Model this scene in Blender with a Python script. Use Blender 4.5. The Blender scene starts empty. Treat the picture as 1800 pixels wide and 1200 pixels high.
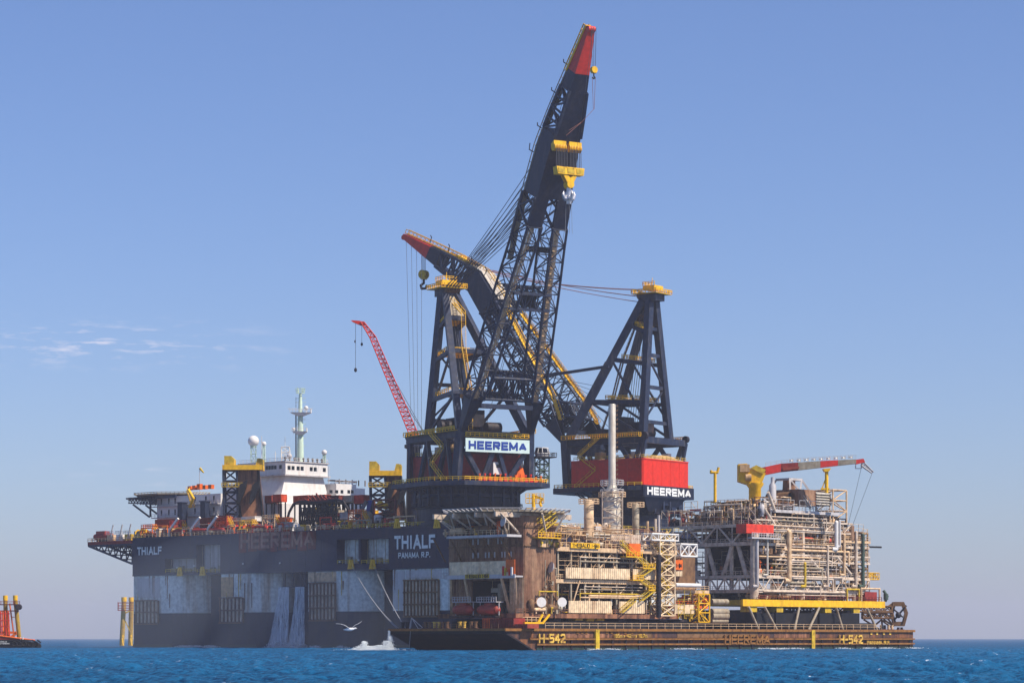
import bpy, math, random
import numpy as np
from mathutils import Vector, Matrix
R = math.radians
SC = bpy.context.scene

# ---------------------------------------------------------------- camera, sky, sun, exposure
CAMH, FPX, HY = 3.05, 4700.0, 1121.0
cam_d = bpy.data.cameras.new('camera'); cam = bpy.data.objects.new('camera', cam_d)
SC.collection.objects.link(cam); SC.camera = cam
cam.location = (0, 0, CAMH); cam.rotation_euler = (R(90), 0, 0)
cam_d.sensor_width = 36; cam_d.lens = FPX / 1800 * 36
cam_d.shift_y = (HY - 600) / 1800
cam_d.clip_start = 1; cam_d.clip_end = 40000

SUN_EL, SUN_AZ = 50.0, (0.90, -0.44)
world = bpy.data.worlds.new('World'); SC.world = world; world.use_nodes = True
nt = world.node_tree; nt.nodes.clear()
N = nt.nodes.new; L = nt.links.new
out = N('ShaderNodeOutputWorld'); bg = N('ShaderNodeBackground'); sky = N('ShaderNodeTexSky')
sky.sky_type = 'NISHITA'; sky.sun_disc = False
sky.sun_elevation = R(SUN_EL); sky.sun_rotation = math.atan2(SUN_AZ[0], SUN_AZ[1])
sky.altitude = 0; sky.air_density = 1.0; sky.dust_density = 0.6; sky.ozone_density = 3.0
bg.inputs['Strength'].default_value = 0.087
# thin high wisps of cloud low in the western sky (fixed in sky directions)
tc = N('ShaderNodeTexCoord'); mp = N('ShaderNodeMapping'); mp.inputs['Scale'].default_value = (60, 1, 330)
mp.inputs['Rotation'].default_value = (0, R(-6), 0)
nz = N('ShaderNodeTexNoise'); nz.inputs['Scale'].default_value = 1; nz.inputs['Detail'].default_value = 7; nz.inputs['Roughness'].default_value = .62
L(tc.outputs['Generated'], mp.inputs['Vector']); L(mp.outputs['Vector'], nz.inputs['Vector'])
sx = N('ShaderNodeSeparateXYZ'); L(tc.outputs['Generated'], sx.inputs[0])
def mth(op, a, b=None, c=None):
    n = N('ShaderNodeMath'); n.operation = op
    for i, v in enumerate((a, b, c)):
        if v is None: continue
        if hasattr(v, 'links'): L(v, n.inputs[i])
        else: n.inputs[i].default_value = v
    return n.outputs[0]
def bump_fn(v, c, w):
    d = mth('DIVIDE', mth('ABSOLUTE', mth('SUBTRACT', v, c)), w)
    n = N('ShaderNodeMath'); n.operation = 'SUBTRACT'; n.use_clamp = True; n.inputs[0].default_value = 1
    L(d, n.inputs[1]); return n.outputs[0]
m1 = mth('MULTIPLY', bump_fn(sx.outputs['Z'], .108, .011), bump_fn(sx.outputs['X'], -.155, .085))
m2 = mth('MULTIPLY', bump_fn(sx.outputs['Z'], .060, .010), bump_fn(sx.outputs['X'], -.13, .05))
msk = mth('ADD', mth('MULTIPLY', m1, 1.3), mth('MULTIPLY', m2, .45))
cr = N('ShaderNodeMapRange'); cr.inputs['From Min'].default_value = .52; cr.inputs['From Max'].default_value = .82; L(nz.outputs['Fac'], cr.inputs['Value'])
cf = N('ShaderNodeMath'); cf.operation = 'MULTIPLY'; cf.use_clamp = True; L(msk, cf.inputs[0]); L(cr.outputs[0], cf.inputs[1])
mx = N('ShaderNodeMix'); mx.data_type = 'RGBA'; mx.inputs['B'].default_value = (8.6, 8.0, 8.8, 1)
tint = N('ShaderNodeVectorMath'); tint.operation = 'MULTIPLY'; tint.inputs[1].default_value = (.80, .875, 1.17); L(sky.outputs[0], tint.inputs[0]); L(tint.outputs[0], mx.inputs['A']); L(cf.outputs[0], mx.inputs['Factor'])
L(mx.outputs['Result'], bg.inputs['Color']); L(bg.outputs[0], out.inputs['Surface'])

sd = bpy.data.lights.new('sun', 'SUN'); sd.energy = 5.0; sd.angle = R(.5); sd.color = (1, .90, .76)
sun = bpy.data.objects.new('sun', sd); SC.collection.objects.link(sun)
ce = math.cos(R(SUN_EL)); sv = Vector((SUN_AZ[0] * ce, SUN_AZ[1] * ce, math.sin(R(SUN_EL)))).normalized()
sun.rotation_euler = sv.to_track_quat('Z', 'Y').to_euler()
SC.view_settings.view_transform = 'Standard'; SC.view_settings.look = 'None'
SC.view_settings.exposure = 0.38; SC.view_settings.gamma = 1.0
SC.cycles.max_bounces = 6; SC.cycles.diffuse_bounces = 3; SC.cycles.glossy_bounces = 3
SC.cycles.transparent_max_bounces = 24; SC.cycles.volume_bounces = 0

# ---------------------------------------------------------------- materials
def lin(h):
    c = [int(h[i:i + 2], 16) / 255 for i in (0, 2, 4)]
    return tuple((x / 12.92 if x <= .04045 else ((x + .055) / 1.055) ** 2.4) for x in c) + (1,)
def mat(name, col, col2=None, amt=.5, scale=.35, streak=.15, rough=.6, metal=0, var=.25, lo=.5, bump=0, alpha=None):
    m = bpy.data.materials.new(name); m.use_nodes = True
    t = m.node_tree; b = t.nodes['Principled BSDF']; n = t.nodes.new; l = t.links.new
    b.inputs['Roughness'].default_value = rough; b.inputs['Metallic'].default_value = metal; b.inputs['Specular IOR Level'].default_value = .28
    g = n('ShaderNodeNewGeometry'); mp = n('ShaderNodeMapping'); mp.inputs['Scale'].default_value = (scale, scale, scale * streak)
    l(g.outputs['Position'], mp.inputs['Vector'])
    a = n('ShaderNodeTexNoise'); a.inputs['Scale'].default_value = 1; a.inputs['Detail'].default_value = 8; a.inputs['Roughness'].default_value = .7
    l(mp.outputs[0], a.inputs['Vector'])
    r = n('ShaderNodeMapRange'); r.inputs['From Min'].default_value = lo; r.inputs['From Max'].default_value = lo + .17
    r.inputs['To Max'].default_value = amt; l(a.outputs['Fac'], r.inputs['Value'])
    mx = n('ShaderNodeMix'); mx.data_type = 'RGBA'; c1 = lin(col); c2 = lin(col2) if col2 else c1
    mx.inputs['A'].default_value = c1; mx.inputs['B'].default_value = c2; l(r.outputs[0], mx.inputs['Factor'])
    v = n('ShaderNodeTexNoise'); v.inputs['Scale'].default_value = .9; v.inputs['Detail'].default_value = 5; l(g.outputs['Position'], v.inputs['Vector'])
    vr = n('ShaderNodeMapRange'); vr.inputs['From Min'].default_value = .3; vr.inputs['From Max'].default_value = .7
    vr.inputs['To Min'].default_value = 1 - var; vr.inputs['To Max'].default_value = 1 + var; l(v.outputs['Fac'], vr.inputs['Value'])
    vm = n('ShaderNodeVectorMath'); vm.operation = 'SCALE'; l(mx.outputs['Result'], vm.inputs[0]); l(vr.outputs[0], vm.inputs['Scale'])
    l(vm.outputs[0], b.inputs['Base Color'])
    if alpha is not None: b.inputs['Alpha'].default_value = alpha
    return m
M = {}
M['navy'] = mat('navy steel', '1f2940', '54504e', .6, .6, .25, .5, var=.35, lo=.5)
M['navy2'] = mat('navy plate', '141c32', '34323a', .7, .5, .12, .45, var=.35, lo=.47)
M['navyhull'] = mat('dark hull paint', '151d38', '44332e', .7, .22, .07, .5, lo=.53)
M['black'] = mat('black steel', '14161c', '2b2422', .6, .6, .3, .6)
M['dark'] = mat('dark machinery', '22212a', '4a342c', .7, .5, .5, .6, var=.5)
M['red'] = mat('red paint', 'd42a0c', 'b02a12', .5, .3, .1, .45, var=.12)
M['redrust'] = mat('weathered red', '8c2c26', '5c2a22', .8, .4, .2, .65)
M['tipred'] = mat('boom tip red', 'd03428', 'b83426', .4, .5, .2, .5, var=.15)
M['orange'] = mat('orange paint', 'e0661c', 'b04a20', .4, .6, .3, .5)
M['yellow'] = mat('yellow paint', 'e8b416', 'a87820', .5, .6, .3, .5, var=.15)
M['yellowr'] = mat('worn yellow', 'c4a428', '7a5424', .8, .8, .5, .6)
M['white'] = mat('white paint', 'd8d4d0', 'b49c88', .5, .4, .1, .5, var=.06, lo=.55)
M['offwhite'] = mat('grey white paint', 'b8b4b4', '8a7c74', .6, .5, .1, .5, var=.08)
M['mast'] = mat('pale green mast', 'c4d8c4', '9cae98', .5, .6, .3, .5, var=.1)
M['colwhite'] = mat('column paint', 'ccd0cc', '8a6c4c', .9, .3, .06, .6, lo=.49)
M['antifoul'] = mat('antifouling', '171e34', '34302f', .8, .15, .4, .6)
M['rust'] = mat('rusty plate', '96684c', '4c3024', .9, .45, .12, .75, lo=.42)
M['rustred'] = mat('red rust', '74302a', '4c2c22', .9, .25, .05, .75, lo=.45)
M['brownwall'] = mat('brown cladding', '98765c', '6a4634', .9, .5, .08, .75, lo=.42)
M['beige'] = mat('beige cladding', 'b8966c', '8a6240', .8, .5, .1, .7, lo=.5)
M['cream'] = mat('cream pipe', 'd2b28c', '8e6440', .7, .8, .5, .6, lo=.5)
M['pale'] = mat('pale grey pipe', 'c8b6a2', '947258', .7, .8, .5, .55, lo=.5)
M['greysteel'] = mat('grey steel', '988c78', '6c543c', .7, .7, .3, .6)
M['brownsteel'] = mat('brown steel', '76583c', '4c3424', .8, .7, .3, .7)
M['silver'] = mat('galvanised vessel', 'c4bcae', '9a8468', .5, .6, .2, .45, .2, var=.1)
M['barge'] = mat('barge side', '443230', '845430', .9, .28, .2, .7, lo=.47)
M['bowshade'] = mat('barge bow', '15171f', '33241f', .8, .3, .3, .65)  # near-black: the shade on the bow end put into its colour
M['bargeyellow'] = mat('barge rail rust', '8a5e2a', '5c3a24', .9, .8, .5, .7)
M['bargedeck'] = mat('barge deck', '5c3430', '3c2a28', .8, .5, 1, .8)
M['lettw'] = mat('white lettering', 'e0e0dc', 'a8a49a', .6, .6, .2, .6, var=.05)
M['letty'] = mat('yellow lettering', 'd8b04c', '8a5c30', .9, .8, .3, .7, lo=.47)
M['lettfade'] = mat('faded lettering', '9a7060', '4c3034', .9, .4, .06, .7)
M['blue'] = mat('blue lettering', '1c3c90', var=.05)
M['signwhite'] = mat('sign white', 'c8dcd8', var=.04)
M['window'] = mat('window glass', '10141c', rough=.1, var=.05)
M['rope'] = mat('steel rope', '4a4c54', var=.1)
M['roperust'] = mat('rusty rope', '8a5a4c', var=.1)
M['ropelight'] = mat('pale mooring rope', '84868a', var=.1)
M['lifeboat'] = mat('faded lifeboat', '9c3c30', '6e3028', .5, .8, .5, .6)
M['container'] = mat('container orange', 'c84820', 'a03c24', .5, .6, .1, .6)
M['contbrown'] = mat('container brown', '94402e', '6c3028', .5, .6, .1, .6)
M['innershade'] = mat('painted interior shade', '1c1718', '382820', .6, .5, .3, .8)  # shade inside the modules, painted as a dark colour
M['pile'] = mat('weathered pile yellow', 'a88830', '7c5430', .8, .5, .2, .7)
M['lightcream'] = mat('light cream cladding', 'e0c8a4', '9c7450', .8, .4, .12, .65, lo=.52)
M['fadedred'] = mat('faded red panel', '7e2c26', '4a2a2a', .9, .3, .05, .7, lo=.46)
M['growth'] = mat('waterline growth', '2c3c34', '1c2422', .8, .6, .6, .5)
M['redhouse'] = mat('dull red house', 'a02c26', '6c2824', .8, .4, .1, .6)
M['green'] = mat('green grey steel', '44564a', '3a3c38', .5, .6, .3, .6)
M['foam'] = mat('foam', 'dfe6ea', rough=.9, var=.05)
M['chrome'] = mat('bare steel hook', 'd0d0d4', '6a6a70', .6, 1.2, 1, .3, .6)
M['rubber'] = mat('black rubber', '16181c', rough=.8)
M['warnred'] = mat('bright red box', 'd03c28', 'a83424', .5, .6, .3, .5)
M['bird'] = mat('white feathers', 'e6e8ea', var=.03)
M['birdtip'] = mat('grey feathers', '6c7078', var=.03)

# ---------------------------------------------------------------- mesh building
LOC = {}
def V(*a): return Vector(a)
class MB:
    def __init__(s): s.v = []; s.f = []; s.s = []
    def add(s, vs, fs, sm=False):
        o = len(s.v); s.v += [tuple(p) for p in vs]
        for f in fs: s.f.append([o + i for i in f]); s.s.append(sm)
    def hexa(s, b, t):
        s.add(list(b) + list(t), [(3, 2, 1, 0), (4, 5, 6, 7), (0, 1, 5, 4), (1, 2, 6, 5), (2, 3, 7, 6), (3, 0, 4, 7)])
    def bar(s, p, q, w=.3, h=None, up=None):
        p = Vector(p); q = Vector(q); h = w if h is None else h
        d = q - p
        if d.length < 1e-5: return s
        d.normalize(); up = Vector(up) if up is not None else Vector((0, 0, 1))
        if abs(d.dot(up)) > .98: up = Vector((.7, .71, 0))
        x = d.cross(up).normalized() * w / 2; y = x.cross(d).normalized() * h / 2
        s.hexa([p - x - y, p + x - y, p + x + y, p - x + y], [q - x - y, q + x - y, q + x + y, q - x + y]); return s
    def tube(s, p, q, r, r2=None, n=6, cap=True):
        p = Vector(p); q = Vector(q); r2 = r if r2 is None else r2
        d = (q - p)
        if d.length < 1e-5: return s
        d.normalize(); u = Vector((0, 0, 1)) if abs(d.z) < .9 else Vector((1, 0, 0))
        x = d.cross(u).normalized(); y = d.cross(x)
        vs = []
        for c, rr in ((p, r), (q, r2)):
            for i in range(n):
                a = 2 * math.pi * i / n; vs.append(c + x * math.cos(a) * rr + y * math.sin(a) * rr)
        s.add(vs, [(i, (i + 1) % n, n + (i + 1) % n, n + i) for i in range(n)], True)
        if cap: s.add(vs, [tuple(range(n))[::-1], tuple(range(n, 2 * n))])
        return s
    def path(s, pts, r, n=6):
        for a, b in zip(pts, pts[1:]): s.tube(a, b, r, n=n)
        for a in pts[1:-1]: s.ball(a, r * 1.02, 6, 4)
        return s
    def ball(s, c, r, n=10, m=6, sz=1.0, half=False):
        c = Vector(c); vs = []; fs = []
        lo = 0 if half else -90
        for j in range(m + 1):
            t = R(lo + (90 - lo) * j / m)
            for i in range(n):
                a = 2 * math.pi * i / n
                vs.append(c + Vector((math.cos(a) * math.cos(t) * r, math.sin(a) * math.cos(t) * r, math.sin(t) * r * sz)))
        for j in range(m):
            for i in range(n): fs.append((j * n + i, j * n + (i + 1) % n, (j + 1) * n + (i + 1) % n, (j + 1) * n + i))
        s.add(vs, fs, True); return s
    def lathe(s, c, prof, n=24, cap=True, sm=True):
        c = Vector(c); vs = []
        for r, z in prof:
            for i in range(n):
                a = 2 * math.pi * i / n; vs.append(c + Vector((math.cos(a) * r, math.sin(a) * r, z)))
        fs = [(j * n + i, j * n + (i + 1) % n, (j + 1) * n + (i + 1) % n, (j + 1) * n + i) for j in range(len(prof) - 1) for i in range(n)]
        s.add(vs, fs, sm)
        if cap: s.add(vs, [tuple(range(n))[::-1], tuple(range(len(vs) - n, len(vs)))])
        return s
    def prism(s, pts, z0, z1):
        n = len(pts); vs = [(p[0], p[1], z0) for p in pts] + [(p[0], p[1], z1) for p in pts]
        s.add(vs, [tuple(range(n))[::-1], tuple(range(n, 2 * n))] + [(i, (i + 1) % n, n + (i + 1) % n, n + i) for i in range(n)]); return s
    def slab(s, poly, off):      # any planar polygon, thickened by the vector off
        n = len(poly); off = Vector(off); vs = [Vector(p) for p in poly] + [Vector(p) + off for p in poly]
        s.add(vs, [tuple(range(n))[::-1], tuple(range(n, 2 * n))] + [(i, (i + 1) % n, n + (i + 1) % n, n + i) for i in range(n)]); return s
    def disc(s, c, nrm, r, t=.2, n=16, dish=0):
        c = Vector(c); nrm = Vector(nrm).normalized()
        s.tube(c, c + nrm * t, r, n=n); return s
    def build(s, name, m, parent=None, **kw):
        me = bpy.data.meshes.new(name); org = Vector((0, 0, 0))
        if parent is not None: org = LOC[parent.name]
        elif 'loc' in kw: org = Vector(kw['loc'])
        a = np.array(s.v, dtype=np.float64).reshape(-1, 3) - np.array(org)
        me.from_pydata(a.tolist(), [], s.f); me.polygons.foreach_set('use_smooth', s.s); me.update()
        me.materials.append(M[m] if isinstance(m, str) else m)
        o = bpy.data.objects.new(name, me); SC.collection.objects.link(o)
        LOC[o.name] = org
        if parent is not None: o.parent = parent
        else: o.location = org
        if kw.get('label'): o['label'] = kw['label']
        if kw.get('cat'): o['category'] = kw['cat']
        if kw.get('kind'): o['kind'] = kw['kind']
        if kw.get('group'): o['group'] = kw['group']
        return o
def thing(name, label, cat, loc, group=None, kind=None):
    o = bpy.data.objects.new(name, None); SC.collection.objects.link(o); o.location = loc; o['label'] = label; o['category'] = cat
    if group: o['group'] = group
    if kind: o['kind'] = kind
    LOC[o.name] = Vector(loc); return o
class Frame:
    def __init__(s, o, ax, ay):
        s.o = Vector((o[0], o[1], 0)); s.a = Vector((ax[0], ax[1], 0)).normalized(); s.b = Vector((ay[0], ay[1], 0)).normalized()
    def W(s, a, b, z): return s.o + s.a * a + s.b * b + Vector((0, 0, z))
    def solve(s, px, fixed, d):  # position along d where the bearing px meets the line through `fixed`
        k = (px - 900) / FPX; return (k * fixed.y - fixed.x) / (d.x - k * d.y)
    def fa(s, px, b): return s.solve(px, s.o + s.b * b, s.a)
    def fb(s, px, a): return s.solve(px, s.o + s.a * a, s.b)
    def z(s, py, a, b): return CAMH + (HY - py) / FPX * s.W(a, b, 0).y
    def box(s, mb, a0, a1, b0, b1, z0, z1):
        mb.hexa([s.W(a0, b0, z0), s.W(a1, b0, z0), s.W(a1, b1, z0), s.W(a0, b1, z0)], [s.W(a0, b0, z1), s.W(a1, b0, z1), s.W(a1, b1, z1), s.W(a0, b1, z1)]); return mb
def truss(mb, A, B, n, rc, rb, chords=True, sides=(0, 1, 2, 3), rings=True, x=False, ends=True):
    A = [Vector(p) for p in A]; B = [Vector(p) for p in B]; k = len(A)
    if chords:
        for a, b in zip(A, B): mb.tube(a, b, rc)
    st = [[a.lerp(b, i / n) for a, b in zip(A, B)] for i in range(n + 1)]
    for i in range(n + 1):
        for j in sides:
            j2 = (j + 1) % k
            if rings and (ends or 0 < i < n): mb.tube(st[i][j], st[i][j2], rb, n=4, cap=False)
            if i < n:
                if x or (i + j) % 2: mb.tube(st[i][j], st[i + 1][j2], rb, n=4, cap=False)
                if x or not (i + j) % 2: mb.tube(st[i][j2], st[i + 1][j], rb, n=4, cap=False)
    return mb
def rail(mb, pts, h=1.15, sp=2.0, r=.07):
    for a, b in zip(pts, pts[1:]):
        a = Vector(a); b = Vector(b); n = max(1, int(round((b - a).length / sp)))
        for k in (.55, 1.0): mb.bar(a + V(0, 0, h * k), b + V(0, 0, h * k), r * 1.6)
        for i in range(n + 1):
            p = a.lerp(b, i / n); mb.bar(p, p + V(0, 0, h), r * 1.6)
    return mb
def corrug(mb, p, q, z0, z1, pitch=.8, depth=.18):
    """profiled cladding from p to q (xy), standing z0..z1"""
    p = Vector((p[0], p[1], 0)); q = Vector((q[0], q[1], 0)); d = q - p; n = max(2, int(d.length / pitch)); d /= n
    nn = Vector((d.y, -d.x, 0)).normalized() * depth; top = []; 
    for i in range(n):
        a = p + d * i; top += [a, a + d * .35 + nn * 0, a + d * .5 + nn, a + d * .85 + nn]
    top.append(q); bk = [t - nn * 2 for t in (q, p)]
    mb.prism([(t.x, t.y) for t in top + bk], z0, z1); return mb
def stair(mb, p, q, w=1.0, side=None, rails=True):
    p = Vector(p); q = Vector(q); d = q - p; hd = Vector((d.x, d.y, 0)).normalized() if (d.x or d.y) else Vector((1, 0, 0))
    sd = Vector((-hd.y, hd.x, 0)) * w / 2
    for s in (-1, 1):
        mb.bar(p + sd * s, q + sd * s, .12, .3)
        if rails: mb.bar(p + sd * s + V(0, 0, 1.1), q + sd * s + V(0, 0, 1.1), .12)
    n = max(2, int(abs(d.z) / .5))
    for i in range(n + 1):
        c = p.lerp(q, i / n); mb.bar(c - sd, c + sd, .3, .06)
        if rails and i % 3 == 0:
            for s in (-1, 1): mb.bar(c + sd * s, c + sd * s + V(0, 0, 1.1), .09)
    return mb
GLY = {'H': (.8, [[(0, 0), (0, 1)], [(1, 0), (1, 1)], [(0, .5), (1, .5)]]), 'E': (.72, [[(0, 0), (0, 1)], [(0, 1), (1, 1)], [(0, .5), (.9, .5)], [(0, 0), (1, 0)]]),
'R': (.78, [[(0, 0), (0, 1)], [(0, 1), (.8, 1), (1, .88), (1, .62), (.8, .5), (0, .5)], [(.45, .5), (1, 0)]]), 'M': (.98, [[(0, 0), (0, 1)], [(1, 0), (1, 1)], [(0, 1), (.5, .1), (1, 1)]]),
'A': (.88, [[(0, 0), (.5, 1), (1, 0)], [(.22, .3), (.78, .3)]]), 'T': (.74, [[(0, 1), (1, 1)], [(.5, 0), (.5, 1)]]), 'I': (.2, [[(.5, 0), (.5, 1)]]), 'L': (.68, [[(0, 1), (0, 0)], [(0, 0), (1, 0)]]),
'F': (.68, [[(0, 0), (0, 1)], [(0, 1), (1, 1)], [(0, .5), (.85, .5)]]), 'P': (.74, [[(0, 0), (0, 1)], [(0, 1), (.8, 1), (1, .88), (1, .58), (.8, .46), (0, .46)]]), 'N': (.8, [[(0, 0), (0, 1)], [(1, 0), (1, 1)], [(0, 1), (1, 0)]]),
'B': (.76, [[(0, 0), (0, 1)], [(0, 1), (.75, 1), (.92, .88), (.92, .62), (.75, .52), (0, .52)], [(.75, .52), (1, .4), (1, .12), (.8, 0), (0, 0)]]), 'U': (.78, [[(0, 1), (0, .15), (.2, 0), (.8, 0), (1, .15), (1, 1)]]),
'D': (.78, [[(0, 0), (0, 1)], [(0, 1), (.75, 1), (1, .8), (1, .2), (.75, 0), (0, 0)]]), 'O': (.8, [[(.2, 0), (0, .2), (0, .8), (.2, 1), (.8, 1), (1, .8), (1, .2), (.8, 0), (.2, 0)]]), '0': (.66, [[(.2, 0), (0, .2), (0, .8), (.2, 1), (.8, 1), (1, .8), (1, .2), (.8, 0), (.2, 0)]]),
'1': (.3, [[(.6, 0), (.6, 1)], [(.6, 1), (0, .75)]]), '2': (.66, [[(0, .8), (.2, 1), (.8, 1), (1, .8), (1, .6), (0, 0)], [(0, 0), (1, 0)]]), '4': (.72, [[(.75, 0), (.75, 1)], [(.75, 1), (0, .3)], [(0, .3), (1, .3)]]),
'5': (.66, [[(1, 1), (0, 1)], [(0, 1), (0, .55)], [(0, .55), (.8, .55), (1, .42), (1, .14), (.8, 0), (0, 0)]]), '6': (.66, [[(.9, 1), (.2, 1), (0, .8), (0, .2), (.2, 0), (.8, 0), (1, .15), (1, .4), (.8, .55), (0, .5)]]),
'7': (.62, [[(0, 1), (1, 1)], [(1, 1), (.35, 0)]]), '8': (.68, [[(.2, 0), (0, .15), (0, .4), (.15, .52), (0, .66), (0, .86), (.2, 1), (.8, 1), (1, .86), (1, .66), (.85, .52), (1, .4), (1, .15), (.8, 0), (.2, 0)], [(.15, .52), (.85, .52)]]),
'-': (.4, [[(0, .48), (1, .48)]]), '.': (.12, [[(.5, 0), (.5, .08)]]), 'x': (.5, [[(0, 0), (1, .62)], [(0, .62), (1, 0)]]), 'm': (.8, [[(0, 0), (0, .62)], [(0, .6), (.45, .6), (.5, .5), (.5, 0)], [(.5, .6), (.9, .6), (1, .5), (1, 0)]]), ' ': (.35, []),
'S': (.7, [[(1, .85), (.8, 1), (.2, 1), (0, .85), (0, .65), (.2, .52), (.8, .48), (1, .35), (1, .15), (.8, 0), (.2, 0), (0, .15)]])}
def text(s, name, m, parent, p, xd, zd, height, width=None, bold=.02, ext=.06, th=.2):
    """block lettering built of plates: lower-left corner p, reading direction xd, up zd, cap height and total width in metres"""
    gap = .16 + th; W0 = sum(GLY[c][0] + gap for c in s) - gap + th; sy = height; sx = (width / W0) if width else sy
    xd = Vector(xd).normalized(); zd = Vector(zd).normalized(); nn = xd.cross(zd); p = Vector(p); mb = MB(); x = th / 2
    def q(u, v): return (u * sx, th / 2 * sy + v * (1 - th) * sy)
    for c in s:
        w, st = GLY[c]; k = 0
        for line in st:
            for a, b in zip(line, line[1:]):
                ax, ay = q(x + a[0] * w, a[1]); bx, by = q(x + b[0] * w, b[1]); dx, dy = bx - ax, by - ay; l = math.hypot(dx, dy)
                ux, uy = dx / l, dy / l; hx = th / 2 * sx; hy = th / 2 * sy; e = (abs(ux) * hx + abs(uy) * hy) * .98; hw = math.hypot(uy * hx, ux * hy)
                ax -= ux * e * (abs(ux) > .9 or abs(uy) > .9); ay -= uy * e * (abs(ux) > .9 or abs(uy) > .9); bx += ux * e * (abs(ux) > .9 or abs(uy) > .9); by += uy * e * (abs(ux) > .9 or abs(uy) > .9)
                f = ext + .012 * k; k += 1
                P = lambda X, Y, d: p + xd * X + zd * Y + nn * d
                mb.hexa([P(ax + uy * hw, ay - ux * hw, -.02), P(bx + uy * hw, by - ux * hw, -.02), P(bx - uy * hw, by + ux * hw, -.02), P(ax - uy * hw, ay + ux * hw, -.02)],
                        [P(ax + uy * hw, ay - ux * hw, f), P(bx + uy * hw, by - ux * hw, f), P(bx - uy * hw, by + ux * hw, f), P(ax - uy * hw, ay + ux * hw, f)])
        x += w + gap
    return mb.build(name, m, parent)

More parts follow.
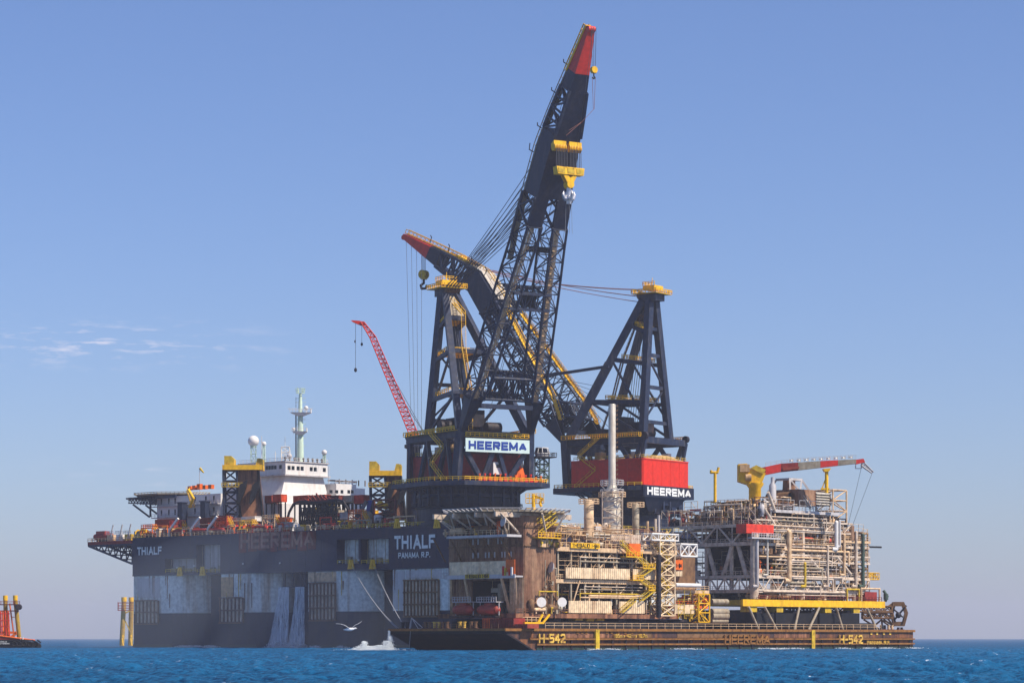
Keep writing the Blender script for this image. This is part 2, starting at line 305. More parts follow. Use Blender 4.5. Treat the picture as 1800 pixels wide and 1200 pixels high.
# ---------------------------------------------------------------- sea and air
def make_sea():
    rnd = np.random.RandomState(4)
    ang = np.concatenate([np.linspace(-75, -15, 40)[:-1], np.linspace(-15, 15, 620), np.linspace(15, 75, 40)[1:]]) * math.pi / 180
    rad = [2.0, 20, 45, 75, 100, 120, 135]; r = 150.0; 
    while r < 900: rad.append(r); r *= 1.0026
    while r < 4000: rad.append(r); r *= 1.012
    while r < 14000: rad.append(r); r *= 1.1
    rad = np.array(rad); A, Rr = np.meshgrid(ang, rad)
    X = np.sin(A) * Rr; Y = np.cos(A) * Rr
    Z = np.zeros_like(X); step = np.gradient(rad)[:, None] * np.ones_like(X); side = Rr * (30 / 620 * math.pi / 180)
    grid = np.maximum(step, side)
    for i in range(90):
        lam = 1.0 * (9.5 / 1.0) ** rnd.rand(); th = rnd.normal(0.6, .75); k = 2 * math.pi / lam
        amp = .0165 * lam ** .75 * (.5 + rnd.rand()); ph = rnd.rand() * 6.28
        arg = k * (X * math.cos(th) + Y * math.sin(th)) + ph + .6 * np.sin(X * .05 + i) 
        w = np.sin(arg); w = w + .28 * np.sin(2 * arg + 1.57)
        Z += amp * w * np.clip(1.3 - grid * 3.2 / lam, 0, 1)
    env = .8 + .35 * np.sin(X * .021 + Y * .013) * np.sin(Y * .017 - X * .011 + 1)
    Z *= env
    n, m = X.shape; vs = np.stack([X, Y, Z], -1).reshape(-1, 3)
    idx = np.arange(n * m).reshape(n, m)
    q = np.stack([idx[:-1, :-1], idx[1:, :-1], idx[1:, 1:], idx[:-1, 1:]], -1).reshape(-1, 4)[:, ::-1]
    me = bpy.data.meshes.new('sea'); me.vertices.add(len(vs)); me.vertices.foreach_set('co', vs.ravel())
    me.loops.add(q.size); me.loops.foreach_set('vertex_index', q.ravel().astype(np.int32))
    me.polygons.add(len(q)); me.polygons.foreach_set('loop_start', np.arange(0, q.size, 4, dtype=np.int32))
    me.polygons.foreach_set('loop_total', np.full(len(q), 4, dtype=np.int32)); me.polygons.foreach_set('use_smooth', np.ones(len(q), dtype=bool))
    me.update(); me.validate()
    mt = bpy.data.materials.new('sea water'); mt.use_nodes = True; t = mt.node_tree; b = t.nodes['Principled BSDF']; n_ = t.nodes.new; l = t.links.new
    b.inputs['Roughness'].default_value = .12; b.inputs['IOR'].default_value = 1.33
    g = n_('ShaderNodeNewGeometry')
    sx = n_('ShaderNodeSeparateXYZ'); l(g.outputs['Position'], sx.inputs[0])
    big = n_('ShaderNodeTexNoise'); big.inputs['Scale'].default_value = .03; big.inputs['Detail'].default_value = 4; l(g.outputs['Position'], big.inputs['Vector'])
    ns = n_('ShaderNodeTexNoise'); ns.inputs['Scale'].default_value = .8; ns.inputs['Detail'].default_value = 8; ns.inputs['Roughness'].default_value = .65
    l(g.outputs['Position'], ns.inputs['Vector'])
    bp = n_('ShaderNodeBump'); bp.inputs['Strength'].default_value = 1; bp.inputs['Distance'].default_value = 1.1; l(ns.outputs['Fac'], bp.inputs['Height']); l(bp.outputs[0], b.inputs['Normal'])
    c1 = n_('ShaderNodeMix'); c1.data_type = 'RGBA'; c1.inputs['A'].default_value = (.0008, .026, .09, 1); c1.inputs['B'].default_value = (.010, .14, .31, 1); hz = n_('ShaderNodeMath'); hz.operation = 'MULTIPLY_ADD'; l(sx.outputs['Z'], hz.inputs[0]); hz.inputs[1].default_value = 1.0  # wave light put into the colour: paler crests, darker troughs
    cn = n_('ShaderNodeTexNoise'); cn.inputs['Scale'].default_value = 1.3; cn.inputs['Detail'].default_value = 8; cn.inputs['Roughness'].default_value = .72; l(g.outputs['Position'], cn.inputs['Vector'])
    cm = n_('ShaderNodeMapRange'); cm.inputs['From Min'].default_value = .40; cm.inputs['From Max'].default_value = .62; l(cn.outputs['Fac'], cm.inputs['Value']); l(cm.outputs[0], hz.inputs[2])  # noise paints further light and dark ripples
    hc = n_('ShaderNodeClamp'); l(hz.outputs[0], hc.inputs[0]); l(hc.outputs[0], c1.inputs['Factor'])
    # breaking crests
    fn = n_('ShaderNodeTexNoise'); fn.inputs['Scale'].default_value = .55; fn.inputs['Detail'].default_value = 7; fn.inputs['Roughness'].default_value = .7; l(g.outputs['Position'], fn.inputs['Vector'])
    ad = n_('ShaderNodeMath'); ad.operation = 'MULTIPLY_ADD'; l(sx.outputs['Z'], ad.inputs[0]); ad.inputs[1].default_value = .13; l(fn.outputs['Fac'], ad.inputs[2])
    rr = n_('ShaderNodeMapRange'); rr.inputs['From Min'].default_value = .70; rr.inputs['From Max'].default_value = .75; l(ad.outputs[0], rr.inputs['Value'])
    c2 = n_('ShaderNodeMix'); c2.data_type = 'RGBA'; c2.inputs['B'].default_value = (.8, .86, .9, 1); l(c1.outputs['Result'], c2.inputs['A']); l(rr.outputs[0], c2.inputs['Factor'])
    l(c2.outputs['Result'], b.inputs['Base Color'])
    rg = n_('ShaderNodeMapRange'); rg.inputs['To Min'].default_value = .1; rg.inputs['To Max'].default_value = .9; l(rr.outputs[0], rg.inputs['Value']); l(rg.outputs[0], b.inputs['Roughness'])
    b.inputs['Specular IOR Level'].default_value = 0
    fr = n_('ShaderNodeFresnel'); fr.inputs['IOR'].default_value = 1.33; l(bp.outputs[0], fr.inputs['Normal']); fm = n_('ShaderNodeMath'); fm.operation = 'MULTIPLY'; l(fr.outputs[0], fm.inputs[0]); fm.inputs[1].default_value = .5
    gl = n_('ShaderNodeBsdfGlossy'); gl.inputs['Roughness'].default_value = .12; l(bp.outputs[0], gl.inputs['Normal']); ms = n_('ShaderNodeMixShader'); l(fm.outputs[0], ms.inputs[0]); l(b.outputs[0], ms.inputs[1]); l(gl.outputs[0], ms.inputs[2]); l(ms.outputs[0], t.nodes['Material Output'].inputs['Surface'])
    me.materials.append(mt)
    o = bpy.data.objects.new('sea', me); SC.collection.objects.link(o); o['kind'] = 'structure'
make_sea()

def make_haze(density=.00009):
    mb = MB(); mb.hexa([(-15000, -400, -3), (15000, -400, -3), (15000, 15000, -3), (-15000, 15000, -3)], [(-15000, -400, 185), (15000, -400, 185), (15000, 15000, 185), (-15000, 15000, 185)])
    m = bpy.data.materials.new('haze air'); m.use_nodes = True; t = m.node_tree; t.nodes.clear()
    o = t.nodes.new('ShaderNodeOutputMaterial'); v = t.nodes.new('ShaderNodeVolumePrincipled')
    v.inputs['Color'].default_value = (.80, .84, 1.0, 1); v.inputs['Density'].default_value = density; v.inputs['Anisotropy'].default_value = .1
    t.links.new(v.outputs[0], o.inputs['Volume'])
    mb.build('haze', m, None, kind='stuff')

def make_mist():
    """fine spray drifting from the outfalls along the vessel's side"""
    c = V(-88, 846, 2); mb = MB(); n, k = 32, 16; vs = []; ax = V(-.716, .698, 0) * 80; bx = V(.698, .716, 0) * 17
    vs = [c + ax * math.cos(t) * math.cos(p) + bx * -math.sin(t) * math.cos(p) + V(0, 0, 36) * math.sin(p) for p in [R(-89.9 + 179.8 * j / k) for j in range(k + 1)] for t in [2 * math.pi * i / n for i in range(n)]]
    mb.add(vs, [(j * n + i, j * n + (i + 1) % n, (j + 1) * n + (i + 1) % n, (j + 1) * n + i) for j in range(k) for i in range(n)] + [tuple(range(n))[::-1], tuple(range(k * n, k * n + n))])
    m = bpy.data.materials.new('spray mist'); m.use_nodes = True; t = m.node_tree; t.nodes.clear()
    o = t.nodes.new('ShaderNodeOutputMaterial'); v = t.nodes.new('ShaderNodeVolumePrincipled')
    v.inputs['Color'].default_value = (.62, .76, 1.0, 1); v.inputs['Density'].default_value = .0034; t.links.new(v.outputs[0], o.inputs['Volume'])
    mb.build('spray_mist', m, None, kind='stuff', label='thin bluish mist of spray along the left hull side', cat='mist')
# ================================================================ CRANE VESSEL (frame T: a = towards the bow, b = across the deck)
T = Frame((-10, 790), (-.716, .698), (.698, .716))
DK = 37.0
ves = thing('crane_vessel', 'huge dark semi-submersible crane vessel hull standing on pale columns, behind the barge', 'crane vessel', T.W(80, 45, 0))
def hull():
    u = lambda px: T.fa(px, 0)
    z24 = 24.0
    # upper hull with real recesses cut in the near side
    bays = [(u(290), u(345), T.z(1006, 145, 0), T.z(981, 145, 0)), (u(345.5), u(387), T.z(1006, 125, 0), T.z(956, 125, 0)),
            (u(592), u(630), T.z(990, 55, 0), T.z(947, 55, 0)), (u(634), u(683), T.z(990, 45, 0), T.z(946, 45, 0))]
    mb = MB(); T.box(mb, 0, 165.5, 3.5, 100, z24, DK)            # core
    cuts = sorted([(min(a, b), max(a, b), z0, z1) for a, b, z0, z1 in bays]); cur = 0
    for a0, a1, z0, z1 in cuts:                                    # skin around the recesses
        T.box(mb, cur, a0, 0, 3.45, z24, DK); T.box(mb, a0, a1, 0, 3.45, z24, z0); T.box(mb, a0, a1, 0, 3.45, z1, DK); cur = a1
    T.box(mb, cur, 165.5, 0, 3.45, z24, DK)
    mb.build('upper_hull', 'navyhull', ves)
    for a0, a1, z0, z1 in cuts:
        b = MB(); T.box(b, a0 + .1, a1 - .1, 3.25, 3.5 - .03, z0 + .05, z1 - .05); b.build('recess_wall', 'colwhite' if a0 < 70 else 'offwhite', ves)
        r = MB(); rail(r, [T.W(a0 + .2, .1, z0), T.W(a1 - .2, .1, z0)], sp=2.5, r=.09); r.build('recess_railing', 'yellowr', ves)
        f = MB()
        for k in range(int((a1 - a0) / 4)):
            x = a0 + 2 + k * 4; T.box(f, x, x + 1.6, 2.2, 3.1, z0 + .02, z0 + random.uniform(1, 2.4))
            f.tube(T.W(x + 2, 2.4, z0), T.W(x + 2, 2.4, z1 - .3), .12)
        f.build('recess_machinery', 'greysteel', ves)
    # plating seams and vertical stiffener marks on the side
    s = MB()
    for a in np.arange(3, 165, 7.4):
        if not any(c[0] - 1 < a < c[1] + 1 for c in cuts): T.box(s, a, a + .12, -.05, 0.0, z24 + .3, DK - .3)
    T.box(s, 0, 165.5, -.12, -.02, DK - .5, DK - .1); T.box(s, 0, 165.5, -.1, -.02, z24, z24 + .35)
    s.build('hull_stiffeners', 'navy', ves)
    # four columns
    for i, (p0, pf, p1) in enumerate([(233, 282, 335), (387, 432, 474), (540, 592, 640), (689, 776, 860)]):
        a0, af, a1 = T.fa(p0 + 1, 0), T.fa(pf, 0), T.fa(p1, 0)
        a1 = max(a1, -0) if i == 3 else a1
        if i == 3: a1 = 1.0
        for b0, sg in ((0.25, 1), (99.75, -1)):
            rr = max(1.0, af - a1); pts = []
            bb = lambda x: b0 + sg * x
            pts += [(a0, bb(0))] 
            for k in range(11):
                t = R(90 * k / 10); rad = min(rr, 12); pts.append((a1 + rad - math.sin(t) * rad if True else 0, bb(rad - math.cos(t) * rad)))
            pts += [(a1, bb(29)), (a0, bb(29))]
            w = [T.W(x, y, 0) for x, y in pts]
            if sg < 0: w = w[::-1]
            top = MB(); top.prism([(q.x, q.y) for q in w], 11.4, z24 - .01); c = top.build('column', 'colwhite', ves)
            bo = MB(); bo.prism([(q.x, q.y) for q in w], -6, 11.398); bo.build('column_foot', 'antifoul', ves)
    for q0, q1, b in ((300, 392, 9), (430, 545, 11), (592, 695, 9)):
        m = MB(); T.box(m, T.fa(q1, 0) - 6, T.fa(q0, 0) - 2, b, b + 1, -4, 23.9); m.build('gap_shade_wall', 'antifoul', ves)  # dark wall added to stand for the shade deep between the columns
        m = MB(); a_ = T.fa((q0 + q1) / 2, b); [m.bar(T.W(a_ + k, b - .2, 14), T.W(a_ + k, b - .2, 23.8), .3) for k in (-6, -3, 0, 3, 6)]; m.bar(T.W(a_ - 8, b - .3, 20), T.W(a_ + 8, b - .3, 20), .4); m.build('shade_wall_piping', 'greysteel', ves)
    for p0, p1, y0, y1, mm in ((241, 280, 1016, 1050, 'offwhite'), (388, 409, 1014, 1048, 'beige'), (541, 590, 1006, 1022, 'cream'), (690, 711, 1003, 1070, 'offwhite'), (713, 776, 1002, 1016, 'offwhite')):
        a_, b_ = T.fa(p1, 0), T.fa(p0, 0); m = MB(); T.box(m, a_, b_, .12, .3, T.z(y1, b_, 0), T.z(y0, b_, 0)); m.build('column_panel', mm, ves)
    for i, (p0, p1) in enumerate(((233, 300), (387, 450), (540, 610), (689, 820))):
        m = MB(); T.box(m, T.fa(p1, 0), T.fa(p0, 0) - .02, .1, .3, -1, 1.0); m.build('waterline_band', 'growth', ves)
    rr_ = random.Random(12)
    for p0, p1 in ((241, 298), (388, 445), (541, 605), (690, 776)):
        for k in range(7):
            a = T.fa(rr_.uniform(p0, p1), 0); h = rr_.uniform(1.5, 9); m = MB(); w = rr_.uniform(.06, .22); zt = 23.9 - rr_.choice([0, 0, 3, 6]); z0 = max(11.5, zt - h)
            m.hexa([T.W(a - w * .3, .06, z0), T.W(a + w * .3, .06, z0), T.W(a + w * .3, .3, z0), T.W(a - w * .3, .3, z0)], [T.W(a - w, .06, zt), T.W(a + w, .06, zt), T.W(a + w, .3, zt), T.W(a - w, .3, zt)])
            m.build('rust_run', rr_.choice(['rust', 'brownsteel', 'yellowr']), ves)
    # fender racks
    for p0, p1, y0, y1, nn in ((240, 279, 1055, 1096, 6), (388, 428, 1050, 1094, 6), (546, 590, 1024, 1090, 7), (712, 772, 1019, 1083, 10)):
        a0, a1 = T.fa(p1, 0), T.fa(p0, 0); za, zb = T.z(y1, (a0 + a1) / 2, 0), T.z(y0, (a0 + a1) / 2, 0)
        w = MB()
        for i in range(nn + 1):
            a = a0 + (a1 - a0) * i / nn; w.bar(T.W(a, -.25, za), T.W(a, -.25, zb), .35, .6)
        for zz in np.linspace(za, zb, 3 if nn < 7 else 4): w.bar(T.W(a0, -.75, zz), T.W(a1, -.75, zz), .5, .45)
        w.build('fender_rack', 'brownsteel', ves)
        w = MB()
        for i in range(nn):
            a = a0 + (a1 - a0) * (i + .5) / nn; wd = (a1 - a0) / nn * .36
            T.box(w, a - wd, a + wd, -.12, .2, za + .4, zb - .4)
        w.build('fender_boards', 'pale', ves)
    # faded name panels with the ghost of old lettering
    zt, zb = T.z(937, 100, 0), T.z(970, 100, 0)
    seg = [(420, 434), (436, 452), (453, 470), (470, 488), (489, 505), (506, 521), (523, 540), (541, 556)]
    p = MB()
    for i, (q0, q1) in enumerate(seg):
        T.box(p, T.fa(q1, 0) + .15, T.fa(q0, 0) - .15, -.16, -.06, zb + .3 * (i % 3), zt)
    p.build('faded_panel', 'fadedred', ves)
    xd = -T.a
    text('HEEREMA', 'faded_lettering', 'lettfade', ves, T.W(T.fa(424, 0), -.2, zb + 1.2), xd, (0, 0, 1), 5.0, (T.fa(424, 0) - T.fa(553, 0)), .03)
    text('THIALF', 'name_lettering', 'lettw', ves, T.W(T.fa(242, 0), -.16, T.z(975, 160, 0)), xd, (0, 0, 1), T.z(961, 160, 0) - T.z(975, 160, 0), T.fa(242, 0) - T.fa(285, 0), th=.22)
    text('THIALF', 'name_lettering', 'lettw', ves, T.W(T.fa(694, 0), -.16, T.z(964, 28, 0)), xd, (0, 0, 1), T.z(940, 28, 0) - T.z(964, 28, 0), T.fa(694, 0) - T.fa(765.5, 0), th=.23)
    text('PANAMA R.P.', 'port_lettering', 'lettw', ves, T.W(T.fa(701, 0), -.16, T.z(980, 28, 0)), xd, (0, 0, 1), T.z(970, 28, 0) - T.z(980, 28, 0), T.fa(701, 0) - T.fa(757, 0), .03)
    # outfall pipes between the columns
    o = MB()
    for px in (478, 486, 500, 515, 530, 536): o.tube(T.W(T.fa(px, 6), 6, 24), T.W(T.fa(px, 6), 6, 19.5), .45, n=8)
    o.bar(T.W(T.fa(498, 6), 5.8, 19.4), T.W(T.fa(536, 6), 5.8, 19.4), .5); o.build('outfall_pipe', 'navy', ves)
    # weld on dark gantry at column, lamps on the side
    for px, py in ((312, 997), (342, 994), (428, 990), (493, 989), (598, 987), (631, 984)):
        a = T.fa(px, 0); b = MB(); T.box(b, a - .25, a + .25, -.4, -.06, T.z(py, a, 0) - .25, T.z(py, a, 0) + .25); b.build('flood_lamp', 'lettw', ves)
    # mooring fairleads
    for px, py in ((318, 1004), (358, 1003), (619, 991), (657, 991), (700, 919), (770, 919)):
        a = T.fa(px, 0); zz = T.z(py, a, 0); b = MB()
        for d in (-.9, 0, .9): b.bar(T.W(a + d * 1.2, -.5, zz - 1.3), T.W(a + d * .5, -.5, zz + 1.4), .35, .6)
        b.bar(T.W(a - 1.4, -.5, zz - 1.3), T.W(a + 1.4, -.5, zz - 1.3), .4); b.build('fairlead', 'yellow', ves)
    # deck edge railing
    r = MB(); rail(r, [T.W(2, .2, DK), T.W(60, .2, DK)], sp=2, r=.09); r.build('deck_railing', 'yellowr', ves)
    r = MB(); rail(r, [T.W(60, .2, DK), T.W(165, .2, DK)], sp=2, r=.08); r.build('deck_railing', 'cream', ves)
    r = MB(); rail(r, [T.W(.2, .2, DK), T.W(.2, 99, DK)], sp=2, r=.08); r.build('deck_railing', 'yellowr', ves)
    # bow overhang with its bracket truss
    a1 = T.fa(154, 3); P_ = MB(); T.box(P_, 165.6, a1, 3, 40, DK - 1.8, DK - .6)
    P_.build('bow_platform', 'redrust', ves)
    t_ = MB()
    for b in (3.2, 12, 21, 30, 39):
        A = T.W(a1 - .3, b, DK - 2.0); B = T.W(166, b, DK - 2.0); C = T.W(170, b, DK - 8.6); D = T.W(166, b, DK - 8.6)
        for p, q in ((A, B), (A, C), (C, D)): t_.bar(p, q, .6)
        for k in range(1, 8):
            p = A.lerp(B, k / 8); q = A.lerp(C, k / 8); t_.bar(p, q, .35); t_.bar(p, A.lerp(C, min(1, (k + 1) / 8)), .3)
    for k in range(0, 5):
        for zf in (0,): t_.bar(T.W(a1 - .3, 3.2, DK - 2).lerp(T.W(170, 3.2, DK - 8.6), k / 4), T.W(a1 - .3, 39, DK - 2).lerp(T.W(170, 39, DK - 8.6), k / 4), .35)
    t_.build('platform_bracket', 'navy', ves)
    g = MB(); T.box(g, 165.7, 170, 3.4, 3.7, DK - 8.4, DK - 2.1); g.build('bracket_plate', 'pale', ves)
    r = MB(); rail(r, [T.W(165, 3.1, DK - .6), T.W(a1, 3.1, DK - .6), T.W(a1, 39, DK - .6)], r=.09); r.build('bow_railing', 'cream', ves)
hull()

# ---------------------------------------------------------------- the two great cranes
def crane(name, label, C, w, K, tip, zk, zt, mode):
    w = Vector((w[0], w[1], 0)).normalized(); r = Vector((-w.y, w.x, 0))
    if mode == 2: r = -r                      # r points to the picture's right
    F = Frame(C, w, r); W = F.W
    cr = thing(name, label, 'crane', (C[0], C[1], DK + .05))
    # pedestal
    pr_ = 1.0 if mode == 1 else .86; m = MB(); m.lathe((C[0], C[1], 0), [(x * pr_, z) for x, z in [(15.6, DK), (15.6, DK + 1), (15.2, DK + 1.1), (15.2, DK + 5), (15.7, DK + 5.1), (15.7, DK + 5.6), (15.0, DK + 5.7), (15.0, DK + 8.2), (15.9, DK + 8.4), (15.9, DK + 9.2), (15.2, DK + 9.3), (15.2, DK + (11.4 if mode == 1 else 12.7))]], 48, sm=False)
    m.build('pedestal', 'navy2', cr)
    m = MB()
    for i in range(24):
        a = 2 * math.pi * i / 24; c = Vector((math.cos(a), math.sin(a), 0)); o = Vector((C[0], C[1], 0))
        m.bar(o + c * 15.9 * pr_ + V(0, 0, DK + 5.7), o + c * 15.9 * pr_ + V(0, 0, DK + 11.3), .7, .7)
        m.build('pedestal_stiffener', 'navy', cr); m = MB()
    m = MB(); 
    for i in range(48):
        a = 2 * math.pi * i / 48; a2 = 2 * math.pi * (i + 1) / 48; o = V(C[0], C[1], DK + 5.65)
        for hh in (.6, 1.1): m.bar(o + V(math.cos(a), math.sin(a), 0) * 17 * pr_ + V(0, 0, hh), o + V(math.cos(a2), math.sin(a2), 0) * 17 * pr_ + V(0, 0, hh), .12)
        m.bar(o + V(math.cos(a), math.sin(a), 0) * 17 * pr_, o + V(math.cos(a), math.sin(a), 0) * 17 * pr_ + V(0, 0, 1.1), .12)
        m.hexa([o + V(math.cos(t) * q, math.sin(t) * q, -.1) for t, q in ((a, 15.4 * pr_), (a, 17 * pr_), (a2, 17 * pr_), (a2, 15.4 * pr_))], [o + V(math.cos(t) * q, math.sin(t) * q, 0) for t, q in ((a, 15.4 * pr_), (a, 17 * pr_), (a2, 17 * pr_), (a2, 15.4 * pr_))])
    m.build('pedestal_gallery', 'dark', cr)
    # slewing platform
    zp = DK + (12.8 if mode == 1 else 14.1)
    m = MB()
    if mode == 1: pl = [(21, -12), (21, 14), (17, 19.5), (-12, 19.5), (-16, 15), (-16, -15), (-12, -19.5), (12, -19.5)]
    else: pl = [(24, -10), (24, 12), (18, 17.5), (-10, 16), (-14, 15), (-14, -15), (-10, -17), (12, -18), (19, -17)]
    q = [W(a, b, 0) for a, b in pl]; m.prism([(p.x, p.y) for p in q], zp - 1.35, zp); m.build('slewing_platform', 'navy', cr)
    m = MB(); pr = pl + [pl[0]]
    rail(m, [W(a * .985, b * .985, zp) for a, b in pr], sp=1.8, r=.1); m.build('platform_railing', 'yellow', cr)
    m = MB()
    for k in range(26):
        a = 2 * math.pi * k / 26; c = V(math.cos(a), math.sin(a), 0); o = V(C[0], C[1], 0)
        if mode == 2 and c.dot(-w) > .2: continue
        m.bar(o + c * 15.4 + V(0, 0, zp - 3.4), o + c * 18.3 + V(0, 0, zp - 1.5), .35)
        m.build('platform_bracket', 'navy', cr); m = MB()
    # machinery house
    z0, z1 = zp + .05, zp + 8.6
    hx0, hx1, hb = -14.2, 13.5, (11.2 if mode == 1 else 14.5)
    plan = [(hx1, -hb), (hx1, hb), (hx0 + 3.5, hb), (hx0, hb - 3.0), (hx0, -hb + .5), (hx0 + .5, -hb)]
    m = MB(); m.prism([(p.x, p.y) for p in [W(a, b, 0) for a, b in (plan if (w.x * r.y - w.y * r.x) > 0 else plan[::-1])]], z0, z1)
    house = m.build('machinery_house', 'red' if mode == 2 else 'redhouse', cr)
    m = MB(); n = len(plan)
    for i in range(n):
        a, b = plan[i], plan[(i + 1) % n]; m.bar(W(*a, z1), W(*b, z1), .35, .35); 
        d = math.dist(a, b)
        for k in range(1, int(d / 4.6)): 
            t = k / int(d / 4.6); x = a[0] + (b[0] - a[0]) * t; y = a[1] + (b[1] - a[1]) * t; m.bar(W(x, y, z0), W(x, y, z1 - .2), .09)
    m.build('house_trim', 'red' if mode == 2 else 'rustred', house)
    m = MB(); cc = [W(a * .97, b * .97, z1 + .1) for a, b in plan]; ap = [W(a * .9, b * .15, z1 + 1.7) for a, b in plan]
    m.add([*cc, *ap], [(i, (i + 1) % n, n + (i + 1) % n, n + i) for i in range(n)] + [tuple(range(n, 2 * n))]); m.build('house_roof', 'beige' if mode == 2 else 'contbrown', house)
    m = MB(); rail(m, [W(a * .96, b * .96, z1 + .2) for a, b in plan + [plan[0]]], sp=2.2, r=.07); m.build('roof_railing', 'yellowr', house)
    for k, (a, b, s) in enumerate(((-6, -6, 1.2), (2, 4, 1.5), (-9, 7, 1.0), (6, -9, 1.3))):
        m = MB(); F.box(m, a - s, a + s, b - s, b + s, z1 + .6, z1 + 2.4 + s * .4); m.build('roof_vent', ('offwhite', 'beige')[k % 2], house)
    if mode == 2:   # counterweight band with the owner's lettering
        m = MB(); F.box(m, hx0 - .5, hx0 + 4, -hb, hb - .3, zp - 3.4, zp + .3); F.box(m, hx0 - .4, hx0 + 8, -hb - .35, -hb + 1, zp - 3.4, zp + .3)
        m.build('counterweight', 'navy2', cr)
        m = MB(); m.hexa([W(-12.5, -9, zp - 7.8), W(-7, -9, zp - 7.8), W(-7, 5, zp - 7.8), W(-12.5, 5, zp - 7.8)], [W(-14.3, -14, zp - 3.42), W(-6, -14, zp - 3.42), W(-6, 10, zp - 3.42), W(-14.3, 10, zp - 3.42)])
        m.build('counterweight_keel', 'navy2', cr)
        for b in (9, 4.8): 
            m = MB(); F.box(m, -13.2, -12.2, b - 1.2, b + 1.2, zp - 9.2, zp - 3.4); m.build('counterweight_leg', 'navy', cr)
        sg = 1
        text('HEEREMA', 'owner_lettering', 'lettw', cr, W(hx0 - .52, -12.9, zp - 2.75), r, (0, 0, 1), 2.5, 25.2, th=.26)
    # top girders, hinge posts and struts
    zh = zk[0]; hf = 18.0; hr = 11.75; g = MB(); GR = -16.0 if mode == 1 else -13.2; RF = 0 if mode == 1 else 8.6; rf_ = -10.5 if mode == 1 else -9.5
    for s in (-1, 1):
        g.bar(W(hf, s * hr, zh - 1.4), W(GR, s * hr, zh - 1.4), 1.5, 2.0)
        g.bar(W(hf, s * hr, zh), W(hf - 1.5, s * (hr + .6), zp), 2.4, 2.0)
        for a, b, rf in ((9.5, 14, 0), (9.5, 4.5, 0), (-3, 1.5, RF), (-3, -7, RF), (GR + 1.5, -9.5 if mode == 2 else -13.6, RF)): g.bar(W(a, s * hr, zh - 2.2), W(b, s * (hr + (.8 if not rf else 0)), zp + rf), 1.1, 1.2)
        g.bar(W(GR, s * hr, zh - 1.4), W(GR + 1.5, s * hr, zp + 8), 1.0, 1.0)
    for a in (hf, 2, GR + .5): g.bar(W(a, -hr, zh - 1.4), W(a, hr, zh - 1.4), 1.5, 2.0)
    g.build('top_girder', 'navy', cr)
    g = MB()                                 # front portal: wide plate girder, V struts
    g.bar(W(hf + .2, -hr + 1.2, zh - 3.5), W(hf + .2, hr - 1.2, zh - 3.5), 1.2, 2.6)
    for a, b in ((-10.5, -4.2), (-.8, -4.2), (.8, 4.2), (10.5, 4.2)): g.bar(W(hf + .2, a, zh - 6), W(hf - .6, b, zp), 1.3, 1.4)
    g.build('portal_struts', 'navy', cr)
    for s in (-1, 1):
        m = MB(); m.lathe(W(-19.5, s * hr, zh - .6) - V(0, 0, 0), [(.2, -1), (1.3, -1), (1.3, 1), (.2, 1)], 12)
        mm = MB(); mm.tube(W(GR, s * hr - .6, zh - .1), W(GR, s * hr + .6, zh - .1), 1.1, n=14); mm.build('rear_sheave', 'dark', cr)
    # galleries at hinge level
    for s in (-1, 1):
        m = MB(); m.bar(W(GR + 1, s * (hr + 1.6), zh - .4), W(hf, s * (hr + 1.6), zh - .4), 1.4, .15)
        rail(m, [W(GR + 1, s * (hr + 2.2), zh - .3), W(hf, s * (hr + 2.2), zh - .3)], sp=1.8, r=.12); rail(m, [W(GR + 1, s * (hr + 1), zh - .3), W(hf - 2, s * (hr + 1), zh - .3)], sp=1.8, r=.1)
        m.build('side_gallery', 'yellow', cr)
    m = MB(); rail(m, [W(hf + 1.4, -hr + 1, zh - 2.1), W(hf + 1.4, hr - 1, zh - 2.1)], sp=1.5, r=.12); rail(m, [W(hf - .6, -hr + 1, zh - 2.1), W(hf - .6, hr - 1, zh - 2.1)], sp=1.5, r=.1)
    m.bar(W(hf + .4, -hr + 1, zh - 2.1), W(hf + .4, hr - 1, zh - 2.1), 2, .12); m.build('front_gallery', 'yellow', cr)
    m = MB(); stair(m, W(12, -hr - 2.5, zp), W(4, -hr - 2.5, zp + 5.5), .9); stair(m, W(4, -hr - 2.5, zp + 5.5), W(11, -hr - 2.5, zp + 10), .9); stair(m, W(11, -hr - 2.5, zp + 10), W(3, -hr - 2.5, zh - .5), .9)
    m.build('access_stair', 'yellow', cr)
    # A-frame
    tf, zt_ = K['af'], K['az']
    g = MB()
    for s in (-1, 1):
        p0, p1 = W(hf - 1, s * (hr - .2), zh - .6), W(tf + 2.4, s * 1.7, zt_ - 2)
        mid = p0.lerp(p1, .55)
        g.bar(p0, mid, 1.9, 2.6); g.bar(mid, p1, 1.9, 2.2)
    fl = g.build('a_frame_front_leg', 'navy', cr)
    g = MB(); w0, w1 = W(hf - 1, -(hr - .2), zh - .6).lerp(W(tf + 2.4, -1.7, zt_ - 2), .84), W(hf - 1, (hr - .2), zh - .6).lerp(W(tf + 2.4, 1.7, zt_ - 2), .84)
    g.slab([w0, w1, W(tf + 2.4, 2.2, zt_ - 2), W(tf + 2.4, -2.2, zt_ - 2)], F.a * .5); g.build('a_frame_gusset', 'greysteel' if mode == 1 else 'navy', cr)
    g = MB()
    for s in (-1, 1): g.bar(W(rf_, s * 7.6, zh - .6), W(tf, s * 1.6, zt_ - 2), 2.2, 2.0)
    g.build('a_frame_rear_leg', 'navy', cr)
    g = MB(); rl = lambda k, s: W(rf_, s * 7.6, zh - .6).lerp(W(tf, s * 1.6, zt_ - 2), k); fl = lambda k, s: W(hf - 1, s * (hr - .2), zh - .6).lerp(W(tf + 2.4, s * 1.7, zt_ - 2), k)
    for k in (.12, .37, .6, .79): g.bar(rl(k, -1), rl(k, 1), 1.0, 1.1)
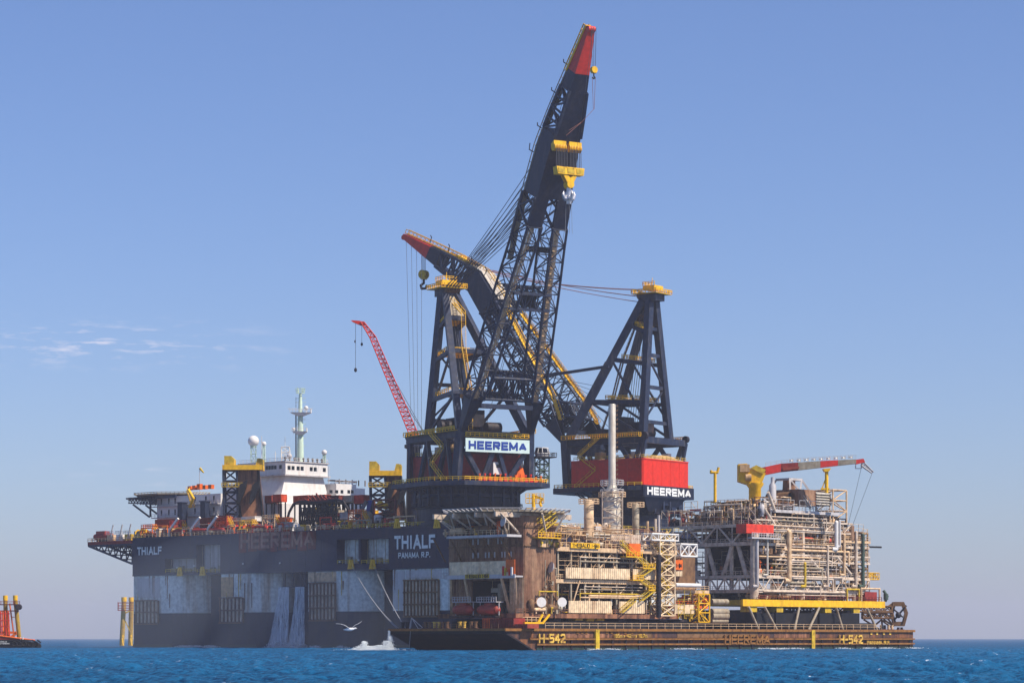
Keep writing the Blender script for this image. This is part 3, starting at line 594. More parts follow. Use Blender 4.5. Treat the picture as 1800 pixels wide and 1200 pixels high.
    g.bar(rl(.12, -1), rl(.37, 1), .5); g.bar(rl(.37, 1), rl(.6, -1), .5)
    for k in (.28, .58, .82): g.bar(fl(k, -1), fl(k, 1), 1.1, 1.3)
    for k in (.28, .58, .82):
        for s in (-1, 1): g.bar(fl(k, s), rl(k * .92, s), 1.0, 1.2)
    for s in (-1, 1): g.bar(fl(.58, s), rl(.14, s), .6); g.bar(fl(.28, s), rl(.02, s), .7)
    g.build('a_frame_bracing', 'navy', cr)
    g = MB()
    for k in (.28, .58, .82):
        a, b = fl(k, -1), fl(k, 1); c, d = rl(k * .92, -1), rl(k * .92, 1)
        p0, p1, p2, p3 = a.lerp(c, .3), b.lerp(d, .3), b.lerp(d, .85), a.lerp(c, .85)
        g.hexa([p + V(0, 0, .75) for p in (p0, p1, p2, p3)], [p + V(0, 0, .9) for p in (p0, p1, p2, p3)])
        rail(g, [p + V(0, 0, .9) for p in (p0, p1, p2, p3, p0)], sp=1.6, r=.12)
        g.build('a_frame_platform', 'yellow', cr); g = MB()
    g = MB(); pts = [fl(0, 0), fl(.28, 0), fl(.58, 0), fl(.82, 0)]
    lad = [W(10, -4, zh), W(6, -2, zh + (zt_ - zh) * .27), W(2, -2, zh + (zt_ - zh) * .55), W(-2, 0, zh + (zt_ - zh) * .8), W(tf, 0, zt_ - 2)]
    for a, b in zip(lad, lad[1:]): stair(g, a, b, 1.3)
    g.build('a_frame_ladder', 'yellow' if mode == 1 else 'brownsteel', cr)
    g = MB(); F.box(g, 1, 6, -3, 3, zh + 2, zh + 7); F.box(g, -6, 1, -4, 4, zh + 1, zh + 5); g.build('winch_house', 'dark', cr)
    g = MB()
    for b in (-6.5, -2.2, 2.2, 6.5): g.tube(W(-2, b - 1.8, zh + 2.2), W(-2, b + 1.8, zh + 2.2), 1.9, n=16)
    for b in (-5, 5): g.tube(W(7.5, b - 2.4, zh + 1.6), W(7.5, b + 2.4, zh + 1.6), 1.7, n=16)
    g.build('winch_drum', 'dark', cr)
    # A-frame head
    g = MB(); F.box(g, tf - 3, tf + 3.6, -2.6, 2.6, zt_ - 2.5, zt_ - .4)
    g.build('a_frame_head', 'navy', cr)
    g = MB()
    for b in np.linspace(-2.4, 2.4, 9): g.tube(W(tf + 3.0, b - .18, zt_ - .7), W(tf + 3.0, b + .18, zt_ - .7), 1.35, n=14)
    g.build('sheave_nest', 'brownsteel', cr)
    g = MB(); F.box(g, tf - 4.5, tf + 5, -4.6, 4.6, zt_ - .35, zt_ - .15); rail(g, [W(tf - 4.5, -4.6, zt_ - .1), W(tf + 5, -4.6, zt_ - .1), W(tf + 5, 4.6, zt_ - .1), W(tf - 4.5, 4.6, zt_ - .1), W(tf - 4.5, -4.6, zt_ - .1)], sp=1.4, r=.13)
    F.box(g, tf - 2.5, tf + 2, -2.5, 2.5, zt_ + 1.0, zt_ + 2.4); rail(g, [W(tf - 2.5, -2.5, zt_ + 2.4), W(tf + 2, -2.5, zt_ + 2.4), W(tf + 2, 2.5, zt_ + 2.4)], sp=1.2, r=.1)
    g.bar(W(tf, 0, zt_ + 2.4), W(tf, 0, zt_ + 5), .15); g.build('head_platform', 'yellow', cr)
    # ------------------------------------------------ boom
    H = V(hf, 0, zh); Kp = V(K['f'], 0, zk[1]); Tp = V(tip, 0, zt)
    L1 = (Kp - H).length; L2 = (Tp - Kp).length
    d1 = (Kp - H).normalized(); d2 = (Tp - Kp).normalized(); n1 = V(-d1.z, 0, d1.x); n2 = V(-d2.z, 0, d2.x)
    def at(s, x, y):                       # s in 0..1 hinge-knee, 1..2 knee-tip; x across, y towards the back
        if s <= 1: p = H.lerp(Kp, s); 
        else: p = Kp.lerp(Tp, s - 1)
        k = min(1, max(0, (s - .93) / .14)); nn = n1.lerp(n2, k).normalized()
        p = p + nn * y
        return W(p.x, x, p.z)
    def interp(tab, s):
        for (s0, v0), (s1, v1) in zip(tab, tab[1:]):
            if s <= s1: return v0 + (v1 - v0) * (s - s0) / (s1 - s0)
        return tab[-1][1]
    TH = [(0, 1.6), (.12, 5.2), (.2, 7.0), (.7, 7.6), (1, 7.6), (1.3, 6.8), (1.65, 4.4), (2, 1.6)]
    RC = [(0, hr), (.2, 9.2), (.72, 4.3), (1, 3.2)]
    LW = [(0, 1.4), (.12, 4.0), (.5, 4.8), (1, 4.6)]
    yo = -1.0
    lo = lambda s: yo - interp(TH, s) * .5; hi = lambda s: yo + interp(TH, s) * .5
    HW = [(.72, 6.3), (.84, 5.7), (1, 4.8), (1.6, 2.5), (2, 1.0)]
    def corners(s, sd):
        rc = interp(RC, s) * sd; lw = interp(LW, s) / 2
        return [at(s, rc - lw, lo(s)), at(s, rc + lw, lo(s)), at(s, rc + lw, hi(s)), at(s, rc - lw, hi(s))]
    se = .74
    for sd in (-1, 1):
        g = MB(); f0 = corners(.0, sd); f1 = corners(.12, sd)
        # solid foot: two side plates
        for i, j in ((0, 3), (1, 2)):
            off = r * (.35 if i == 0 else -.35); g.slab([f0[i], f1[i], f1[j], f0[j]], off)
        g.slab([f1[0], f1[1], f1[2], f1[3]], (f0[0] - f1[0]).normalized() * .4); g.slab([f0[0], f0[1], f1[1], f1[0]], (f0[3] - f0[0]).normalized() * .3)
        leg = g.build('boom_leg_foot', 'navy2', cr)
        g = MB(); ns = 11; S = [.12 + (se - .12) * i / ns for i in range(ns + 1)]
        for i in range(ns):
            A = corners(S[i], sd); B = corners(S[i + 1], sd)
            for a, b in zip(A, B): g.tube(a, b, .42, n=6)
            for j in range(4):
                j2 = (j + 1) % 4
                m_ = B[j].lerp(B[j2], .5) if j in (1, 3) else None
                g.tube(B[j], B[j2], .19, n=4, cap=False)
                if (i + j) % 2: g.tube(A[j], B[j2], .2, n=4, cap=False)
                else: g.tube(A[j2], B[j], .2, n=4, cap=False)
                if j in (1, 3):
                    c = A[j].lerp(B[j], .5).lerp(A[j2].lerp(B[j2], .5), .5); e = (A[j] if (i + j) % 2 == 0 else A[j2]); g.tube(c, e, .17, n=4, cap=False)
        g.build('boom_leg', 'navy', cr)
        # walkway inside the leg
        g = MB(); yw = 2 if mode == 1 else None
        for i in range(ns * 3):
            s0 = .1 + (se - .08) * i / (ns * 3); s1 = .1 + (se - .08) * (i + 1) / (ns * 3)
            rc0, rc1 = interp(RC, s0) * sd, interp(RC, s1) * sd
            y0, y1 = (lo(s0) + 1.6, lo(s1) + 1.6) if mode == 1 else (hi(s0) + .3, hi(s1) + .3)
            for dx in (-.75, .75):
                g.bar(at(s0, rc0 + dx, y0), at(s1, rc1 + dx, y1), .16, .3); g.bar(at(s0, rc0 + dx, y0 + 1.2), at(s1, rc1 + dx, y1 + 1.2), .14)
                g.bar(at(s0, rc0 + dx, y0), at(s0, rc0 + dx, y0 + 1.2), .12)
            g.bar(at(s0, rc0, y0), at(s1, rc1, y1), 1.0, .08); g.bar(at(s0, rc0 - .75, y0), at(s0, rc0 + .75, y0), .2)
        g.build('leg_walkway', 'cream' if mode == 1 else 'yellow', cr)
        # solid box of the leg up to the head
        g = MB(); a = corners(se, sd); b = corners(.84, sd); ia = (a[3] - a[0]).normalized(); g.hexa([a[0], a[1], a[1] + ia, a[0] + ia], [b[0], b[1], b[1] + ia, b[0] + ia]); g.build('boom_leg_box', 'navy2', cr)
        g = MB(); m0, m1 = a[3].lerp(b[3], .5), a[2].lerp(b[2], .5)
        for p, q in ((a[3], b[3]), (a[2], b[2]), (a[3], m1), (m1, b[3]), (a[0], m0), (m0, b[0]), (a[1], m1), (m1, b[1])): g.bar(p, q, .6)
        g.build('boom_leg', 'navy', cr)
    # cross frames between the legs
    g = MB()
    for s, k in ((.135, 1), (.2, 1)):
        pass
    A = [at(.125, -interp(RC, .125) + 2, lo(.125) + .3), at(.125, -interp(RC, .125) + 2, hi(.125)), at(.205, -interp(RC, .205) + 2, hi(.205)), at(.205, -interp(RC, .205) + 2, lo(.205) + .3)]
    B = [at(.125, interp(RC, .125) - 2, lo(.125) + .3), at(.125, interp(RC, .125) - 2, hi(.125)), at(.205, interp(RC, .205) - 2, hi(.205)), at(.205, interp(RC, .205) - 2, lo(.205) + .3)]
    truss(g, A, B, 8, .5, .26)
    g.bar(at(.1, -hr + 3, lo(.1)), at(.1, hr - 3, lo(.1)), 1.6, 1.3)
    g.build('lower_cross_truss', 'navy', cr)
    g = MB()
    for s in (.455, .51):
        for y in (lo(s) + .2, hi(s) - .2): g.bar(at(s, -interp(RC, s), y), at(s, interp(RC, s), y), .9, .9)
    A = [at(.455, -4, lo(.455)), at(.455, -4, hi(.455)), at(.51, -4, hi(.51)), at(.51, -4, lo(.51))]; B = [at(.455, 4, lo(.455)), at(.455, 4, hi(.455)), at(.51, 4, hi(.51)), at(.51, 4, lo(.51))]
    truss(g, A, B, 4, .25, .2); g.build('middle_cross_truss', 'navy', cr)
    g = MB(); g.hexa([at(.46, -2, lo(.46) + 1), at(.46, 2, lo(.46) + 1), at(.46, 2, lo(.46) + 4), at(.46, -2, lo(.46) + 4)], [at(.505, -2, lo(.5) + 1), at(.505, 2, lo(.5) + 1), at(.505, 2, lo(.5) + 4), at(.505, -2, lo(.5) + 4)]); g.build('boom_machinery', 'black', cr)
    g = MB(); g.bar(at(.66, -4.4, lo(.66) + 2), at(.66, 4.4, lo(.66) + 2), .9, 1.6); g.build('upper_cross_beam', 'black', cr)
    # head: solid box round the knee, then plated jib with lattice windows
    def sect(s, i0=0): hw = interp(HW, s); return [at(s, -hw, lo(s)), at(s, hw, lo(s)), at(s, hw, hi(s)), at(s, -hw, hi(s))]
    g = MB(); S = [.84, 1.0, 1.08, 1.14]
    for a, b in zip(S, S[1:]): g.hexa(sect(a), sect(b))
    g.build('boom_head', 'navy2', cr)
    g = MB(); S = [1.14, 1.3, 1.5]
    for a, b in zip(S, S[1:]):
        A, B = sect(a), sect(b); ia = (A[3] - A[0]).normalized() * .5; ib = (B[3] - B[0]).normalized() * .5
        g.hexa([A[0], A[1], A[1] + ia, A[0] + ia], [B[0], B[1], B[1] + ib, B[0] + ib]); g.bar(A[3], B[2], .5); g.bar(A[2], B[3], .5)
    g.build('jib_plate', 'navy2', cr)
    g = MB()
    S = [1.14, 1.23, 1.32, 1.41, 1.5]
    for q, (i, j) in enumerate(((0, 3), (1, 2))):
        for n_, (a, b) in enumerate(zip(S, S[1:])):
            A, B = sect(a), sect(b); g.bar(A[i], B[i], .8); g.bar(A[j], B[j], .8); g.bar(B[i], B[j], .5)
            g.bar(A[i] if n_ % 2 else A[j], B[j] if n_ % 2 else B[i], .5)
    g.build('jib_lattice', 'navy', cr)
    g = MB()
    for a, b in ((1.5, 1.64),): g.hexa(sect(a), sect(b))
    g.build('jib_box', 'navy2', cr)
    g = MB()
    for a, b in ((1.64, 1.85), (1.85, 2.0)): g.hexa(sect(a), sect(b))
    g.tube(at(1.985, -1.1, lo(2) + .5), at(1.985, 1.1, lo(2) + .5), .9, n=12)
    g.build('jib_tip', 'tipred', cr)
    # walkway with railing on the back of the head
    g = MB(); prev = None
    for s in np.linspace(.6 if mode == 1 else .76, 2, 26):
        x = -interp(HW, max(s, .72)) if mode == 1 else -interp(HW, s) * .35; y = hi(s) + .3
        for dx in (0, 1.6):
            g.bar(at(s, x + dx, y), at(s, x + dx, y + 1.4), .16)
            if prev: g.bar(at(prev[0], prev[1] + dx, prev[2] + 1.4), at(s, x + dx, y + 1.4), .2); g.bar(at(prev[0], prev[1] + dx, prev[2] + .1), at(s, x + dx, y + .1), .25)
        if prev:
            g.bar(at(prev[0], prev[1] + .8, prev[2]), at(s, x + .8, y), 1.5, .1)
        prev = (s, x, y)
    g.build('head_walkway', 'greysteel' if mode == 1 else 'yellow', cr)
    if mode == 1:
        g = MB(); prev = None
        for s in np.linspace(1.62, 2, 10):
            x = -interp(HW, s) - .1; y = hi(s) + .3
            for yy in (0, 1.3): 
                if prev: g.bar(at(prev[0], prev[1], prev[2] + yy), at(s, x, y + yy), .3, .7 if yy == 0 else .2)
            g.bar(at(s, x, y), at(s, x, y + 1.3), .2); g.bar(at(s, x, y), at(s, x + 1.5, y), .3); prev = (s, x, y)
        g.build('tip_walkway', 'yellow', cr)
    else:
        g = MB()
        a, b = at(.80, -4.4, hi(.80) + .4), at(1.13, -3.8, hi(1.13) + .4); c, d = at(1.13, 3.0, hi(1.13) + .4), at(.80, 3.6, hi(.80) + .4)
        k0, k1 = at(1.0, -4.0, hi(1.0) + .45), at(1.0, 3.4, hi(1.0) + .45)
        g.slab([a, k0, k1, d], (0, 0, .35)); g.slab([k0, b, c, k1], (0, 0, .35)); g.build('head_cover_plate', 'silver', cr)
        g = MB(); rail(g, [at(1.1, -3.4, hi(1.1) + .2), at(1.3, -3, hi(1.3) + .2), at(1.3, 2, hi(1.3) + .2)], sp=1.3, r=.2); g.bar(at(1.3, -3, hi(1.3) + .4), at(1.3, 2.4, hi(1.3) + .4), 1, .6); g.build('head_service_platform', 'yellow', cr)
    # rope guides sticking off the walkway
    g = MB()
    for s in (.97, 1.12, 1.42, 1.66):
        g.path([at(s, -interp(HW, s), hi(s) + 1), at(s, -interp(HW, s) - .3, hi(s) + 3), at(s + .02, -interp(HW, s) - .3, hi(s) + 3.4)], .16)
        g.build('davit', 'black', cr); g = MB()
    # ropes from the A-frame head to the back of the boom
    g = MB(); nr = 20 if mode == 1 else 6
    for i in range(nr):
        b0 = -2.4 + 4.8 * i / (nr - 1); ss = (.80 + .18 * (i % 4) / 3) if mode == 1 else (.95 + .12 * (i % 3) / 2)
        p = W(tf + 3, b0, zt_ - .3 + (0 if mode == 1 else (1.6, -.6, -2.4)[i % 3])); q = at(ss, b0 * (1.6 if mode == 1 else 1.2), hi(ss) + (.4 if mode == 1 else (3.2, 1.6, .4)[i % 3])); prev = p
        sag = .6 if mode == 1 else .9
        for k in range(1, 9):
            t = k / 8; c = p.lerp(q, t) - V(0, 0, 4 * sag * t * (1 - t)); g.tube(prev, c, .13 if mode == 1 else .1, n=4, cap=False); prev = c
    g.build('luffing_rope', 'rope' if mode == 1 else 'roperust', cr)
    g = MB()
    for i in range(5):
        b = -2 + i; g.tube(W(0, b * 1.5, zh + 3), W(tf + 2.6, b * .9, zt_ - 1.5), .1, n=4, cap=False)
    g.build('winch_rope', 'rope', cr)
    g = MB()
    for i in range(3):
        g.tube(at(.18, -3 + 3 * i, lo(.18) + 3), at(.93, -2 + 2 * i, lo(.93) + .1), .09, n=4, cap=False)
    for i, b in enumerate((-.8, .8)): g.tube(W(8, b * 3, zh + 2), at(1.62, b, hi(1.62) + .6), .08, n=4, cap=False)
    g.build('hoist_rope', 'rope', cr)
    cr['_'] = 1; del cr['_']
    return cr, F, at, lo, hi, interp
C1 = T.W(20, 15, 0); C1 = (C1.x, C1.y)
C2 = (38.6, 862.7)
cr1 = crane('heavy_lift_crane', 'dark heavy lift crane with the steepest highest boom, over the blue lettered white sign', C1, (.49, -.87), {'f': 54, 'af': -13, 'az': 111}, 72.5, (65.1, 143.5), 175.0, 1)
cr2 = crane('heavy_lift_crane', 'dark heavy lift crane with bright red house, its lower boom crossing behind the tall one', C2, (-.8, .6), {'f': 60.2, 'af': -8, 'az': 113.5}, 94.0, (67.3, 123), 142.0, 2)

# fittings only crane one has
def crane1_fittings():
    cr, F, at, lo, hi, ip = cr1; W = F.W; r = F.b; zp = DK + 12.8
    zs0, zs1 = F.z(795, 19.4, 0), F.z(771.5, 19.4, 0)
    m = MB(); F.box(m, 19.3, 19.6, -10.9, 10.9, zs0, zs1); sg = m.build('sign_board', 'signwhite', cr)
    m = MB(); [m.bar(W(19.2, b, zs0 - .3), W(19.2, b, zs1 + .8), .3) for b in (-9, -3, 3, 9)]; m.build('sign_frame', 'navy', cr)
    text('HEEREMA', 'sign_lettering', 'blue', cr, W(19.62, -9.9, zs0 + .75), r, (0, 0, 1), zs1 - zs0 - 1.5, 19.8, th=.26)
    # white equipment cabinet, orange gear along the platform edge
    m = MB(); F.box(m, 14.4, 17.6, -.4, 3.4, zp + 2.2, zp + 5.9); c = m.build('equipment_cabinet', 'white', cr)
    m = MB(); F.box(m, 17.6, 17.66, .6, 2.4, zp + 4.2, zp + 5.2); m.build('cabinet_window', 'window', c)
    m = MB(); F.box(m, 14.4, 17, .8, 3.6, zp, zp + 2.2); m.build('cabinet_stand', 'dark', c)
    random.seed(5)
    for k in range(13):
        b = -6.5 + k * 1.75; m = MB(); h = random.uniform(.9, 1.8); F.box(m, 18.3, 19.6, b, b + 1.2, zp + .1, zp + h * .7)
        m.tube(W(19, b + .4, zp + h * .7), W(19, b + .9, zp + h + .7), .22, n=6); m.tube(W(19, b + .9, zp + .5), W(19.6, b + .2, zp + h + .6), .18, n=6)
        m.build('air_tugger', ('orange', 'warnred', 'red', 'orange')[k % 4], cr)
    m = MB(); m.slab([W(17.6, 6.2, zp + .4), W(17.6, 10.5, zp + .4), W(17.6, 9.3, zp + 4.4), W(17.6, 7.6, zp + 3.0)], F.a * .8); m.build('orange_bracket', 'orange', cr)
    # operator's cab on its lattice tower, right of the platform
    ca, cb = 15.5, 17.6
    m = MB(); A = [W(ca - 1.5, cb - 1.6, zp), W(ca + 1.5, cb - 1.6, zp), W(ca + 1.5, cb + 1.6, zp), W(ca - 1.5, cb + 1.6, zp)]; B = [p + V(0, 0, 7.8) for p in A]
    truss(m, A, B, 4, .25, .17); m.build('cab_tower', 'green', cr)
    zc = zp + 7.8; m = MB(); F.box(m, ca - 3.2, ca + 3, cb - 3.6, cb + 3.4, zc, zc + .35); rail(m, [W(ca + 3, cb - 3.6, zc + .3), W(ca + 3, cb + 3.4, zc + .3), W(ca - 3.2, cb + 3.4, zc + .3)], sp=1.4, r=.08); m.build('cab_platform', 'dark', cr)
    m = MB(); 
    oc = lambda s, z: [W(ca + x * s, cb + y * s, z) for x, y in ((2, -1), (2, 1), (1, 2.1), (-1, 2.1), (-2, 1), (-2, -1), (-1, -2.1), (1, -2.1))]
    a, b, c_ = oc(.82, zc + .4), oc(1, zc + 1.3), oc(.78, zc + 2.9)
    n = 8; m.add(a + b, [(i, (i + 1) % n, n + (i + 1) % n, n + i) for i in range(n)]); m.add(a, [tuple(range(8))[::-1]]); m.prism([(p.x, p.y) for p in oc(.85, 0)], zc + 2.85, zc + 3.1)
    cab = m.build('operator_cab', 'white', cr)
    m = MB(); m.add([p for p in b] + [p for p in c_], [(i, (i + 1) % n, n + (i + 1) % n, n + i) for i in range(n)]); m.build('cab_glass', 'window', cab)
    m = MB(); [m.bar(p, q, .2) for p, q in zip(b, c_)]; [m.bar(b[i], b[(i + 1) % 8], .2) for i in range(8)]; m.build('cab_frame', 'white', cab)
    # light and dark truss gallery behind the hinge, left rear: service frame beside the house
    m = MB()
    for s in (1.045,):
        for b0, b1 in ((-4.6, -.5), (.5, 4.6)):
            c = [at(s, b0, lo(s) - .1), at(s, b1, lo(s) - .1)]
            d = (c[1] - c[0]).normalized(); k = MB()
            k.hexa([c[0], c[1], c[1] + V(0, 0, 1.1) , c[0] + V(0, 0, 1.1)], [p + V(0, 0, 0) - F.a * -1.6 for p in (c[0], c[1], c[1] + V(0, 0, 1.9), c[0] + V(0, 0, 1.9))])
            for i in range(8): 
                p = c[0].lerp(c[1], (i + .5) / 8) + F.a * .9 + V(0, 0, .1); k.tube(p - d * .12, p + d * .12, 1.15, n=12)
            k.build('main_sheave', 'yellow', cr)
    # main block
    f0 = at(1.045, 0, lo(1.045)); base = V(f0.x, f0.y, 0) + F.a * 2.2
    zt = f0.z - .4; zb = F.z(312, 57, 0); zu = F.z(299, 57, 0)
    hb = thing('main_hook_block', 'yellow crane hook block with bare steel four pronged hook, hanging below the tall boom', 'hook block', base + V(0, 0, zb))
    m = MB()
    for i in range(16):
        x = -4.0 + i * .52 + (.3 if i > 7 else -.1); m.tube(base + r * x + V(0, 0, zu), base + r * x * .98 + V(0, 0, zt), .1, n=4, cap=False)
    for i in range(0): pass
    m.build('hoist_falls', 'rope', hb)
    m = MB(); m.hexa([base + r * x + F.a * y + V(0, 0, zb) for x, y in ((-4.2, -1.3), (4.2, -1.3), (4.2, 1.3), (-4.2, 1.3))], [base + r * x + F.a * y + V(0, 0, zu) for x, y in ((-4.6, -1.1), (4.6, -1.1), (4.6, 1.1), (-4.6, 1.1))])
    m.build('block_beam', 'yellow', hb)
    m = MB()
    for x in (-3, 0, 3): m.hexa([base + r * (x + q) + F.a * y + V(0, 0, zb + .35) for q, y in ((-1.1, 1.25), (1.1, 1.25), (1.1, 1.36), (-1.1, 1.36))], [base + r * (x + q) + F.a * y + V(0, 0, zu - .35) for q, y in ((-1.1, 1.15), (1.1, 1.15), (1.1, 1.3), (-1.1, 1.3))])
    m.build('block_panel', 'yellowr', hb)
    zk = F.z(331, 57, 0); m = MB()
    for y in (-.7, .7):
        m.slab([base + r * -2.4 + F.a * y + V(0, 0, zb), base + r * -1.3 + F.a * y + V(0, 0, zb), base + r * .1 + F.a * y + V(0, 0, zk + 2.2), base + r * -.6 + F.a * y + V(0, 0, zk)], F.a * .35)
        m.slab([base + r * 2.2 + F.a * y + V(0, 0, zb), base + r * 1.3 + F.a * y + V(0, 0, zb), base + r * -.1 + F.a * y + V(0, 0, zk + 2.2), base + r * .6 + F.a * y + V(0, 0, zk)], F.a * .35)
    m.tube(base - F.a * 1.1 + V(0, 0, zk + .4), base + F.a * 1.2 + V(0, 0, zk + .4), 1.15, n=14); m.build('hook_shackle', 'yellow', hb)
    m = MB(); zh = F.z(352, 57, 0); m.tube(base + V(0, 0, zk), base + V(0, 0, zh), .7, n=10)
    for ax in (r, -r, F.a, -F.a):
        m.tube(base + V(0, 0, zh), base + ax * 1.3 + V(0, 0, zh - .3), .85, .6, n=8); m.tube(base + ax * 1.3 + V(0, 0, zh - .3), base + ax * 1.9 + V(0, 0, zh + .9), .6, .45, n=8); m.tube(base + ax * 1.9 + V(0, 0, zh + .9), base + ax * 1.6 + V(0, 0, zh + 2.1), .45, .1, n=8)
    m.tube(base + V(0, 0, zh - 1.7), base + V(0, 0, zh), .7, .9, n=10); m.build('hook', 'chrome', hb)
    m = MB(); [m.tube(base + r * x + V(0, 0, zh - 1.6), base + r * x * 1.3 + V(0, 0, zh - 10), .05, n=4) for x in (-.9, .2, .9)]; m.build('tag_line', 'ropelight', hb)
    # auxiliary block from the tip
    tp = at(2.0, 0, lo(2)) + F.a * .9; tz = F.z(122, 76, 0)
    ab = thing('whip_hook_block', 'small yellow hook block hanging from the highest red boom tip', 'hook block', V(tp.x, tp.y, tz))
    m = MB(); [m.tube(V(tp.x, tp.y, tz) + r * x, tp + r * x * 1.5, .07, n=4) for x in (-.5, 0, .5)]; m.build('rope_fall', 'rope', ab)
    m = MB(); c = V(tp.x, tp.y, tz); m.hexa([c + r * x + F.a * y - V(0, 0, .9) for x, y in ((-.7, -.4), (.7, -.4), (.7, .4), (-.7, .4))], [c + r * x + F.a * y + V(0, 0, .8) for x, y in ((-.7, -.4), (.7, -.4), (.7, .4), (-.7, .4))]); m.tube(c - F.a * .6, c + F.a * .6, .95, n=12); m.build('block_body', 'yellow', ab)
    m = MB(); m.path([c - V(0, 0, .9), c - V(0, 0, 1.7), c + r * .4 - V(0, 0, 2.2), c - V(0, 0, 2.5), c - r * .5 - V(0, 0, 2.1)], .2); m.build('hook', 'dark', ab)
    m = MB(); e = c - V(0, 0, 11); [m.tube(c + r * x - V(0, 0, 2.2), e + r * x * .3, .06, n=4) for x in (-.5, .5)]; m.path([e, e - r * 4 - V(0, 0, 4), e - r * 9 - V(0, 0, 8.2)], .06, 4); m.path([e - r * 4 - V(0, 0, 4), e - r * 8 - V(0, 0, 6.6)], .05, 4); m.build('sling', 'roperust', ab)
    m = MB(); q = at(.2, 9.5, lo(.2)); m.path([tp - r * .2, V(tp.x, tp.y, 0) - r * 2.2 - F.a * 1 + V(0, 0, tz - 6), q], .05, 4); m.build('guide_line', 'rope', cr)
crane1_fittings()
def crane2_fittings():
    cr, F, at, lo, hi, ip = cr2; W = F.W; r = F.b; k = at(1.72, 0, lo(1.72)); zt = F.z(482, 85, 0)
    hb = thing('aux_hook_block', 'yellow and black hook block hanging under the low boom, left of the dark lattice mast', 'hook block', V(k.x, k.y, zt))
    c = V(k.x, k.y, zt); m = MB(); [m.tube(c + r * x, k + r * x, .08, n=4) for x in (-.9, -.3, .3, .9)]; m.build('rope_fall', 'rope', hb)
    m = MB(); [m.tube(c + r * (x - .3), c + r * (x + .3), 1.5, n=14) for x in (-.9, .9)]; m.hexa([c + r * x + F.a * y - V(0, 0, 1.7) for x, y in ((-1.2, -.5), (1.2, -.5), (1.2, .5), (-1.2, .5))], [c + r * x + F.a * y + V(0, 0, .2) for x, y in ((-1.2, -.5), (1.2, -.5), (1.2, .5), (-1.2, .5))]); m.build('block_body', 'yellowr', hb)
    m = MB(); m.path([c - V(0, 0, 1.7), c - V(0, 0, 3), c + F.a * 1.3 - V(0, 0, 3.6), c + F.a * .9 - V(0, 0, 4.8), c - F.a * .9 - V(0, 0, 4.8), c - F.a * 1.4 - V(0, 0, 3.7)], .42, 8); m.build('hook', 'dark', hb)
    # falls from the jib tip running down to the deck
    m = MB()
    for i in range(4):
        p = at(1.95 - .06 * i, -.5 + i * .3, lo(1.95)); q = T.W(60 - i * 1.5, 30, 64 - 2 * i); m.tube(p, q, .06, n=4)
    m.build('tip_rope', 'rope', cr)
    # long horizontal whip boom on the frame and its stays
    g = MB(); a = T.W(0, 0, 0)
    p = W(9, -11.8, F.z(645, 9, -10)); q = W(17, -37, p.z - .6) if False else W(33, -10, p.z - .8)
    g.bar(W(3, -8.6, p.z), W(28, -9, p.z - 1.6), .8, .9); g.build('service_boom', 'navy', cr)
    g = MB(); [g.tube(W(28 - 2 * i, -9, p.z - 1.8), W(8 + i, -9.2, p.z - 6 - 1.4 * i), .07, n=4) for i in range(4)]; g.bar(W(27, -9, p.z - 1.6), W(24, -9, p.z - 11), .35); g.build('service_stay', 'rope', cr)
crane2_fittings()
# ================================================================ THINGS ON THE VESSEL'S DECK
random.seed(11)
def fpos(px, b):   # vessel frame position a for a bearing at depth b
    return T.fa(px, b)
def windows(F, parent, a0, a1, b, z, n, w=1.3, h=1.2, face='a', out=-.06, off=0):
    for i in range(n):
        t = a0 + (a1 - a0) * (i + .5) / n; m = MB()
        if face == 'a': F.box(m, t - w / 2, t + w / 2, b + out, b + .3, z, z + h)
        else: F.box(m, b - .3, b - out, t - w / 2, t + w / 2, z, z + h)
        m.build('window', 'window', parent)
# ---- accommodation block with bridge
A0 = T.fa(502, 30); zt = T.z(811, A0, 30); zm = T.z(833, A0, 30); zl = T.z(870, A0, 30)
acc = thing('accommodation_block', 'white ship bridge and accommodation block with a row of dark windows, under the tall mast', 'ship superstructure', T.W(A0 + 15, 45, DK))
bw = T.fb(576, A0)
m = MB(); T.box(m, A0, A0 + 24, 30, bw, zm, zt); m.build('bridge_deck', 'white', acc)
m = MB(); T.box(m, A0 - .4, A0 + 24.4, 29.6, bw + .4, zt, zt + .35); T.box(m, A0 - .9, A0 + 24.4, 29.0, bw + .6, zm - .4, zm); m.build('bridge_trim', 'offwhite', acc)
wm = (zt + zm) / 2 - .2
for q in (469, 474, 479, 484, 493): a = T.fa(q, 30); m = MB(); T.box(m, a - .6, a + .6, 29.9, 30.2, wm, wm + 1.3); m.build('bridge_window', 'window', acc)
for q in (508, 515, 524, 531, 547, 554, 570): b = T.fb(q, A0); m = MB(); T.box(m, A0 - .08, A0 + .2, b - .65, b + .65, wm - .3, wm + 1.0); m.build('bridge_window', 'window', acc)
m = MB(); m.hexa([T.W(A0 - .2, 27, zl - 3), T.W(A0 + 24, 27, zl - 3), T.W(A0 + 24, bw + 1, zl - 3), T.W(A0 - .2, bw + 1, zl - 3)], [T.W(A0 + 1.2, 31, zm - .4), T.W(A0 + 24, 31, zm - .4), T.W(A0 + 24, bw - 1, zm - .4), T.W(A0 + 1.2, bw - 1, zm - .4)]); m.build('bridge_base', 'white', acc)
bw2 = T.fb(645, A0 - 4); z2 = T.z(850, A0, 50)
m = MB(); T.box(m, A0 - 3, A0 + 30, bw + 1.2, bw2 - 4, DK, z2); T.box(m, A0 - 3, A0 + 30, bw2 - 3.98, bw2, DK, z2 - 1.2); wing = m.build('wing_wall', 'white', acc)
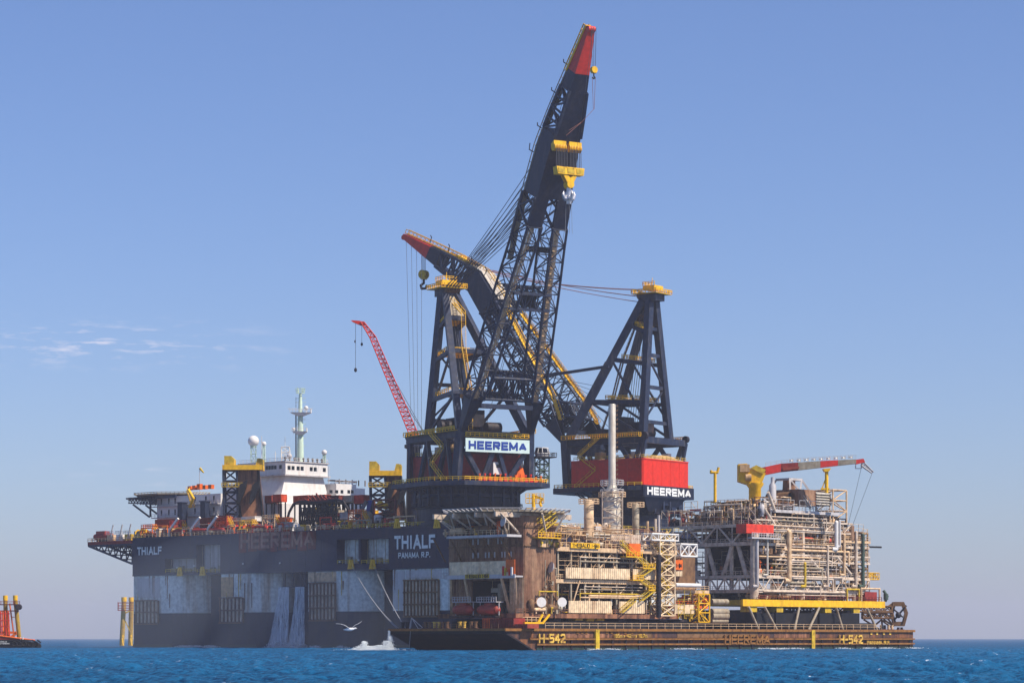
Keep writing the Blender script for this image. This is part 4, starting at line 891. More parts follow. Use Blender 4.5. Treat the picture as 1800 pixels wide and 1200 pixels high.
for q in (582, 592, 601, 613, 619): b = T.fb(q, A0 - 3); zz = T.z(864, A0, b); m = MB(); T.box(m, A0 - 3.08, A0 - 2.8, b - .6, b + .6, zz - .6, zz + .5); m.build('window', 'window', wing)
m = MB(); rail(m, [T.W(A0 - 3, bw + 1, z2), T.W(A0 - 3, bw2 - 4, z2), T.W(A0 + 10, bw2 - 4, z2)], r=.08); m.build('roof_railing', 'offwhite', wing)
m = MB(); T.box(m, A0 + 7, A0 + 9, bw + 8, bw + 20, z2 + 1.6, z2 + 2); [m.bar(T.W(A0 + 3, bw + 8 + k * 3, z2), T.W(A0 + 3, bw + 8 + k * 3, z2 + 2), .3) for k in range(5)]; m.build('roof_equipment', 'brownsteel', wing)
m = MB(); T.box(m, A0 - 4, A0 + 40, 25, bw + 1.1, DK, zl - 3.05); T.box(m, A0 - 1, A0 + 48, 26, 50, zl - 3, zl); m.build('lower_deckhouse', 'white', acc)
# grey deckhouse under the helideck
za, zc_ = T.z(925, 150, 20), T.z(868, 150, 20)
m = MB(); a0, a1 = T.fa(388, 20), T.fa(276, 20); T.box(m, a0, a1, 20, 44, DK, zc_); dh = m.build('forward_deckhouse', 'white', acc)
a2 = T.fa(392, 20); m = MB(); T.box(m, T.fa(425, 22), a0 - .03, 22, 44, DK, T.z(848, 130, 20)); m.build('deckhouse_tower', 'white', acc)
for py in (885, 905):
    zz = T.z(py, 150, 20); m = MB(); T.box(m, a0, a1 + 1.5, 18.6, 20, zz - .3, zz); rail(m, [T.W(a0, 18.7, zz), T.W(a1 + 1.5, 18.7, zz)], r=.07); m.build('gallery', 'offwhite', dh)
    for q in (284, 297, 308, 343, 362, 376):
        a = T.fa(q, 20); m = MB(); T.box(m, a - .35, a + .35, 19.93, 20.2, zz + .6, zz + 2.6); m.build('door', 'dark', dh)
for q in (321, 361):
    a = T.fa(q, 17); m = MB(); T.box(m, a - 1.3, a + 1.3, 15.8, 18, DK, T.z(882, 150, 17)); T.box(m, a - 1.6, a + 1.6, 15.5, 18.3, T.z(882, 150, 17), T.z(882, 150, 17) + .3); m.build('exhaust_casing', 'navy', acc)
m = MB(); rail(m, [T.W(A0, 30, zt + .3), T.W(A0 + 24, 30, zt + .3)], r=.06); rail(m, [T.W(A0, 30, zt + .3), T.W(A0, bw, zt + .3)], r=.06); m.build('bridge_railing', 'white', acc)
for q in range(505, 576, 8): 
    b = T.fb(q, A0); m = MB(); m.tube(T.W(A0 + 1, b, zt + .3), T.W(A0 + 1, b, zt + 1.2), .3); m.ball(T.W(A0 + 1, b, zt + 1.4), .45, 6, 4); m.build('searchlight', 'dark', acc)
# ---- helideck
ac, bc = T.fa(302, 26), 26; zh = T.z(869, ac, bc)
hel = thing('helideck', 'grey octagonal helicopter deck on dark brackets at the bow, above the grey deckhouse', 'helideck', T.W(ac, bc, zh))
oc = [T.W(ac + math.cos(R(22.5 + 45 * i)) * 15, bc + math.sin(R(22.5 + 45 * i)) * 11.5, 0) for i in range(8)]
m = MB(); m.prism([(p.x, p.y) for p in oc], zh - .5, zh); m.build('landing_deck', 'greysteel', hel)
m = MB(); cc = [p + V(0, 0, zh - .2) for p in oc]; c0 = T.W(ac, bc, zh - .2); out_ = [c0 + (p - c0) * 1.09 + V(0, 0, .5) for p in cc]
for i in range(8):
    j = (i + 1) % 8; m.bar(out_[i], out_[j], .2)
    for k in range(7): m.bar(cc[i].lerp(cc[j], k / 7), out_[i].lerp(out_[j], k / 7), .14)
m.build('safety_net', 'greysteel', hel)
m = MB()
for b in (17.5, 23, 29, 34.5):
    m.bar(T.W(ac - 13, b, zh - 1.3), T.W(ac + 13.5, b, zh - 1.3), .5, .9)
    for k in range(9): m.bar(T.W((ac - 4.2) + 2 + k * 1.9, b, zh - 1.2), T.W((ac - 4.2) + 3 + k * 1.6, b, zh - 3.6 + max(0, k - 4) * .25), .3); m.bar(T.W((ac - 4.2) + 2 + k * 1.9, b, zh - 1.2), T.W((ac - 4.2) + 4.6 + k * 1.6, b, zh - 3.6 + max(0, k - 4) * .25), .25)
    m.bar(T.W((ac - 4.2) + 2, b, zh - 3.6), T.W((ac - 4.2) + 17.6, b, zh - 2.8), .4)
    m.bar(T.W(a1 + 1, b, zh - 8), T.W((ac - 4.2) + 15, b, zh - 3.4), .5); m.bar(T.W(a1 + .5, b, zh - 8), T.W(a1 + .5, b, zh - 1), .5)
for k in range(8): m.bar(T.W((ac - 4.2) + 3 + 2 * k, 16, zh - 1.3), T.W((ac - 4.2) + 3 + 2 * k, 36, zh - 1.3), .4, .6)
m.build('support_truss', 'navy', hel)
m = MB(); 
for q in (332, 340, 348, 358, 368): a = T.fa(q, 12); T.box(m, a - .9, a + .7, 12, 13.4, zh + .05, zh + random.uniform(.8, 2.0))
m.build('firefighting_gear', 'orange', hel)
m = MB(); m.path([T.W(T.fa(333, 10), 10, zh - 6), T.W(T.fa(340, 10), 10, zh - 3), T.W(T.fa(331, 10), 10, zh)], .5, 6); stair(m, T.W(T.fa(340, 11), 11, zh - 6), T.W(T.fa(330, 11), 11, zh - .2), 1.2); m.build('helideck_stair', 'yellow', hel)
# windsock
px = T.fa(351, 20); p = T.W(px, 20, zh); ws = thing('windsock', 'striped windsock on a thin pole above the helideck', 'windsock', p)
m = MB(); m.tube(p, p + V(0, 0, 8), .12); m.build('pole', 'offwhite', ws); m = MB(); m.tube(p + V(0, 0, 8), p + V(1.4, 0, 6.4), .45, .25, n=8); m.build('sock', 'yellowr', ws)
# ---- mast
zt0 = zt; am = A0 + 4; bm = T.fb(528, am); zz = lambda y: T.z(y, am, bm); c = T.W(am, bm, 0)
mast = thing('radar_mast', 'tall pale green radar mast with two platforms on the white bridge roof', 'mast', T.W(am, bm, zt0 + .35))
m = MB(); m.tube(c + V(0, 0, zt0 + .4), c + V(0, 0, zz(725)), 1.25, .85, n=10); m.tube(c + V(0, 0, zz(725)), c + V(0, 0, zz(692)), .75, .5, n=8); m.build('mast_tube', 'mast', mast)
m = MB(); [m.bar(c + V(-1.5, 0, z), c + V(-1.5, 0, z + 1), .12) for z in np.arange(zt0 + 1, zz(700), 1.2)]; m.bar(c + V(-1.5, 0, zt0 + .4), c + V(-1.5, 0, zz(728)), .3); m.build('mast_ladder', 'dark', mast)
m = MB()
for y, wl, wr in ((725, 3.4, 3.6), (758, 2.8, 2.2)):
    z = zz(y); m.hexa([c + V(-.8, -1.5, z - 1.2), c + V(.8, -1.5, z - 1.2), c + V(.8, 1.5, z - 1.2), c + V(-.8, 1.5, z - 1.2)], [c + V(-wl, -2, z), c + V(wr, -2, z), c + V(wr, 2, z), c + V(-wl, 2, z)])
    rail(m, [c + V(-wl, -2, z), c + V(wr, -2, z), c + V(wr, 2, z)], sp=1, r=.06)
m.bar(c + V(-4.2, 0, zz(718)), c + V(4.2, 0, zz(718)), .3, .2); m.build('mast_platform', 'white', mast)
for dx, y, r in ((2.0, 717, .75), (-2.2, 754, .5)): m = MB(); m.ball(c + V(dx, -.5, zz(y)), r, 10, 8); m.tube(c + V(dx, -.5, zz(y) - 1.5), c + V(dx, -.5, zz(y)), .15); m.build('small_dome', 'white', mast)
m = MB()
for i in range(6):
    a = i * 1.05; m.bar(c + V(math.cos(a) * 1.3, math.sin(a) * 1.3, zz(691)), c + V(math.cos(a) * 1.6, math.sin(a) * 1.6, zz(682)), .14)
for y in (691, 687, 683): [m.bar(c + V(math.cos(i) * 1.4, math.sin(i) * 1.4, zz(y)), c + V(math.cos(i + 1) * 1.4, math.sin(i + 1) * 1.4, zz(y)), .14) for i in range(6)]
[m.tube(c + V(x, 0, zz(691)), c + V(x, 0, zz(680)), .07, n=4) for x in (-1, .2, 1.2)]; m.build('antenna_cage', 'mast', mast)
m = MB(); [m.bar(c + V(-1.4, 0, zz(y)), c + V(1.9, 0, zz(y)), .15) for y in (700, 707, 737, 745, 770, 783)]; m.build('yard', 'mast', mast)
# ---- radomes and aerials
def dome_tower(px, py, r, ph, label, am, bm, split=False, kind='radome'):
    c = T.W(T.fa(px, bm) if am is None else am, bm, 0); a_ = (c - T.o).dot(T.a); z = T.z(py, a_, bm)
    t = thing(kind, label, 'radome', V(c.x, c.y, ph)); m = MB(); m.ball(V(c.x, c.y, z), r, 20, 14); m.build('dome', 'white', t)
    m = MB(); q = r * .45; A = [V(c.x + x * q, c.y + y * q, ph) for x, y in ((-1, -1), (1, -1), (1, 1), (-1, 1))]; B = [p + V(0, 0, z - r * .9 - ph) for p in A]
    truss(m, A, B, 4, .13, .09); m.lathe(V(c.x, c.y, 0), [(r * .55, z - r * 1.15), (r * .6, z - r * .8)], 12); m.build('support', 'mast', t); return t
dome_tower(445.5, 775, 1.9, zm, 'largest white radome, on a pale lattice stand above the rusty ramp', None, 34)
dome_tower(464, 779.5, .8, zt + .3, 'small white radome beside a whip aerial, right of the largest radome', None, 38)
dome_tower(570, 795, .95, zt + .3, 'grey radome on a thin stand at the right end of the bridge roof', None, 48)
c = T.W(T.fa(501, 36), 36, 0); t = thing('aerial_frame', 'white lattice frame with a dish on the bridge roof, left of the mast', 'antenna', V(c.x, c.y, zt))
m = MB(); A = [c + V(x, y, zt) for x, y in ((-1.2, -1), (1.8, -1), (1.8, 1), (-1.2, 1))]; truss(m, A, [p + V(-.3 if i in (1, 2) else 0, 0, 5.6) for i, p in enumerate(A)], 3, .15, .1); m.tube(c + V(0, 0, zt), c + V(0, 0, zt + 9), .08, n=4); m.build('lattice', 'white', t)
m = MB(); m.ball(c + V(1.6, -1.2, zt + 2.4), .9, 10, 6); m.build('dish', 'offwhite', t)
for k, (q, h) in enumerate(((398, 8), (460, 9.5), (484, 4), (578, 6))):
    c = T.W(T.fa(q, 33), 33, 0); m = MB(); z0 = {398: zm, 460: zt, 484: zt, 578: zm - 4}[q]; m.tube(c + V(0, 0, z0), c + V(0, 0, z0 + h), .12); m.bar(c + V(-.5, 0, z0 + h * .8), c + V(.5, 0, z0 + h * .8), .1)
    m.build('whip_aerial', 'white', None, loc=c + V(0, 0, z0), label=['white whip aerial behind the left yellow ramp head', 'tall whip aerial between the two left radomes', 'short whip aerial on the bridge roof left of the mast', 'whip aerial at the right foot of the bridge block'][k], cat='aerial')
# ---- boom rest ramps
def ramp(px0, px1, ptop, b, label, knobx, pr0, pr1, pbot):
    a = T.fa((px0 + px1) / 2, b); zt = T.z(ptop, a, b); c = T.W(a, b, 0); s = c.y / FPX
    t = thing('boom_rest', label, 'boom rest', V(c.x, c.y, DK)); X = lambda px: (px - 900) * s
    P = lambda px, dy, z: V(X(px), c.y + dy, z)
    m = MB(); m.hexa([P(px0, -4, zt - 1.6), P(px1, -4, zt - 1.6), P(px1, 4, zt - 1.6), P(px0, 4, zt - 1.6)], [P(px0, -4, zt), P(px1, -4, zt), P(px1, 4, zt), P(px0, 4, zt)]); m.build('head_beam', 'yellow', t)
    for q0, q1 in ((knobx, knobx + 17), (px1 - 12, px1)):
        if q0 > px1 - 20 and 'near' in label: continue
        m = MB(); m.slab([P(q0, -3.5, zt), P(q1, -3.5, zt), P(q1, -3.5, zt + 2), P(q1 - 5, -3.5, zt + (3.0 if q0 == knobx else 2.2)), P(q0 + (0 if q0 == knobx else 3), -3.5, zt + (3.0 if q0 == knobx else 2.2))], (0, 7, 0)); m.build('guide_horn', 'yellowr', t)
    m = MB(); m.slab([P(pr0, -2, zt - 1.6), P(pr1, -2, zt - 1.6), P(pr1 + 10, -3, DK + 4), P(pr0 + 11, -3, DK + 4)], (0, 5, 0)); m.build('sloping_plate', 'rust', t)
    m = MB(); m.bar(P(pr1, -2.5, zt - 1.6), P(pr1 + 10, -3.5, DK + 3), .6); m.bar(P(pr0, -2.5, zt - 1.6), P(pr0 + 11, -3.5, DK + 4), .35); m.build('plate_edge', 'black', t)
    m = MB(); w = (pr0 + 2 - px0) ; A = [P(px0 + 3, -3, DK), P(pr0 + 4, -3, DK), P(pr0 + 4, 3, DK), P(px0 + 3, 3, DK)]; B = [P(px0 + 1, -3, zt - 1.6), P(pr0 + 2, -3, zt - 1.6), P(pr0 + 2, 3, zt - 1.6), P(px0 + 1, 3, zt - 1.6)]
    truss(m, A, B, 6, .38, .26); m.build('lattice_tower', 'navy', t)
    for q, yy in ((pr0 + 8, pbot), (pr0 + 30, pbot)):
        if q + 8 > px1 + 6 and 'near' in label: continue
        zz = T.z(yy, a, b); m = MB(); m.slab([P(q, -3.2, zz), P(q + 13, -3.2, zz + 1.5), P(q + 11, -3.2, zz - 1), P(q + 3, -3.2, zz - 5), P(q - 3, -3.2, zz - 6.5), P(q - 6, -3.2, zz - 6)], (0, -2, 0)); m.build('bracket_arm', 'black', t)
    zz = T.z(857, a, b); m = MB(); m.hexa([P(px0 - 1, -4.5, zz), P(pr0 + 12, -4.5, zz), P(pr0 + 12, -3, zz), P(px0 - 1, -3, zz)], [p + V(0, 0, .3) for p in (P(px0 - 1, -4.5, zz), P(pr0 + 12, -4.5, zz), P(pr0 + 12, -3, zz), P(px0 - 1, -3, zz))]); rail(m, [P(px0 - 1, -4.5, zz + .3), P(pr0 + 12, -4.5, zz + .3)], r=.1, sp=1.2); m.build('ramp_gallery', 'yellowr', t)
ramp(393, 463, 818, 14, 'rusty sloping ramp with yellow head beam on a dark lattice tower, left of the bridge', 396, 416, 455, 853)
ramp(650, 706, 828, 30, 'second rusty ramp with yellow head beam, between the white wing and the tall crane', 650, 676, 705, 853)
# ---- red lattice crane
def red_crane():
    b = 40; a = T.fa(726, b); c = T.W(a, b, 0); s = c.y / FPX; P = lambda px, py, dy=0: V((px - 900) * s, c.y + dy, CAMH + (HY - py) * s)
    t = thing('deck_crane', 'slim red lattice boom crane leaning left behind the tall dark crane', 'crane', V(c.x, c.y, DK))
    m = MB(); base = P(727, 762); 
    m.lathe(V(base.x, base.y, 0), [(2.6, DK), (2.2, base.z - 5), (3, base.z - 4.6), (3, base.z - 3.6)], 16); m.build('pedestal', 'navy', t)
    m = MB(); m.hexa([P(716, 774, -3), P(738, 774, -3), P(738, 774, 3), P(716, 774, 3)], [P(718, 761, -2.5), P(736, 761, -2.5), P(736, 761, 2.5), P(718, 761, 2.5)]); m.build('crane_house', 'orange', t)
    m = MB(); sec = lambda px, py, w: [P(px - w, py, -1.2), P(px + w, py, -1.2), P(px + w, py, 1.2), P(px - w, py, 1.2)]
    truss(m, sec(727, 762, 8), sec(655, 592, 5.5), 22, .2, .11); truss(m, sec(655, 592, 5.5), [P(634, 566, -.8), P(640, 566, -.8), P(640, 566, .8), P(634, 566, .8)], 3, .2, .13)
    o = m.build('lattice_boom', 'tipred', t)
    m = MB(); m.slab([P(617, 563, -.6), P(620, 566, -.6), P(634, 572, -.6), P(644, 572, -.6), P(640, 566, -.6), P(632, 564, -.6)], (0, 1.2, 0)); m.build('jib_head', 'red', t)
    m = MB(); m.bar(P(664, 614), P(700, 690), .25); m.tube(P(700, 690), P(746, 762), .12); m.tube(P(668, 622, 1), P(748, 764, 1), .1); m.tube(P(700, 692), P(712, 706), .2); m.build('stay_rope', 'rope', t)
    m = MB(); m.tube(P(625, 568), P(625, 648), .06, n=4); m.tube(P(636, 570), P(636, 604), .06, n=4); m.ball(P(625, 650), .5, 8, 5, 1.5); m.ball(P(636, 605), .4, 8, 5, 1.4); m.ball(P(624, 600), .25, 6, 4, 2); m.build('hook_line', 'dark', t)
red_crane()
# ---- containers and boxes along the deck
def container(px, py, w, h, colr, label, b, group='cargo containers on the vessel deck', d=2.6):
    a = T.fa(px, b); z0 = T.z(py, a, b); c = T.W(a, b, 0); s = c.y / FPX; wa = w * s / .716 * .98; hh = h * s
    t = thing('shipping_container', label, 'container', T.W(a, b, z0), group)
    m = MB(); T.box(m, a - wa, a, b + .12, b + d - .12, z0 + .1, z0 + hh - .1); m.build('body', colr, t)
    m = MB()
    for aa in (a - wa, a):
        for bb in (b, b + d): m.bar(T.W(aa, bb, z0), T.W(aa, bb, z0 + hh), .22)
    for zz in (z0 + .08, z0 + hh - .08):
        m.bar(T.W(a - wa, b, zz), T.W(a, b, zz), .2); m.bar(T.W(a - wa, b + d, zz), T.W(a, b + d, zz), .2); m.bar(T.W(a, b, zz), T.W(a, b + d, zz), .2); m.bar(T.W(a - wa, b, zz), T.W(a - wa, b + d, zz), .2)
    for k in range(1, int(wa / .7)): x = a - wa + k * .7; m.bar(T.W(x, b + .06, z0 + .2), T.W(x, b + .06, z0 + hh - .2), .12)
    m.build('frame', colr, t)
    if z0 > DK + 1.2:
        m = MB(); [m.bar(T.W(x, y, DK), T.W(x, y, z0), .35) for x in (a - wa + .3, a - .3) for y in (b + .3, b + d - .3)]; m.bar(T.W(a - wa, b + .3, z0 - .2), T.W(a, b + .3, z0 - .2), .3); m.build('stand', 'dark', t)
    return t
for i, (px, py, w, h, colr, lb, b) in enumerate([
    (273, 927, 33, 14, 'contbrown', 'dark red container nearest the bow, under the grey deckhouse', 9),
    (376, 925, 25, 16, 'orange', 'bright orange container with yellow end frame on the side deck', 6),
    (352, 925, 22, 15, 'contbrown', 'dark red container left of the bright orange one', 10),
    (405, 925, 24, 15, 'pale', 'pale pink cabin with a small window right of the orange container', 8),
    (480, 882, 15, 13, 'container', 'orange container at the foot of the bridge, nearest the rusty ramp', 22),
    (466, 884, 13, 13, 'contbrown', 'dull brown container directly right of the rusty ramp', 23),
    (516, 885, 28, 14, 'container', 'faded orange container under the white bridge block', 24),
    (548, 884, 25, 14, 'contbrown', 'brown container in the middle of the row under the bridge', 24),
    (575, 885, 22, 14, 'rustred', 'rust red container right of the brown one under the bridge', 24),
    (600, 884, 20, 13, 'pale', 'white container between the brown row and the bright red one', 26),
    (623, 885, 17, 15, 'warnred', 'bright red container under the right end of the white wing', 26),
    (598, 913, 15, 13, 'offwhite', 'white cabin below the bright red container', 12),
    (613, 925, 14, 12, 'pale', 'pale cabin right of the dark lattice frame', 9),
    (640, 906, 15, 9, 'yellow', 'yellow topped cabin beside the blue crane', 15),
    (425, 916, 26, 8, 'white', 'small white house near the foot of the rusty ramp', 6),
    (486, 917, 18, 8, 'orange', 'orange tarpaulin covered box left of the lattice frame', 4),
    (494, 926, 20, 8, 'offwhite', 'white box container at the hull edge left of the lattice frame', 3),
    ]): container(px, py, w, h, colr, lb, b)
# ---- winches, A-frames, pipe racks along the deck edge (each its own thing)
random.seed(21)
k = 0
names = [('yellow', 'yellow'), ('orange', 'orange'), ('redrust', 'dull red'), ('cream', 'cream'), ('warnred', 'bright red')]
spots = [250, 262, 286, 300, 312, 328, 340, 392, 408, 424, 436, 448, 462, 476, 502, 610, 628, 688]
refs = ['nearest the bow railing', 'before the small lamp posts near the bow', 'left of the first davit', 'beside the first sloping davit', 'between the sloping davits', 'under the left exhaust casing', 'under the right exhaust casing', 'right of the orange container',
        'below the small window cabin', 'left of the rusty ramp foot', 'below the rusty ramp foot', 'right of the rusty ramp foot', 'left of the orange tarpaulin box', 'in front of the orange tarpaulin box', 'at the left foot of the lattice frame', 'right of the lattice frame', 'left of the blue crane', 'right of the blue crane, under the second ramp']
for px, rf in zip(spots, refs):
    b = 4.2; a = T.fa(px, b); cm, cn = names[k % 5]
    if k % 3 == 0:
        t = thing('mooring_winch', cn + ' mooring winch ' + rf, 'winch', T.W(a, b, DK), 'winches along the deck edge')
        m = MB(); m.tube(T.W(a - 2, b, DK + 1.5), T.W(a + 2, b, DK + 1.5), 1.1, n=12); m.build('drum', 'rope', t)
        m = MB(); [m.tube(T.W(a + x, b, DK + 1.5), T.W(a + x + .2, b, DK + 1.5), 1.5, n=12) for x in (-2.2, -.1, 2)]; T.box(m, a - 2.6, a + 2.6, b - 1.3, b + 1.3, DK, DK + .5); m.build('frame', cm, t)
        m = MB(); T.box(m, a + 2.5, a + 3.4, b - .8, b + .8, DK + .5, DK + 2.4); m.build('motor', 'redrust', t)
    elif k % 3 == 1:
        t = thing('deck_gantry', cn + ' railed gantry ' + rf, 'gantry', T.W(a, b, DK), 'gantries along the deck edge'); h = random.uniform(3, 5)
        m = MB(); A = [T.W(a + x, b + y, DK) for x, y in ((-3, -1), (3, -1), (3, 1), (-3, 1))]; B = [p + V(0, 0, h) for p in A]; truss(m, A, B, 2, .2, .14); rail(m, B + [B[0]], sp=1.2, r=.1); m.build('frame', cm, t)
        m = MB(); stair(m, T.W(a - 6.5, b, DK), T.W(a - 3, b, DK + h), 1.0); m.build('stair', 'yellow', t)
        m = MB(); T.box(m, a - 2.4, a + 1.5, b - .6, b + .9, DK, DK + h * .55); m.build('pump_unit', random.choice(['redrust', 'cream', 'dark']), t)
    else:
        t = thing('equipment_skid', cn + ' machinery skid ' + rf, 'machinery', T.W(a, b, DK), 'machinery along the deck edge')
        m = MB(); T.box(m, a - 3, a + 3, b - 1.2, b + 1.2, DK, DK + .35); [m.bar(T.W(a + x, b - 1.1, DK), T.W(a + x, b - 1.1, DK + 2.4), .18) for x in (-3, -1, 1, 3)]; m.bar(T.W(a - 3, b - 1.1, DK + 2.4), T.W(a + 3, b - 1.1, DK + 2.4), .2); m.build('skid_frame', cm, t)
        m = MB(); m.tube(T.W(a - 2.4, b, DK + 1.3), T.W(a + .4, b, DK + 1.3), .85, n=12); m.build('tank', 'pale', t)
        m = MB(); T.box(m, a + .8, a + 2.6, b - .8, b + .8, DK + .35, DK + 2.9); m.build('cabinet', random.choice(['warnred', 'white', 'redrust']), t)
        m = MB(); m.path([T.W(a - 2.5, b - .9, DK + .5), T.W(a - 2.5, b - .9, DK + 3), T.W(a + 1, b - .9, DK + 3), T.W(a + 1, b - .9, DK + 1)], .14); m.build('pipe', 'cream', t)
    k += 1
# sloping davits with white arms
for i, (q, lb) in enumerate(((298, 'white sloping lifeboat davit above the deck edge, nearest the bow'), (336, 'white sloping lifeboat davit, middle of three'), (366, 'white sloping lifeboat davit nearest the orange container'))):
    a = T.fa(q, 2.5); t = thing('lifeboat_davit', lb, 'davit', T.W(a, 2.5, DK), 'davits along the deck edge')
    m = MB(); m.bar(T.W(a, 2.5, DK), T.W(a, 2.5, DK + 2.2), .7); m.bar(T.W(a, 2.5, DK + 2.2), T.W(a - 4, 3, DK + 6), .7); m.build('arm', 'white', t)
    m = MB(); m.tube(T.W(a - 1.5, 2.6, DK + 1.4), T.W(a - 7.4, 2.6, DK + 1.4), .9, n=10); m.ball(T.W(a - 1.5, 2.6, DK + 1.4), .9, 8, 6); m.ball(T.W(a - 7.4, 2.6, DK + 1.4), .9, 8, 6); m.build('boat_hull', 'redrust', t)
# bow platform lifeboat and posts
a = T.fa(182, 6); t = thing('lifeboat', 'dull red lifeboat on the bow platform at the far left', 'lifeboat', T.W(a, 6, DK - .5))
m = MB(); 
prof = [(-6, .1), (-5, 1.0), (-2, 1.4), (2, 1.4), (4.6, 1.0), (5.6, .2)]
for (x0, r0), (x1, r1) in zip(prof, prof[1:]): m.tube(T.W(a + x0, 6, DK + 1.2), T.W(a + x1, 6, DK + 1.2), r0, r1, n=12)
m.build('boat_hull', 'redrust', t); m = MB(); T.box(m, a - 2, a + 3, 5, 7, DK + 2.2, DK + 3.1); m.build('canopy', 'lifeboat', t); m = MB(); T.box(m, a - 3, a + 3, 5.2, 6.8, DK - .55, DK + .2); m.build('cradle', 'dark', t)
for i, (q, cl, lb) in enumerate(((197, 'cream', 'cream deck machinery on the bow platform beside the red lifeboat'), (213, 'white', 'white deck machinery at the bow corner post'), (228, 'yellowr', 'yellow deck machinery where the bow platform meets the hull'))):
    a = T.fa(q, 5); t = thing('equipment_skid', lb, 'machinery', T.W(a, 5, DK - .55), 'machinery along the deck edge')
    m = MB(); T.box(m, a - 1.8, a + 1.8, 4.2, 6, DK - .55, DK + 1.6); m.build('housing', cl, t); m = MB(); m.bar(T.W(a, 4.1, DK), T.W(a - 1.8, 4.1, DK + 5), .3); m.bar(T.W(a - 1, 4.1, DK), T.W(a - 1, 4.1, DK + 3), .25); rail(m, [T.W(a - 2, 4, DK + 1.6), T.W(a + 2, 4, DK + 1.6)], sp=1, r=.09); m.build('post', 'offwhite', t)
# dark lattice frame with curved arms (pipe spool)
def spool():
    b = 14; a0, a1 = T.fa(604, b), T.fa(540, b); z1 = T.z(882, a0, b)
    t = thing('lattice_frame', 'large dark lattice frame with curved arms, in front of the row of containers', 'lattice frame', T.W((a0 + a1) / 2, b, DK))
    m = MB(); A = [T.W(a0, b - 3, DK), T.W(a0, b + 4, DK), T.W(a0, b + 4, z1), T.W(a0, b - 3, z1)]; B = [p + T.a * (a1 - a0) for p in A]; truss(m, A, B, 8, .5, .3, x=True)
    for zz in np.linspace(DK + 1.5, z1 - 1.5, 4): m.bar(T.W(a0, b - 3, zz), T.W(a1, b - 3, zz), .4)
    m.build('lattice', 'black', t)
    for s, aa in ((1, a1), (-1, a0)):
        m = MB(); pts = [T.W(aa + s * x, b - 3, z1 + y) for x, y in ((-4, .6), (0, .8), (3.2, 0), (5.4, -2.6), (6, -4.2))]
        for p, q in zip(pts, pts[1:]): m.bar(p, q, .6)
        m.build('curved_arm', 'dark', t)
    m = MB(); [m.bar(T.W(a0 + (a1 - a0) * k / 9, b - 3, z1 + .5), T.W(a0 + (a1 - a0) * (k + 1) / 9, b - 3, z1 + 1 + (2 - abs(k - 4) * .5)), .4) for k in range(9)]; m.bar(T.W(a0, b - 3, z1 + .6), T.W(a1, b - 3, z1 + .6), .5); m.build('top_chord', 'rustred', t)
    random.seed(3)
    for k in range(14):
        x = a0 + (a1 - a0) * random.random(); zz = DK + 1 + random.random() * (z1 - DK - 3); m = MB(); T.box(m, x, x + random.uniform(1.5, 4), b - 1.5, b + 1, zz, zz + random.uniform(.6, 1.6)); m.build('stowed_gear', random.choice(['dark', 'cream', 'warnred', 'yellowr', 'greysteel', 'dark']), t)
spool()
# small blue knuckle crane and black cage
b = 8; a = T.fa(650, b); c = T.W(a, b, 0); s = c.y / FPX; P = lambda px, py, dy=0: V((px - 900) * s, c.y + dy, CAMH + (HY - py) * s)
t = thing('knuckle_crane', 'dark blue folding deck crane leaning left of the black cage', 'crane', V(c.x, c.y, DK))
m = MB(); m.slab([P(646, 879), P(657, 879), P(654, 922), P(640, 922)], (0, 3, 0)); m.build('column', 'blue', t)
m = MB(); m.bar(P(645, 880), P(625, 912), 1.2); m.bar(P(656, 882), P(650, 905), .8); m.build('folding_arm', 'navy', t)
m = MB(); m.ball(P(646, 908, -1), 1.8, 10, 8); m.build('slew_motor', 'greysteel', t)
t = thing('equipment_cage', 'black steel cage holding yellow floats, between blue crane and second ramp', 'cage', P(675, 921)); z_ = DK
m = MB(); A = [P(657, 0, -2), P(695, 0, -2), P(695, 0, 4), P(657, 0, 4)]; A = [V(p.x, p.y, DK) for p in A]; B = [V(p.x, p.y, P(0, 878).z) for p in A]; truss(m, A, B, 4, .35, .2, x=False); m.build('cage_frame', 'rustred', t)
for i, (q, y) in enumerate(((666, 889), (677, 889), (669, 886))): m = MB(); m.ball(P(q, y, -1), 1.1, 10, 8); m.build('float', 'yellow', t)
m = MB(); m.lathe(P(664, 912, -1) , [(.5, -1.6), (1.7, -1), (1.7, 1), (.5, 1.6)], 14); m.build('white_drum', 'white', t)
m = MB(); m.hexa([P(670, 921, -1), P(692, 921, -1), P(692, 921, 2), P(670, 921, 2)], [P(673, 898, -1), P(690, 898, -1), P(690, 898, 2), P(673, 898, 2)]); m.build('power_pack', 'dark', t)

